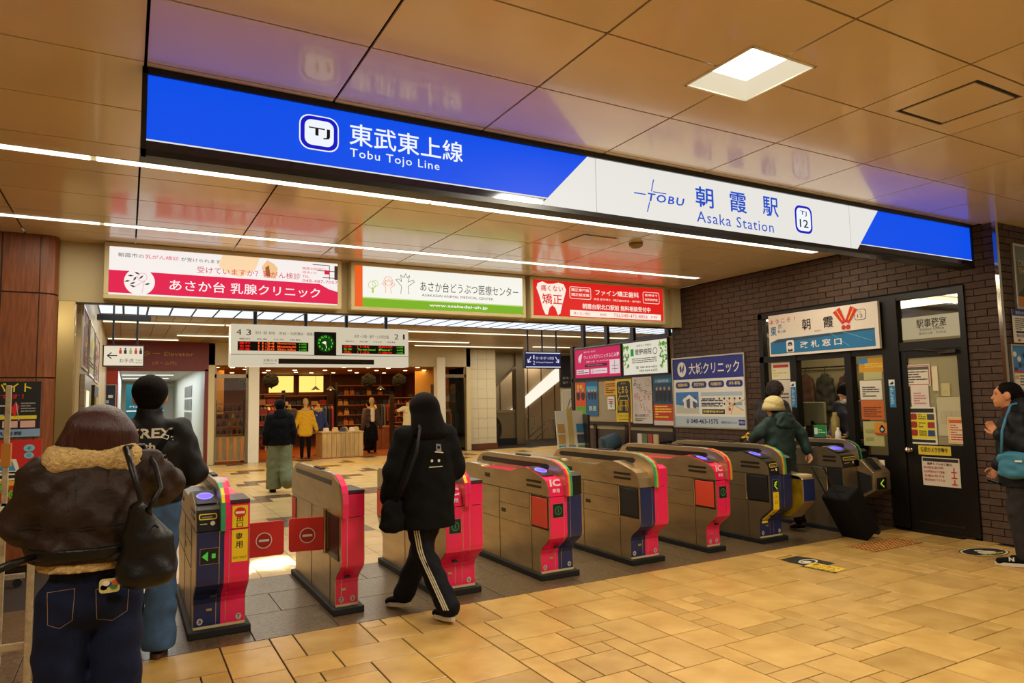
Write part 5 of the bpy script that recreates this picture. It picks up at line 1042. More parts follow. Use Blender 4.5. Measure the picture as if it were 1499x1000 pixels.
Gg = gate(5.86, 'navy fronted gate with yellow entrance strip and side box, second from the brick wall', dict(kind='deck', col=navym, top=blackm), dict(kind='box', col=navym, upper=blackm), dict(x=(.15, .205), stripes=(yg, greenm)), .335, ((.04, '2'), (.29, '1')), 'black', dark=True)
disp(Gg, .03, .125, .55, .67, 'yarrow')
q = [(.16, .2), (.16, .235), (.0, .365), (.0, .54)]
MB().ribbon(q, .035, .12, -.008, yel).build('entrance_sticker', Gg)
b = MB(); f = Fr((0, -.009, 0), (1, 0, 0)); text(b, f, '入', .06, .48, .03, P(30, 26, 20), .035, .001); text(b, f, '口', .06, .42, .028, P(30, 26, 20), .033, .001); f = Fr((0, .0, .365), (1, 0, 0), (0, -.155, .13)); text(b, f, '専', .06, -.07, .03, P(30, 26, 20), .033, .01); text(b, f, '用', .06, -.13, .03, P(30, 26, 20), .033, .01); b.build('entrance_lettering', Gg)
sb = MB().prism([(-.12, .42), (-.12, .66), (-.08, .69), (.25, .72), (.25, .2), (.05, .24)], .36, .54, gsteel).build('side_box', Gg, bevel=.005)
MB().box((.365, -.125, .43), (.535, -.118, .655), navym).build('front_plate', sb)
MB().prism([(-.1, .40), (-.11, .64), (.0, .66), (.2, .5), (.2, .24), (.05, .26)], .355, .36, mat('yellow_reflection', (190, 160, 20), .25, .5, var=.5, vs=5)).build('reflection_plate', sb)  # yellow reflection in the stainless side, painted on as a thin sheet
MB().box((.36, -.1, .66), (.54, .1, .70), cream).build('top_plate', sb)
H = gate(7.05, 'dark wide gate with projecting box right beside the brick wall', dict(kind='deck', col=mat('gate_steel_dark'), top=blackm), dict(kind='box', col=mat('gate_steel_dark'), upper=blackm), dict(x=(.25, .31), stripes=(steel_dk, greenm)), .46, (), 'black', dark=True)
st = mat('gate_steel_dark'); sb = MB().prism([(-.3, .46), (-.3, .66), (-.08, .8), (.15, .8), (.3, .72), (.3, .32), (-.05, .36)], .25, .55, gsteel).build('side_box', H, bevel=.006)
MB().box((.30, -.305, .47), (.47, -.298, .6), blackm).build('screen', sb); MB().prism([(-.27, .69), (-.1, .80), (-.1, .812), (-.27, .70)], .3, .42, blackm).build('slot_window', sb)
b = MB(); f = Fr((0, -.307, 0), (1, 0, 0)); yg_ = E(170, 210, 40, s=.8); line(b, f, (.42, .575), (.36, .535), .014, yg_, .001); line(b, f, (.42, .495), (.36, .535), .014, yg_, .001); b.build('arrow', sb)
MB().prism([(-.26, .48), (-.26, .63), (.2, .70), (.25, .38), (.0, .38)], .244, .25, blf).build('black_plate', sb)
H.scale = (1, .66, 1)
b = MB().box((.56, -.2, .52), (.565, .1, .78), P(224, 210, 186)).box((.5, -.06, .74), (.562, .1, .80), P(224, 210, 186)); o = b.build('leaflets', H)
# ------------------------------------------------------------------ people. local frame: x right, y the way they face, z up
skin = mat('skin', (206, 150, 112), .5, var=.05, vs=6); lipm = mat('lips', (170, 84, 76), .4); eyem = mat('eye', (24, 16, 12), .2)
def V3(*a): return np.array(a, float)
def std(H=1.65):
    s = H/1.7
    J = dict(hip=V3(0, 0, .93), waist=V3(0, .0, 1.06), chest=V3(0, .0, 1.27), neck=V3(0, .0, 1.44), head=V3(0, .02, 1.585))
    for k, d in (('L', -1), ('R', 1)):
        J['hip'+k] = V3(.09*d, 0, .90); J['knee'+k] = V3(.10*d, .02, .49); J['ank'+k] = V3(.10*d, -.02, .09); J['toe'+k] = V3(.12*d, .15, .03)
        J['sho'+k] = V3(.165*d, -.01, 1.385); J['elb'+k] = V3(.23*d, -.03, 1.10); J['wri'+k] = V3(.235*d, .05, .86); J['han'+k] = V3(.235*d, .08, .77)
    return {a: b*s for a, b in J.items()}, s
def limb(b, J, a, c, ra, rb, s=1, g=0): b.cone(J[a], (ra+g)*s, J[c], (rb+g)*s)
def person(label, x, y, rz, J, s, skinm=skin, vox=.009, face=(0, 1, 0), group=None):
    t = empty('person', (x, y, 0), rz); tag(t, label, 'person', group)
    b = Blob(vox, .025*s)
    b.econe(J['hip'], (.15*s, .105*s), J['waist'], (.125*s, .095*s)); b.econe(J['waist'], (.125*s, .095*s), J['chest'], (.15*s, .105*s)); b.econe(J['chest'], (.15*s, .105*s), (J['shoL']+J['shoR'])/2, (.13*s, .07*s))
    b.cone(J['neck']-V3(0, 0, .03*s), .055*s, J['head']-V3(0, .0, .07*s), .05*s)
    f = V3(*face); f /= np.linalg.norm(f); r = np.cross(f, V3(0, 0, 1)); r /= np.linalg.norm(r); u = np.cross(r, f); R3 = np.stack([r, f, u], 1)
    h = J['head']; hp = lambda a, c, d: h+(r*a+f*c+u*d)*s
    b.ell(h+u*.02*s, V3(.076, .095, .1)*s, R3); b.ell(hp(0, .025, -.045), V3(.058, .068, .075)*s, R3)
    b.cone(hp(0, .088, .0), .011*s, hp(0, .112, -.03), .014*s); b.cone(hp(-.03, .085, .035), .012*s, hp(.03, .085, .035), .012*s)
    b.ell(hp(0, .088, -.068), V3(.025, .014, .012)*s, R3); b.ell(hp(0, .08, -.1), V3(.022, .018, .018)*s, R3)
    for d in (-1, 1): b.ell(hp(.084*d, -.005, -.008), V3(.017, .022, .036)*s, R3)
    for k, d in (('L', -1), ('R', 1)):
        limb(b, J, 'sho'+k, 'elb'+k, .048, .04, s); limb(b, J, 'elb'+k, 'wri'+k, .038, .026, s)
        limb(b, J, 'hip'+k, 'knee'+k, .085, .056, s); limb(b, J, 'knee'+k, 'ank'+k, .054, .036, s); b.cone(J['ank'+k]-V3(0, .02, .03)*s, .036*s, J['toe'+k]-V3(0, .02, 0)*s, .026*s)
    b.build('body', skinm, t)
    # hands: palm, four curled fingers, thumb
    for k, d in (('L', -1), ('R', 1)):
        w, hd = J['wri'+k], J['han'+k]; a = hd-w; a /= np.linalg.norm(a); side = J.get('palm'+k, V3(0, 1, 0)); side = side-a*(side @ a); side /= np.linalg.norm(side); n = np.cross(a, side)*d
        hb = Blob(.0045 if vox < .012 else .008, .008*s); hb.econe(w, (.026*s, .018*s), w+a*.085*s, (.038*s, .014*s), side)
        for i, (o_, l) in enumerate(((.028, .072), (.01, .08), (-.01, .074), (-.028, .058))):
            p0 = w+a*.085*s+side*o_*s; p1 = p0+(a*.8*l*.5+n*.012*-1)*s; p2 = p1+(a*.5-n*.75)*l*.55*s
            hb.cone(p0, .0092*s, p1, .0088*s).cone(p1, .0088*s, p2, .0075*s)
        q0 = w+a*.03*s+side*.03*s; q1 = q0+(a*.03+side*.03-n*.012)*s; q2 = q1+(a*.032+side*.006-n*.012)*s; hb.cone(q0, .013*s, q1, .0115*s).cone(q1, .0115*s, q2, .009*s)
        hb.build('hand', skinm, t)
    b = MB()
    for d in (-1, 1):
        c = hp(.031*d, .083, .012); b.lathe([(0, -.006), (.011*s, -.002), (.011*s, .002), (0, .006)], eyem, M=Matrix.Translation(c) @ Vector(f).to_track_quat('Z', 'Y').to_matrix().to_4x4(), seg=10)
        for q in (-1, 0): b.tube([hp(.018*d, .094, .033), hp(.032*d, .092, .038), hp(.046*d, .083, .032)], .003*s, eyem, 5)
    b.build('eyes', t, smooth=True)
    MB().tube([hp(-.022, .093, -.064), hp(0, .102, -.062), hp(.022, .093, -.064)], .005*s, lipm, 6).build('mouth', t, smooth=True)
    t['s'] = 0; del t['s']
    return t, hp, R3
def trousers(t, J, s, m, th=.11, kn=.085, hem=.09, vox=.01, fold=.004, name='trousers', top=1.02, hz=.06):
    b = Blob(vox, .025*s, fold, 10); b.econe(J['hip']-V3(0, 0, .02*s), ((.06+th)*s, .125*s), J['hip']+V3(0, 0, (top-.93)*s), (.145*s, .11*s))
    for k in 'LR':
        limb(b, J, 'hip'+k, 'knee'+k, th, kn, s); b.cone(J['knee'+k], kn*s, J['ank'+k]+V3(0, 0, 0), hem*s)
    b.cut((0, 0, -1), -hz*s); b.cut((0, 0, 1), (top)*s); return b.build(name, m, t)
def shoes(t, J, s, m, sole, vox=.008, accent=None):
    for k in 'LR':
        a, o = J['ank'+k], J['toe'+k]; b = Blob(vox, .02*s); d = (o-a); dh = V3(d[0], d[1], 0); dh /= np.linalg.norm(dh)
        heel = a-dh*.03*s; b.econe(V3(heel[0], heel[1], a[2]-.03*s), (.042*s, .04*s), V3(o[0], o[1], o[2]+.008*s), (.046*s, .028*s), np.cross(dh, V3(0, 0, 1))); b.cone(a, .045*s, a-V3(0, 0, .03*s), .045*s); zl = min(a[2]-.075*s, o[2]-.025*s)
        b.cut((0, 0, -1), -(zl+.012)); sh = b.build('shoe', m, t)
        sd = Vector(dh); sdx = Vector((sd.y, -sd.x, 0)); q = MB(); c0 = Vector((heel[0], heel[1], 0))-sd*.05*s; L_ = (Vector((o[0], o[1], 0))-c0).length+.035*s
        tilt = (o[2]-.03*s)-(a[2]-.09*s); pts = []
        for i in range(16):
            w_ = 2*PI*i/16; pts.append(c0+sd*(L_/2+L_/2*math.cos(w_))+sdx*(.05*s*math.sin(w_)*(1+.12*math.cos(w_))))
        vs = []
        for zz in (0, .03*s):
            for p in pts: vs.append(Vector((p.x, p.y, max(a[2]-.09*s+tilt*((p-c0).dot(sd)/L_), 0)+.001+zz)))
        q.add(vs, [tuple(range(15, -1, -1)), tuple(range(16, 32))]+[(i, (i+1) % 16, (i+1) % 16+16, i+16) for i in range(16)], sole); q.build('sole', sh)
def jacket(t, J, s, m, ch=(.2, .145), wa=(.2, .15), hem=.85, up=.075, lo=.062, cuff=.05, vox=.01, fold=.004, name='jacket', collar=None, hemr=None, k=.03, ff=9):
    b = Blob(vox, k*s, fold, ff); hr = hemr or wa; mid = (J['shoL']+J['shoR'])/2
    b.econe(J['chest'], (ch[0]*s, ch[1]*s), mid-V3(0, 0, .02)*s, ((ch[0]-.045)*s, (ch[1]-.055)*s)); b.econe(J['waist'], (wa[0]*s, wa[1]*s), J['chest'], (ch[0]*s, ch[1]*s))
    lowc = J['hip']+(V3(0, 0, hem*s)-V3(0, 0, J['hip'][2])); lowc = V3(J['hip'][0], J['hip'][1], hem*s-.03)
    b.econe(lowc, (hr[0]*s, hr[1]*s), J['waist'], (wa[0]*s, wa[1]*s))
    for q in 'LR':
        b.cone(J['sho'+q]-V3(0, 0, .015)*s, up*s, J['elb'+q], (up*.92)*s); c = J['elb'+q]+(J['wri'+q]-J['elb'+q])*.93; b.cone(J['elb'+q], (up*.9)*s, c, lo*s)
        v = J['wri'+q]-J['elb'+q]; v /= np.linalg.norm(v)
    for q in 'LR': b.cone(J['neck']-V3(0, .0, .055)*s, .075*s, J['sho'+q]-V3(0, 0, .02)*s, up*.9*s)
    if collar: b.cone(J['neck']-V3(0, 0, .03)*s, (collar)*s, J['neck']+V3(0, 0, .055)*s, (collar-.002)*s)
    b.cut((0, 0, -1), -hem*s)
    o = b.build(name, m, t); return o
def hair_short(t, hp, R3, s, m, J, top=.0, side=.0, vox=.008, fold=.0):
    b = Blob(vox, .02, fold, 30); b.ell(hp(0, -.014, .036), V3(.104, .12, .106)*s, R3); b.ell(hp(0, -.05, -.03), V3(.072, .062, .062)*s, R3)
    f = R3[:, 1]; c = hp(0, .095, -.03); b.sub(c, V3(.075, .075, .08)*s)
    for d in (-1, 1): b.sub(hp(.105*d, -.0, -.035), V3(.036, .045, .055)*s); return b.build('hair', m, t)
def hair_bob(t, hp, R3, s, m, length=.17, w=.1, vox=.007, fold=.0, back=.06, open_=True, ff=40):
    b = Blob(vox, .03, fold, ff); b.ell(hp(0, -.012, .03), V3(.112, .12, .108)*s, R3)
    b.econe(hp(0, -.03, .0), (.118*s, .1*s), hp(0, -.115, -length), (w*s, .07*s))
    if open_: b.sub(hp(0, .12, -.06), V3(.062, .1, .11)*s)
    return b.build('hair', m, t)
def local(t_xy, rz, p):   # world point to a person's local frame
    d = Matrix.Rotation(-rz, 3, 'Z') @ Vector((p[0]-t_xy[0], p[1]-t_xy[1], p[2])); return V3(*d)
def logo(t, name, y, items, U=(1, 0, 0), O=(0, 0, 0)):
    b = MB(); f = Fr(Vector(O)+Vector((0, y, 0)), U); [fn(b, f) for fn in items]; return b.build(name, t)
def drape(o, target, off=.003, axis=(0, 1, 0)):
    """press flat print onto the garment behind it"""
    from mathutils.bvhtree import BVHTree
    me = target.data; bv = BVHTree.FromPolygons([v.co for v in me.vertices], [tuple(p.vertices) for p in me.polygons]); d = Vector(axis)
    for v in o.data.vertices:
        h = bv.ray_cast(v.co-d*1.0, d)
        if h[0] is not None: v.co = h[0]-d*off
    return o
leather = mat('brown_leather', (44, 29, 21), .6, var=.35, vs=9, bump=.8, bs=24, spec=.3); fur = mat('shearling', (214, 180, 118), .95, var=.15, vs=70, bump=1, bs=160)
denim = mat('dark_denim', (22, 30, 58), .85, spec=.2, var=.25, vs=12, bump=.3, bs=200); denl = mat('blue_denim', (52, 82, 118), .8, var=.3, vs=10, bump=.3, bs=150)
blk = mat('black_cloth', (9, 9, 10), .85, bump=.5, bs=22, spec=.15); blkn = mat('black_nylon', (12, 12, 15), .55, bump=.5, bs=18, spec=.25); hairb = mat('black_hair', (14, 9, 8), .65, var=.4, vs=30, stretch=(6, 6, .4), spec=.08, bump=.8, bs=30)
hairr = mat('auburn_hair', (58, 22, 16), .38, var=.5, vs=24, stretch=(6, 6, .4), bump=.5, bs=40); wsole = mat('white_sole', (206, 196, 170), .6); bleather = mat('black_leather', (14, 13, 13), .42, bump=.2, bs=50, spec=.4)
stitch = mat('stitching', (150, 120, 84), .7)
# --- 1. woman in the shearling jacket, close on the left, seen from behind
J, s = std(1.6)
J['head'] = J['neck']+V3(.02, .05, .075); J['neck'] = J['neck']+V3(0, .02, -.03)
J['elbL'] = V3(-.215, .04, 1.14); J['wriL'] = V3(-.12, .26, 1.12); J['hanL'] = V3(-.05, .31, 1.14)
J['elbR'] = V3(.235, .06, 1.245); J['wriR'] = V3(.1, .29, 1.22); J['hanR'] = V3(.03, .33, 1.22); J['palmL'] = V3(0, 0, 1); J['palmR'] = V3(0, 0, 1)
J['shoR'] = J['shoR']+V3(.0, 0, .02)
px_, py_ = -.10, 3.08
t, hp, R3 = person('woman in a brown leather jacket with shearling collar and dark jeans, seen from behind', px_, py_, 0, J, s, face=(.35, 1, -.45))
jk = jacket(t, J, s, leather, ch=(.19, .155), wa=(.19, .16), hem=1.06, up=.085, lo=.07, vox=.008, fold=.006, hemr=(.165, .145), k=.05, ff=12)
b = Blob(.006, .03, .0025, 75); b.econe(V3(-.105, -.055, 1.368), (.05, .055), V3(.1, -.055, 1.36), (.05, .055), (0, 1, 0)); b.econe(V3(-.11, -.05, 1.36), (.05, .05), V3(-.09, .07, 1.36), (.05, .05)); b.econe(V3(.11, -.05, 1.36), (.05, .05), V3(.09, .07, 1.36), (.05, .05)); b.cut((0, -.2, 1), 1.425); cl = b.build('shearling_collar', fur, t)
b = Blob(.008, .02, .004, 60); b.econe(V3(0, 0, .975), (.172, .150), V3(0, 0, 1.0), (.172, .150)); b.cut((0, 0, 1), 1.005).cut((0, 0, -1), -.968); b.build('shearling_hem', fur, t)
b = Blob(.008, .01, .002); b.econe(V3(0, 0, 1.02), (.196, .172), V3(0, 0, 1.05), (.2, .176)); b.cut((0, 0, 1), 1.055).cut((0, 0, -1), -1.012); b.build('waist_belt', bleather, t)
MB().tube([(-.16, -.08, 1.035), (-.24, -.12, 1.02), (-.32, -.12, .985), (-.42, -.08, .93)], [.01, .014, .015, .014], bleather, 8).build('belt_end', t, smooth=True)
b = MB()
for a in ((-.05, .05, 1.29), ): b.box((-.055, -.2, 1.255), (.045, -.158, 1.32), leather)
q = b.build('hanger_patch', t); drape(q, jk, .004)
b = MB(); b.tube([(-.23+.04*i, -.25, 1.125+.006*math.sin(i)) for i in range(12)], .0035, mat('leather_seam', (20, 14, 10), .6), 6); q = b.build('back_seam', t); drape(q, jk, .003)
tr = trousers(t, J, s, denim, th=.094, kn=.088, hem=.1, vox=.009, fold=.004, top=1.04)
for x0, x1 in ((-.13, -.045), (.02, .125)):
    b = MB(); f = Fr((0, -.3, 0), (1, 0, 0)); pts = [(x0, .90), (x1, .91), (x1-.005, .80), ((x0+x1)/2, .775), (x0+.005, .79)]
    n_ = len(pts); fine = []
    for i in range(n_):
        a, c = Vector(pts[i]), Vector(pts[(i+1) % n_]); fine += [a.lerp(c, k/6) for k in range(6)]
    for i in range(len(fine)): line(b, f, tuple(fine[i]), tuple(fine[(i+1) % len(fine)]), .0018, stitch, 0)
    q = b.build('pocket_stitching', t); drape(q, tr, .002)
b = MB(); f = Fr((0, -.3, 0), (1, 0, 0)); poly(b, f, rrect(.05, .855, .115, .905, .012), P(214, 200, 130), 0); [disc(b, f, u, v, .012, .01, P(*c), .001*k, 8) for k, (u, v, c) in enumerate(((.065, .875, (200, 50, 50)), (.08, .885, (90, 60, 140)), (.095, .875, (60, 140, 60)), (.1, .89, (220, 90, 60)), (.072, .89, (240, 230, 220))))]; q = b.build('pocket_charm', t)
q.data.transform(Matrix.Translation((-.02, .15, .035)))
b = Blob(.0065, .04, .0, 30); b.ell(hp(0, -.01, .03), V3(.104, .118, .107)*s, R3); b.econe(V3(.015, -.02, 1.46), (.115, .09), V3(.0, -.02, 1.385), (.135, .075)); b.econe(V3(.08, .03, 1.42), (.06, .07), V3(.1, .03, 1.34), (.045, .05)); b.sub(hp(0.02, .13, -.05), V3(.06, .1, .1)); b.build('hair', hairr, t)
shoes(t, J, s, blk, wsole)
bx, by = .19, -.10
b = Blob(.006, .02, .003, 11); b.econe(V3(bx-.01, by-.06, .95), (.1, .06), V3(bx-.01, by-.06, 1.06), (.085, .05)); b.econe(V3(bx-.01, by-.06, 1.06), (.08, .05), V3(bx-.05, by-.09, 1.19), (.025, .02)); bag = b.mesh('bag', bleather)
bg = obj('shoulder_bag', bag, None, (px_, py_, 0)); tag(bg, 'black leather slouchy bag hanging from the right shoulder of the shearling jacket woman', 'bag')
MB().tube([(.1, -.12, 1.40), (.12, -.205, 1.34), (.155, -.235, 1.22), (bx-.06, -.2, 1.19), (bx-.05, -.18, 1.15)], .011, bleather, 6).tube([(bx+.0, -.16, 1.12), (bx-.01, -.2, 1.18), (.22, -.17, 1.25), (.2, -.1, 1.33), (.16, .0, 1.40), (.1, -.12, 1.40)], .010, bleather, 6).build('strap', bg, smooth=True)
o = MB().cham((-.035, -.004, 0), (.035, .004, .14), .002, blackp).build('phone', None, (px_-.01, py_+.36, 1.14)); o.rotation_euler = (.9, 0, 0); tag(o, 'dark phone held in front of the shearling jacket woman', 'phone')
# --- 2. man in the black printed jacket walking into lane 8
J, s = std(1.73); J['kneeR'] = V3(.09, .05, .5); J['ankR'] = V3(.08, -.02, .09); J['toeR'] = V3(.09, .14, .03); J['elbR'] = V3(.27, -.02, 1.12); J['wriR'] = V3(.19, .2, 1.05); J['hanR'] = V3(.16, .28, 1.05); J['kneeL'] = V3(-.1, .14, .5); J['ankL'] = V3(-.1, .2, .1); J['toeL'] = V3(-.11, .37, .03)
t, hp, R3 = person('man in a black jacket with white back lettering and blue jeans entering the left lane', .13, 5.02, -.05, J, s)
jk = jacket(t, J, s, blkn, ch=(.2, .15), wa=(.195, .15), hem=.93, up=.082, lo=.06, fold=.004, collar=.075)
trousers(t, J, s, denl, th=.1, kn=.085, hem=.1, hz=.05); shoes(t, J, s, blk, mat('brown_sole', (80, 50, 30), .6))
hair_short(t, hp, R3, s, hairb, J)
wp = P(206, 196, 170)
b = MB(); f = Fr((0, -.4, 0), (1, 0, 0)); text(b, f, 'VIREX', -.14, 1.355, .06, wp, .28, 0, bold=.03); line(b, f, (-.14, 1.34), (.14, 1.34), .005, wp, 0); text(b, f, '50th', -.1, 1.285, .042, wp, .14, 0, bold=.03); text(b, f, 'CENTURY', -.02, 1.2, .026, wp, .13, 0, bold=.02); line(b, f, (-.05, 1.185), (.12, 1.185), .003, wp, 0); text(b, f, 'STORIES BY', .02, 1.24, .012, wp, .08, 0)
q = b.build('back_lettering', t); drape(q, jk, .003)
b = MB(); pts = [(-.1, -.4, .98), (-.03, -.4, 1.1), (.05, -.4, 1.22), (.1, -.4, 1.32), (.13, -.4, 1.42)]; f = Fr((0, -.4, 0), (1, 0, 0))
for i in range(40): a = Vector((-.14, .97)).lerp(Vector((.13, 1.4)), i/40); c = Vector((-.14, .97)).lerp(Vector((.13, 1.4)), (i+1)/40); line(b, f, tuple(a), tuple(c), .036, blk, 0)
q = b.build('cross_strap', t); drape(q, jk, .008)
b = MB(); [line(b, f, p, q_, .004, wp, 0) for p, q_ in (((.08, 1.38), (.115, 1.365)), ((.115, 1.365), (.107, 1.345)), ((.107, 1.345), (.072, 1.36)), ((.072, 1.36), (.08, 1.38)))]; q = b.build('strap_buckle', t); drape(q, jk, .012)
# --- 3. woman in black stepping towards the gates
J, s = std(1.6)
J['kneeL'] = V3(-.03, -.02, .47); J['ankL'] = V3(.06, -.24, .11); J['toeL'] = V3(.05, -.08, .03); J['kneeR'] = V3(.03, .13, .46); J['ankR'] = V3(-.07, .24, .12); J['toeR'] = V3(-.13, .38, .035)
J['elbL'] = V3(-.24, -.02, 1.05); J['wriL'] = V3(-.25, .05, .84); J['hanL'] = V3(-.25, .07, .75); J['elbR'] = V3(.24, .0, 1.05); J['wriR'] = V3(.2, .2, 1.0); J['hanR'] = V3(.18, .28, 1.02)
t, hp, R3 = person('woman in an oversized black coat and striped track trousers walking to the gates', 1.94, 4.84, .05, J, s)
jk = jacket(t, J, s, blk, ch=(.235, .17), wa=(.24, .18), hem=.68, up=.1, lo=.085, hemr=(.24, .19), fold=.004, collar=.07)
tr = trousers(t, J, s, mat('navy_track', (12, 13, 20), .75, bump=.4, bs=30, spec=.2), th=.105, kn=.085, hem=.085, vox=.009, fold=.004)
hair_bob(t, hp, R3, s, hairb, .19, .155)
shoes(t, J, s, blk, wsole)
b = MB()
for k_i in range(3):
    pts = []
    for i in range(12):
        q = i/11; a = J['hipR']*(1-q)+J['kneeR']*q if False else None
    for i in range(14):
        q = i/13
        p = (J['hipL']*(1-2*q)+J['kneeL']*2*q) if q < .5 else (J['kneeL']*(2-2*q)+J['ankL']*(2*q-1))
        rr = (.105+(.085-.105)*min(1, 2*q))*s+.006; an = math.radians(222+k_i*10); pts.append(p+V3(math.cos(an), math.sin(an), 0)*rr)
    b.tube(pts, .005, wsole, 4)
b.build('side_stripes', t)
b = MB(); f = Fr((0, -.4, 0), (1, 0, 0)); gy = P(110, 104, 104)
poly(b, f, [(.0, 1.185), (.07, 1.175), (.07, 1.182), (.0, 1.192)], wp, 0); poly(b, f, [(.01, 1.19), (.055, 1.185), (.055, 1.24), (.015, 1.245)], gy, 0); disc(b, f, -.022, 1.125, .01, .011, wp, 0); disc(b, f, .035, 1.123, .01, .011, wp, 0); rect(b, f, -.045, 1.078, .062, 1.084, wp, 0)
q = b.build('back_print', t); q['kind'] = 'stuff'; drape(q, jk, .004)
bag = Blob(.008, .03, .004, 14); bag.econe(V3(-.27, -.06, .68), (.1, .055), V3(-.27, -.06, .82), (.075, .045)); o = bag.build('shoulder_bag', blk, None, (1.94, 4.84, 0)); tag(o, 'small black pouch bag hanging at the left hip of the woman in black', 'bag')
MB().tube([(-.25, -.1, .86), (-.22, -.2, 1.0), (-.15, -.225, 1.2), (-.1, -.16, 1.36), (-.06, .0, 1.42)], .012, blkn, 6).build('strap', o, smooth=True)
# --- 4. distant passer-by in green trousers
J, s = std(1.62); J['kneeR'] = V3(.1, -.05, .45); J['ankR'] = V3(.12, -.25, .2); J['toeR'] = V3(.13, -.14, .1)
t, hp, R3 = person('passer-by in a black hooded top and wide green trousers beyond the gates', 2.42, 13.0, -.05, J, s, vox=.016)
jacket(t, J, s, blk, ch=(.24, .16), wa=(.22, .16), hem=.86, up=.09, lo=.07, vox=.015, collar=.07); trousers(t, J, s, mat('green_cloth', (110, 112, 74), .8), th=.12, kn=.13, hem=.14, vox=.015); hair_short(t, hp, R3, s, hairb, J, vox=.014); shoes(t, J, s, blk, blk, .014)
b = Blob(.014, .03); b.econe(V3(0, -.07, 1.33), (.13, .07), V3(0, -.06, 1.4), (.11, .07)); b.build('hood', blk, t)
# --- 5. old traveller in green coat and cream hat with the suitcase
J, s = std(1.52); J['elbR'] = V3(.26, -.06, 1.1); J['wriR'] = V3(.30, -.12, .88); J['hanR'] = V3(.31, -.15, .80); J['elbL'] = V3(-.26, .02, 1.12); J['wriL'] = V3(-.22, .2, 1.02); J['hanL'] = V3(-.2, .28, 1.0); J['head'] = J['head']+V3(-.02, .03, -.02)
J['kneeL'] = V3(-.08, .12, .47); J['ankL'] = V3(-.08, .16, .09); J['toeL'] = V3(-.08, .32, .03); J['kneeR'] = V3(.09, .0, .45); J['ankR'] = V3(.08, -.18, .13); J['toeR'] = V3(.09, -.04, .03)
T5 = (6.68, 5.62)
t, hp, R3 = person('traveller in a dark green coat and cream hat pulling a black suitcase', *T5, -.15, J, s)
gc = mat('green_coat', (22, 48, 44), .7, var=.15, vs=9); jacket(t, J, s, gc, ch=(.215, .155), wa=(.21, .16), hem=.68, hemr=(.225, .17), up=.08, lo=.062, fold=.005, collar=.08)
b = Blob(.009, .03, .004, 16); b.econe(V3(-.0, -.13, 1.2), (.13, .045), V3(0, -.1, 1.3), (.12, .05)); b.build('hood', gc, t)
trousers(t, J, s, blk, th=.09, kn=.07, hem=.07); shoes(t, J, s, mat('red_brown_shoe', (110, 44, 34), .6), blk)
hm = mat('cream_hat', (204, 188, 130), .9, bump=.5, bs=90); b = Blob(.008, .02, .002, 40); b.ell(hp(0, -.008, .05), V3(.118, .134, .112)*s, R3); b.cut((0, 0, -1), -(hp(0, 0, .02)[2])); o = b.build('hat', hm, t)
MB().lathe([(.1, .06), (.118, .03), (.134, -.035), (.138, -.04), (.12, .02), (.1, .05)], hm, c=tuple(hp(0, 0, .01)), seg=24).build('hat_brim', o, smooth=True)
hair_short(t, hp, R3, s*.95, hairb, J)
# suitcase
SC = (6.86, 4.9); su = empty('suitcase', (*SC, 0), -.1); tag(su, 'black soft wheeled suitcase tilted behind the traveller in green', 'suitcase')
Mt = Matrix.Translation((0, 0, .05)) @ Matrix.Rotation(math.radians(24), 4, 'Y') @ Matrix.Rotation(math.radians(28), 4, 'X') if False else Matrix.Translation((.1, -.05, .05)) @ Matrix.Rotation(math.radians(-32), 4, 'Y')
sm_ = mat('suitcase_cloth', (13, 10, 10), .8, spec=.2, bump=.3, bs=90)
o = MB().box((-.12, -.17, 0), (.12, .17, .54), sm_, Mt).build('case', su, bevel=.03, seg=3); MB().box((.13, -.14, .05), (.17, .14, .26), sm_, Mt).box((.13, -.13, .29), (.165, .13, .44), sm_, Mt).build('front_pocket', su, bevel=.015)
MB().tube([Mt @ Vector((-.1, -.08, .5)), Mt @ Vector((-.1, -.08, .93)), Mt @ Vector((-.1, .08, .93)), Mt @ Vector((-.1, .08, .5))], .009, blackp, 8).build('pull_handle', su)
MB().tube([Mt @ Vector((0, -.07, .5)), Mt @ Vector((0, -.06, .54)), Mt @ Vector((0, .06, .54)), Mt @ Vector((0, .07, .5))], .012, sm_, 8).build('top_handle', su)
for a in (-.13, .13):
    for c in (-.1, .1): MB().lathe([(0, -.015), (.04, -.015), (.04, .015), (0, .015)], rubber, M=Matrix.Translation((Mt @ Vector((c, a, -.0))).to_tuple()[:2]+(max(.042, (Mt @ Vector((c, a, -.02))).z),)) @ Matrix.Rotation(PI/2, 4, 'X')).build('wheel', su)
MB().box((.166, -.03, .34), (.172, .02, .38), mat('red_tag', (150, 40, 30), .5), Mt).build('luggage_tag', su)
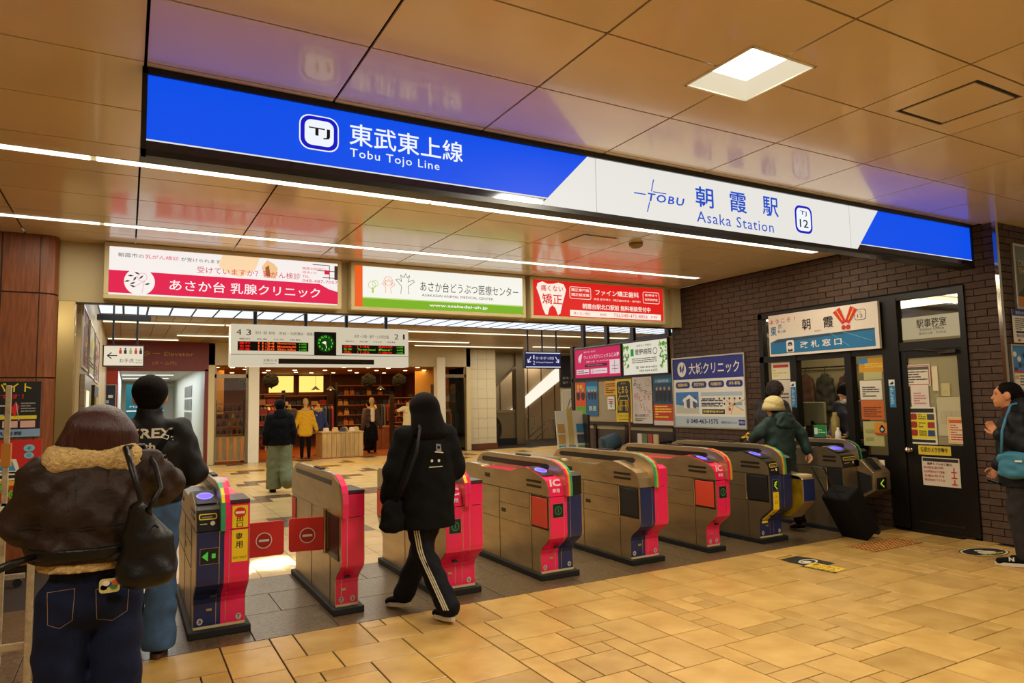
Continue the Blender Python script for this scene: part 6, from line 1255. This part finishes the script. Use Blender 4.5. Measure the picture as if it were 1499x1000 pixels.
# --- 6. visitor at the ticket window
J, s = std(1.74); J['head'] = J['head']+V3(0, .05, -.03); J['elbR'] = V3(.24, .06, 1.15); J['wriR'] = V3(.16, .3, 1.08); J['hanR'] = V3(.13, .38, 1.06); J['elbL'] = V3(-.25, .04, 1.12); J['wriL'] = V3(-.15, .28, 1.08); J['hanL'] = V3(-.1, .36, 1.06)
t, hp, R3 = person('dark haired visitor in a dark coat leaning on the ticket counter', 7.38, 6.3, -PI/2, J, s, face=(-.3, 1, -.3))
jacket(t, J, s, mat('dark_coat', (28, 22, 22), .7), ch=(.21, .15), wa=(.2, .15), hem=.75, up=.08, lo=.06); trousers(t, J, s, blk); shoes(t, J, s, blk, blk)
b = Blob(.009, .03, .007, 60); b.ell(hp(0, -.01, .04), V3(.105, .12, .1)*s, R3); b.ell(hp(0, -.05, -.02), V3(.085, .07, .07)*s, R3); b.sub(hp(0, .11, -.05), V3(.065, .09, .08)); b.build('hair', mat('brown_curls', (34, 20, 14), .7, bump=.6, bs=80), t)
# --- 7. clerk behind the window
J, s = std(1.72); J['head'] = J['head']+V3(0, .05, -.06); J['elbR'] = V3(.22, .06, 1.12); J['wriR'] = V3(.12, .27, 1.0); J['hanR'] = V3(.1, .35, .99); J['elbL'] = V3(-.22, .06, 1.12); J['wriL'] = V3(-.12, .27, 1.0); J['hanL'] = V3(-.1, .35, .99)
t, hp, R3 = person('station clerk in dark uniform and white face mask behind the counter', 8.25, 5.78, PI/2, J, s, face=(.25, 1, -.5), vox=.012)
jacket(t, J, s, mat('uniform', (24, 22, 34), .6), ch=(.2, .14), wa=(.19, .14), hem=.8, up=.07, lo=.055, vox=.012); trousers(t, J, s, blk, vox=.014); shoes(t, J, s, blk, blk, .014); hair_short(t, hp, R3, s, hairb, J)
b = Blob(.007, .01); b.ell(hp(0, .06, -.06), V3(.055, .06, .05)*s, R3); b.cut((R3[0, 1]*-1, R3[1, 1]*-1, R3[2, 1]*-1), -(R3[:, 1] @ hp(0, .05, 0))); b.build('face_mask', mat('mask_white', (214, 208, 200), .8), t)
# --- 8. woman at the right edge, in profile
J, s = std(1.6); J['head'] = J['neck']+V3(0, .035, .15); J['elbL'] = V3(-.2, -.05, 1.06); J['wriL'] = V3(-.14, .12, 1.16); J['hanL'] = V3(-.1, .17, 1.22); J['elbR'] = V3(.2, -.02, 1.05); J['wriR'] = V3(.16, .14, .84); J['hanR'] = V3(.13, .18, .77)
J['elbL'], J['elbR'] = J['elbL'], J['elbR']
J['kneeL'] = V3(-.08, .04, .47); J['ankL'] = V3(-.08, .0, .09); J['toeL'] = V3(-.08, .19, .03); J['ankR'] = V3(.08, -.1, .09); J['kneeR'] = V3(.08, -.02, .47); J['toeR'] = V3(.08, .08, .03)
t, hp, R3 = person('woman with tied black hair in a dark padded coat, in profile at the right edge', 7.0, 3.3, .5, J, s, face=(.05, 1, .05), skinm=mat('skin_warm', (200, 134, 90), .5, var=.05, vs=6), vox=.006)
jk = jacket(t, J, s, mat('padded_coat', (13, 14, 19), .6, bump=.5, bs=22, spec=.25), ch=(.19, .15), wa=(.19, .155), hem=.74, up=.078, lo=.065, fold=.003, hemr=(.19, .155), ff=11)
b = Blob(.008, .02, .003); b.econe(V3(0, -.06, 1.36), (.11, .09), V3(0, -.05, 1.42), (.1, .08)); b.build('hood', mat('padded_coat'), t)
b = Blob(.008, .01); b.cone(V3(0, .02, 1.34), .066, V3(0, .02, 1.38), .06); b.build('red_collar', mat('dark_red_knit', (70, 20, 20), .9), t)
trousers(t, J, s, mat('black_jeans', (26, 22, 22), .8, bump=.3, bs=150), th=.095, kn=.072, hem=.06)
b = Blob(.006, .02, .0015, 50); b.ell(hp(0, -.02, .035), V3(.086, .108, .095)*s, R3); b.ell(hp(0, -.07, -.03), V3(.06, .05, .05)*s, R3); b.ell(hp(0, -.13, -.02), V3(.04, .045, .045)*s, R3); b.sub(hp(0, .105, -.03), V3(.09, .08, .085)); b.sub(hp(.08, .02, -.05), V3(.03, .05, .05)); b.sub(hp(-.08, .02, -.05), V3(.03, .05, .05)); b.build('hair', hairb, t)
shoes(t, J, s, blk, wsole)
b = MB(); f = Fr((0, 0, 0), (0, 1, 0)); 
blue_bag = mat('blue_bag', (44, 112, 138), .55, bump=.2, bs=60)
cr_, sr_ = math.cos(PI/2+.1), math.sin(PI/2+.1)
bb = Blob(.007, .03, .003, 14); bb.econe(V3(-.235, .02, .83), (.14, .05), V3(-.235, .02, .98), (.135, .04), (0, 1, 0)); o = bb.build('blue_shoulder_bag', blue_bag, None, (7.0, 3.3, 0)); o.rotation_euler = (0, 0, .5); tag(o, 'blue shoulder bag carried by the woman at the right edge', 'bag')
MB().tube([(-.25, .12, 1.0), (-.22, .1, 1.2), (-.12, .02, 1.42), (-.06, -.06, 1.44), (.0, -.14, 1.36)], .012, blue_bag, 6).build('strap', o, smooth=True); MB().box((-.292, -.02, .93), (-.286, .03, .945), P(214, 214, 206)).build('logo_plate', o)
o = MB().cham((-.04, -.05, 0), (.04, .05, .018), .004, blackp).build('wallet', None, (6.75, 3.38, .74)); o.rotation_euler = (.3, .4, .2); tag(o, 'black wallet held low by the woman at the right edge', 'wallet')
b = MB(); f = Fr((-.13, 0, 0), (0, -1, 0)); q = text(b, f, 'N', -.12, .05, .035, P(210, 206, 196), .04, .0, bold=.05); b.build('shoe_mark', t)
# ------------------------------------------------------------------ the shop beyond the hall
sw_ = mat('shop_window_glow', (255, 214, 110), .5, emit=1.3)
for x0, x1, l in ((4.44, 5.3, 'left'), (5.5, 6.38, 'right')):
    t = empty('lit_window', (x0, 25.95, 0)); tag(t, f'{l} of the two glowing yellow windows on the back wall of the shop', 'window'); MB().box((0, 0, 1.98), (x1-x0, .03, 2.57), sw_).build('pane', t)
    MB().box((-.06, -.03, 1.92), (0, .03, 2.63), brown).box((x1-x0, -.03, 1.92), (x1-x0+.06, .03, 2.63), brown).box((-.06, -.03, 2.57), (x1-x0+.06, .03, 2.63), brown).build('frame', t)
dl = MB().lathe([(0, -.012), (.06, -.012), (.07, 0), (0, 0)], mat('shop_spot', (255, 226, 160), .5, emit=6), seg=12).build('downlight', loc=(2.6, 21.0, 2.62)); r = random.Random(8)
tag(dl, 'small bright downlight in the ceiling of the shop', 'light', 'downlights in the shop ceiling')
for k in range(26): dup(dl, (2.3+(k % 9)*.83+r.uniform(-.2, .2), 20.6+(k//9)*1.7+r.uniform(-.4, .4), 2.62))
for x, l in ((5.17, 'left of the three'), (5.64, 'middle one'), (7.28, 'right of the three')):
    t = empty('pendant_lamp', (x, 22, 1.98)); tag(t, f'black cone pendant lamp in the shop, {l}', 'lamp'); MB().lathe([(.02, .12), (.03, .1), (.14, 0), (.135, 0), (.02, .09)], blackp, seg=20).build('shade', t); MB().tube([(0, 0, .1), (0, 0, .63)], .006, blackp, 6).build('cord', t); MB().lathe([(0, -.01), (.03, 0), (.03, .04), (0, .05)], mat('shop_spot'), seg=10).build('bulb', t)
plank = tint(mat('pale_plank', (196, 160, 96), .6, var=.2, vs=4, stretch=(3, 3, .5)), .1)
def counter(x0, x1, y0, y1, h, label, m, n):
    t = empty('counter', (x0, y0, 0)); tag(t, label, 'counter'); MB().box((0, .03, 0), (x1-x0, y1-y0, h-.04), m).build('body', t)
    w = (x1-x0)/n
    for k in range(n): MB().box((k*w+.005, 0, .0), ((k+1)*w-.005, .03, h-.04), m).build('plank', t)
    MB().box((-.02, -.02, h-.04), (x1-x0+.02, y1-y0+.02, h), m).build('top', t, bevel=.006)
counter(4.95, 6.15, 20.2, 21.0, .72, 'pale planked display counter at the shop entrance', plank, 9)
counter(7.3, 8.1, 22.4, 23.2, .75, 'reddish wooden counter deeper in the shop', tint(mat('red_plank', (170, 96, 44), .5, var=.2, vs=4), .08), 6)
# goods: hats and baskets on the counter
def hat_me(r_, h): b = MB(); return b
goodc = [mat('goods_%d' % k, c, .8) for k, c in enumerate(((214, 180, 120), (190, 150, 84), (60, 66, 90), (150, 44, 30), (226, 206, 170), (40, 34, 30), (96, 110, 90), (180, 110, 50)))]
for k, (x, y, c) in enumerate(((5.1, 20.4, 4), (5.35, 20.35, 0), (5.6, 20.4, 2), (5.85, 20.35, 4), (6.02, 20.5, 0), (5.45, 20.7, 1), (5.75, 20.75, 1))):
    o = MB().lathe([(.14, 0), (.145, .008), (.09, .02), (.085, .09), (.06, .12), (0, .125)], goodc[c], seg=16).build('sun_hat', loc=(x, y, .72), smooth=True); tag(o, 'small hat laid out on the pale planked counter', 'hat', 'hats on the shop counter')
# shelving
def shelves(x0, x1, y, z0, z1, n, label, dp=.4, seed=1, kind='bottle', cols=None):
    t = empty('shelf_rack', (x0, y, 0)); tag(t, label, 'shelf'); w = x1-x0
    for k in (0, 1): MB().box((k*w-.015, 0, 0), (k*w+.015, dp, z1+.1), steel_dk).build('upright', t)
    r = random.Random(seed); st = (z1-z0)/n
    for k in range(n+1):
        z = z0+k*st; MB().box((0, 0, z-.02), (w, dp, z), goodc[7]).build('shelf', t)
        if k == n: continue
        x = .05
        while x < w-.1:
            m = goodc[r.choice(cols or range(8))]; hh = r.uniform(.45, .8)*st; ww = r.uniform(.06, .12)
            if kind == 'bottle': o = MB().lathe([(ww/2, 0), (ww/2, hh*.6), (ww/5, hh*.8), (ww/5, hh), (0, hh)], m, seg=8).build('jar', loc=(x0+x+ww/2, y+.12, z), smooth=True)
            elif kind == 'fold': ww = r.uniform(.16, .26); o = MB().cham((0, 0, 0), (ww, .25, hh*.7), .02, m).build('folded_garment', loc=(x0+x, y+.05, z))
            else:
                ww = .18; o = MB().prism([(0, 0), (ww, 0), (ww*.9, hh*.6), (ww*.1, hh*.6)], 0, .12, m, ax=1).tube([(ww*.25, .06, hh*.58), (ww*.3, .06, hh*.9), (ww*.7, .06, hh*.9), (ww*.75, .06, hh*.58)], .01, m, 5).build('handbag', loc=(x0+x, y+.08, z))
            tag(o, {'bottle': 'small jar or bottle standing on ', 'fold': 'folded garment lying on ', 'bag': 'handbag standing on '}[kind]+'the '+label.split(',')[0], {'bottle': 'jar', 'fold': 'garment', 'bag': 'bag'}[kind], 'goods on the '+label.split(',')[0]); x += ww+r.uniform(.02, .06)
shelves(2.1, 2.8, 20.15, .78, 1.6, 4, 'dark rack behind the left shop window, packed with goods', seed=1, cols=(5, 6, 2, 5, 0))
shelves(3.2, 3.95, 20.5, .4, 1.85, 5, 'colourful rack left of the shop entrance, with red goods', seed=2, kind='fold', cols=(3, 3, 5, 0, 7))
shelves(4.2, 6.4, 25.4, .5, 1.85, 4, 'long back wall shelf under the glowing windows', seed=3, kind='fold')
shelves(6.7, 8.9, 25.2, .4, 2.2, 5, 'back wall shelf on the right of the shop', seed=4, kind='bag', cols=(5, 5, 7, 1, 2))
shelves(7.6, 8.25, 21.6, .9, 1.7, 4, 'small rack of wares behind the white waistcoat', seed=5, cols=(5, 7, 3))
shelves(8.65, 9.35, 20.6, .2, 2.0, 4, 'rack behind the right shop window', seed=6, kind='fold', cols=(5, 6, 4, 0))
def garment(t, name, m, cx, z0, z1, w, sl=.5, vox=.018, fold=.006):
    b = Blob(vox, .04, fold, 11); b.econe((cx, 0, z1-.1), (w*.8, .09), (cx, 0, z0+.08), (w, .11)); b.cone((cx-w*.8, 0, z1-.09), .065, (cx-w-.12, .02, z1-.09-sl), .055).cone((cx+w*.8, 0, z1-.09), .065, (cx+w+.12, .02, z1-.09-sl), .055); b.cut((0, 0, -1), -z0); return b.build(name, m, t)
def mannequin(x, y, label, top, tc, z0=.7, z1=1.38, w=.19, legs=None, head=True, skirt=None, inner=None, sl=.5):
    t = empty('mannequin', (x, y, 0)); tag(t, label, 'mannequin'); wood_ = goodc[1]
    b = Blob(.014, .02); b.econe((0, 0, 1.0), (.13, .09), (0, 0, 1.36), (.14, .08)); b.cone((0, 0, 1.4), .05, (0, 0, 1.5), .045)
    if head: b.ell((0, .01, 1.6), V3(.08, .095, .115))
    b.build('torso', wood_, t); garment(t, top, tc, 0, z0, z1, w, sl)
    if inner: b = Blob(.014, .02); b.econe((0, -.06, 1.0), (.07, .07), (0, -.06, 1.34), (.07, .06)); b.build('inner_top', inner, t)
    if skirt: b = Blob(.016, .02, .005, 12); b.econe((0, 0, .45), (.2, .15), (0, 0, .95), (.15, .11)); b.cut((0, 0, -1), -.36); b.build('skirt', skirt, t)
    if legs:
        for s_ in (-1, 1): b = Blob(.014, .02); b.cone((s_*.09, 0, .7), .07, (s_*.1, 0, .06), .045); b.build('leg', legs, t)
    else: MB().tube([(0, 0, 0), (0, 0, 1.0)], .02, steel_dk, 8).build('pole', t)
    MB().lathe([(.16, 0), (.16, .012), (0, .02)], steel_dk, seg=20).build('base', t)
mannequin(4.48, 20.25, 'mannequin in a yellow pullover and dark trousers before the shop', 'pullover', mat('yellow_knit', (214, 160, 20), .9), .62, 1.4, .2, legs=blk)
mannequin(5.1, 21.35, 'mannequin in a blue knitted top behind the yellow pullover', 'knitted_top', mat('blue_knit', (44, 60, 110), .9), .72, 1.38, .16, head=False)
mannequin(4.2, 21.1, 'mannequin in a grey brown coat left of the yellow pullover', 'coat', mat('grey_brown_cloth', (90, 76, 56), .9), .6, 1.45, .18, head=False)
mannequin(6.65, 20.95, 'mannequin in a brown jacket, cream blouse and long black skirt', 'jacket', mat('brown_tweed', (70, 48, 34), .9), .72, 1.4, .18, skirt=blk, legs=blk, inner=goodc[4], sl=.55)
mannequin(7.3, 19.55, 'headless bust in a cream padded waistcoat in front of the shop', 'waistcoat', mat('cream_padded', (206, 184, 130), .8), .62, 1.45, .16, head=False, sl=.06)
J, s = std(1.62); t, hp, R3 = person('shopper with black hair and a dark bag among the shop racks', 6.95, 22.2, .3, J, s, vox=.02); jacket(t, J, s, mat('grey_brown_cloth'), vox=.018); trousers(t, J, s, blk, vox=.018); hair_short(t, hp, R3, s, hairb, J, vox=.016); shoes(t, J, s, blk, blk, .016)
def rail(x, y, n, label, z=1.5, w=1.0, seed=3):
    t = empty('clothes_rail', (x, y, 0)); tag(t, label, 'rail'); MB().tube([(0, 0, 0), (0, 0, z), (w, 0, z), (w, 0, 0)], .015, steel_dk, 6).build('frame', t); r = random.Random(seed)
    for k in range(n):
        m = goodc[r.choice((2, 5, 6, 5, 7, 0, 3))]; l = r.uniform(.6, .9); xx = x+.08+k*(w-.16)/(n-1)
        o = MB().prism([(-.2, -l), (.2, -l), (.18, -.12), (.04, -.03), (-.04, -.03), (-.18, -.12)], -.03, .03, m, ax=0).build('hanging_garment', loc=(xx, y, z)); tag(o, 'garment hanging on the '+label, 'garment', 'garments on the '+label)
rail(4.9, 22.6, 9, 'rail of dark clothes behind the blue top', seed=1); rail(3.4, 22.2, 8, 'rail of clothes at the left of the shop', seed=2, w=.9); rail(7.6, 24.2, 9, 'rail of clothes deep on the right', seed=4); rail(8.65, 20.35, 7, 'low rail in the right shop window', z=1.25, w=.65, seed=5)
# glazed bays
for x0, x1, l in ((2.02, 2.86, 'left'), (8.6, 9.36, 'right')):
    t = empty('shop_window', (x0, 19.85, 0)); tag(t, f'glazed bay of the shop on the {l} of its entrance', 'window'); w = x1-x0
    MB().box((0, 0, 2.28), (w, .06, 2.38), steel).box((0, 0, 0), (.05, .06, 2.6), steel).box((w-.05, 0, 0), (w, .06, 2.6), steel).build('frame', t); MB().box((.05, .02, .1), (w-.05, .026, 2.28), glass).build('pane', t)
    if l == 'left':
        MB().box((.05, .03, .08), (w-.05, .07, .72), cream).build('lower_panel', t)
        for k in range(4): MB().box((.13+k*.18, .015, .1), (.21+k*.18, .03, .7), goodc[7]).build('stripe', t)
for k, (x, m) in enumerate(((3.35, 3), (3.6, 0), (3.8, 3))):
    o = MB().lathe([(.09, 0), (.1, .1), (.06, .2), (0, .24)], goodc[m], seg=12).build('soft_toy', loc=(x, 20.35, .42)); tag(o, ('red plush goods at the foot of the colourful rack', 'tan plush goods at the foot of the colourful rack', 'darker red plush goods at the right of the colourful rack')[k], 'goods')
for k, x in enumerate((3.3, 4.0, 7.2, 8.3)):
    b = Blob(.03, .05, .02, 12); b.ell((0, 0, 0), V3(.24, .15, .22)); o = b.build('hanging_plant', mat('dark_foliage', (22, 22, 12), .9), None, (x, 23, 2.3)); tag(o, ('leftmost', 'second', 'third', 'rightmost')[k]+' dark hanging plant under the shop ceiling', 'plant')
    MB().tube([(0, 0, .2), (0, 0, .31)], .01, blackp, 5).build('cord', o)
# ------------------------------------------------------------------ stairs and escalator beyond
t = empty('stair_handrail', (12.35, 21.2, 0)); tag(t, 'steel double handrail beside the stairs', 'handrail')
for z in (.55, .8): MB().tube([(0, 0, z-.5), (0, 0, z), (.25, 0, z)] if False else [(.1, 0, z-.55), (.9, 0, z+.0), (1.1, 0, z+.05), (1.1, 0, z-.3)], .02, chrome, 8).build('rail', t)
MB().tube([(.02, 0, 0), (.02, 0, .95), (.3, 0, .95), (.3, 0, .6), (.18, 0, .5)], .02, chrome, 8).build('rail', t)
for x in (.45, .9): MB().tube([(x, 0, 0), (x, 0, .6)], .015, chrome, 8).build('post', t)
t = empty('escalator', (10.2, 21.3, 0)); tag(t, 'black rubber handrail end of the escalator beside the shop pier', 'escalator'); MB().tube([(.75+.0*k, -.1-0*k, 0) if 0 else (.72+.35*math.cos(a), -.15, .55+.45*math.sin(a)) for k, a in enumerate([math.radians(-80+x*20) for x in range(10)])], .045, rubber, 8).build('handrail', t)
MB().prism([(.35, .1), (.9, .1), (1.02, .5), (.9, .9), (.35, .9)], -.2, -.1, steel_dk, ax=1).build('balustrade', t)
o = MB().box((13.68, 20.86, .95), (14.3, 20.9, 1.85), P(206, 196, 176)).build('handrail_poster'); tag(o, 'white poster with handrail drawing under the dark figure 2 panel', 'poster')
MB().tube([(13.8, 20.85, 1.1), (13.95, 20.85, 1.5), (14.1, 20.85, 1.6)], .012, steel_dk, 5).tube([(13.8, 20.85, 1.0), (13.95, 20.85, 1.2), (14.1, 20.85, 1.3)], .012, steel_dk, 5).build('drawing', o)
# ------------------------------------------------------------------ brochure stand and bits at the notice wall
t = empty('brochure_rack', (7.1, 10.6, -.05)); tag(t, 'slanted brochure rack with yellow tape in front of the notice wall', 'rack')
M_ = Matrix.Rotation(-.3, 4, 'Z') @ Matrix.Rotation(math.radians(-14), 4, 'X'); MB().box((-.2, 0, .1), (.34, .03, 1.42), white, M_).build('back_panel', t); MB().box((.32, -.02, .05), (.36, .3, 1.3), steel_dk, Matrix.Rotation(-.3, 4, 'Z')).build('side_frame', t)
MB().box((.02, -.01, .1), (.12, -.0, 1.45), mat('yellow_tape', (206, 176, 90), .5), M_).build('tape', t)
r = random.Random(9)
for k in range(5):
    for j in range(3):
        if j == 1 and k > 2: continue
        m = P(*r.choice(((60, 130, 170), (210, 200, 170), (90, 140, 80), (50, 60, 80), (196, 150, 70), (30, 150, 150)))); x = -.18+j*.18; o = MB().box((x, -.03, .2+k*.2), (x+.13, -.015, .36+k*.2), m, M_); o = o.build('brochure', loc=(7.1, 10.6, -.05)); tag(o, 'brochure in the slanted rack before the notice wall', 'brochure', 'brochures in the slanted rack')
t = MB().lathe([(.14, -.17), (.15, -.15), (.15, .15), (.14, .17), (0, .17)], mat('blue_grey_bin', (70, 96, 110), .5), seg=20, M=Matrix.Translation((7.9, 10.5, .72)) @ Matrix.Rotation(1.3, 4, 'Y')).build('bucket', smooth=True); tag(t, 'blue grey bucket lying beside the slanted brochure rack', 'bucket')
t = MB().box((7.8, 10.25, 0), (8.1, 10.75, .56), steel_dk).build('low_cabinet'); tag(t, 'low dark cabinet under the blue grey bucket', 'cabinet')
t = MB().tube([(8.0, 10.05, 0), (8.06, 10.1, 1.5)], .018, mat('wood_stick', (130, 84, 50), .6), 8).build('broom_handle'); tag(t, 'wooden pole leaning on the notice wall beside the yellow poster', 'pole')
t = empty('leaflet_holder', (8.0, 9.4, 0)); tag(t, 'dark leaflet holder on the floor below the nearest notice wall poster', 'rack'); MB().box((-.1, -.3, 0), (.15, .3, .8), steel_dk).build('body', t)
for k in range(4): o = MB().box((-.14, -.28+k*.14, .68), (-.11, -.17+k*.14, .92), P(*((190, 170, 120), (160, 60, 50), (90, 110, 60), (200, 190, 170))[k])).build('brochure', loc=(8.0, 9.4, 0)); tag(o, 'leaflet in the dark holder near the clinic board', 'brochure', 'leaflets in the dark holder')
t = empty('potted_plant', (7.55, 6.95, 0)); tag(t, 'dark leafy plant with yellow bloom beside the big clinic board', 'plant'); MB().lathe([(.12, 0), (.15, .3), (.13, .3), (0, .28)], steel_dk, seg=16).build('pot', t); MB().box((-.18, -.18, 0), (.18, .18, .72), blackp).build('plinth', t)
r = random.Random(2); b = MB()
for k in range(60):
    a, e, l = r.uniform(0, 2*PI), r.uniform(.2, 1.3), r.uniform(.1, .24); d = Vector((math.cos(a)*math.cos(e), math.sin(a)*math.cos(e), math.sin(e))); c = Vector((0, 0, .74))+d*.06; n = d.cross(Vector((0, 0, 1))).normalized()*.02
    b.add([c, c+d*l*.5+n, c+d*l, c+d*l*.5-n], [(0, 1, 2, 3)], mat('leaf', (24, 40, 18), .6))
b.build('foliage', t)['kind'] = 'stuff'
b = MB(); [b.lathe([(0, -.03), (.035, 0), (0, .03)], mat('yellow_bloom', (200, 160, 20), .7), c=(r.uniform(-.12, .1), r.uniform(-.1, .1), .98+r.uniform(-.04, .04)), seg=8) for k in range(5)]; b.build('bloom', t)['kind'] = 'stuff'
# ------------------------------------------------------------------ floor markings near the office
br = mat('brass_stud', (214, 136, 46), .4, .2); rp = mat('red_brown_pad', (128, 92, 44), .6)
t = empty('tactile_pad', (6.42, 4.33, .001)); tag(t, 'studded tactile pad on the floor before the station office', 'tactile paving'); MB().box((0, 0, 0), (.8, .31, .003), rp).build('pad', t)
st0 = None
for i in range(16):
    for j in range(6):
        p = (.025+i*.05, .03+j*.05, .003)
        if st0 is None: st0 = MB().lathe([(.013, 0), (.011, .004), (0, .005)], br, seg=8).build('stud', t, p).data
        else: obj('stud', st0, t, p)
t = empty('guide_lines', (0, 0, .001)); tag(t, 'brass guide lines running right from the studded pad', 'tactile paving')
for k in range(4):
    a, c = Vector((7.05-k*.075, 4.33)), Vector((6.9-k*.075, 2.2)); MB().add([(a.x-.009, a.y, 0), (a.x+.009, a.y, 0), (c.x+.009, c.y, 0), (c.x-.009, c.y, 0), (a.x-.006, a.y, .005), (a.x+.006, a.y, .005), (c.x+.006, c.y, .005), (c.x-.006, c.y, .005)], [(4, 5, 6, 7)[::-1], (0, 1, 5, 4), (1, 2, 6, 5), (2, 3, 7, 6), (3, 0, 4, 7)], mat('ochre_bar', (160, 116, 50), .5)).build('guide_bar', t)
def floorst(name, label, O, U, V, draw):
    f = Fr(O, U, V); f.U = f.U*(.8 if draw is d_f1 else 1); f.V = f.V*(1.25 if draw is d_f1 else 1); b = MB(); draw(b, f); o = b.build(name); tag(o, label, 'floor sticker')
yl, bk = P(226, 186, 30), P(30, 26, 20)
def d_f1(b, f):
    poly(b, f, [(0, 0), (.16, -.03), (.5, -.04), (.5, .2), (.2, .22), (.02, .2)], bk, .001)
    for k in range(2): line(b, f, (-.03-k*.035, .01), (-.01-k*.035, .2), .014, (yl, bk)[k % 2], .0012)
    ring(b, f, .26, .1, .09, .02, P(210, 200, 180), .0014); disc(b, f, .26, .08, .05, .04, P(210, 200, 180), .0014); rect(b, f, .34, -.04, .72, .1, yl, .0016)
    text(b, f, 'あぶない', .37, .03, .05, bk, .3, .002, bold=.03); text(b, f, 'かけこみ', .4, -.03, .045, bk, .28, .002, bold=.03); rect(b, f, .34, -.08, .74, -.04, bk, .0016); text(b, f, '飛び出し注意', .36, -.075, .03, yl, .34, .002)
floorst('floor_sticker', 'black and yellow warning sticker on the floor before the second gate from the wall', (5.42, 4.62, .001), (.12, -1, 0), (1, .12, 0), d_f1)
def d_f2(b, f):
    disc(b, f, .25, .15, .26, .17, bk, .001); ring(b, f, .25, .15, .25, .02, P(206, 196, 150), .0014, 28, .16); disc(b, f, .25, .12, .1, .06, P(216, 206, 180), .0016); disc(b, f, .25, .2, .05, .035, P(216, 206, 180), .0016); text(b, f, 'STOP', .1, .04, .04, yl, .3, .002, bold=.03)
floorst('floor_sticker', 'round black and cream sticker on the floor behind the edge woman', (7.0, 3.66, .001), (1, -.15, 0), (.15, 1, 0), d_f2)
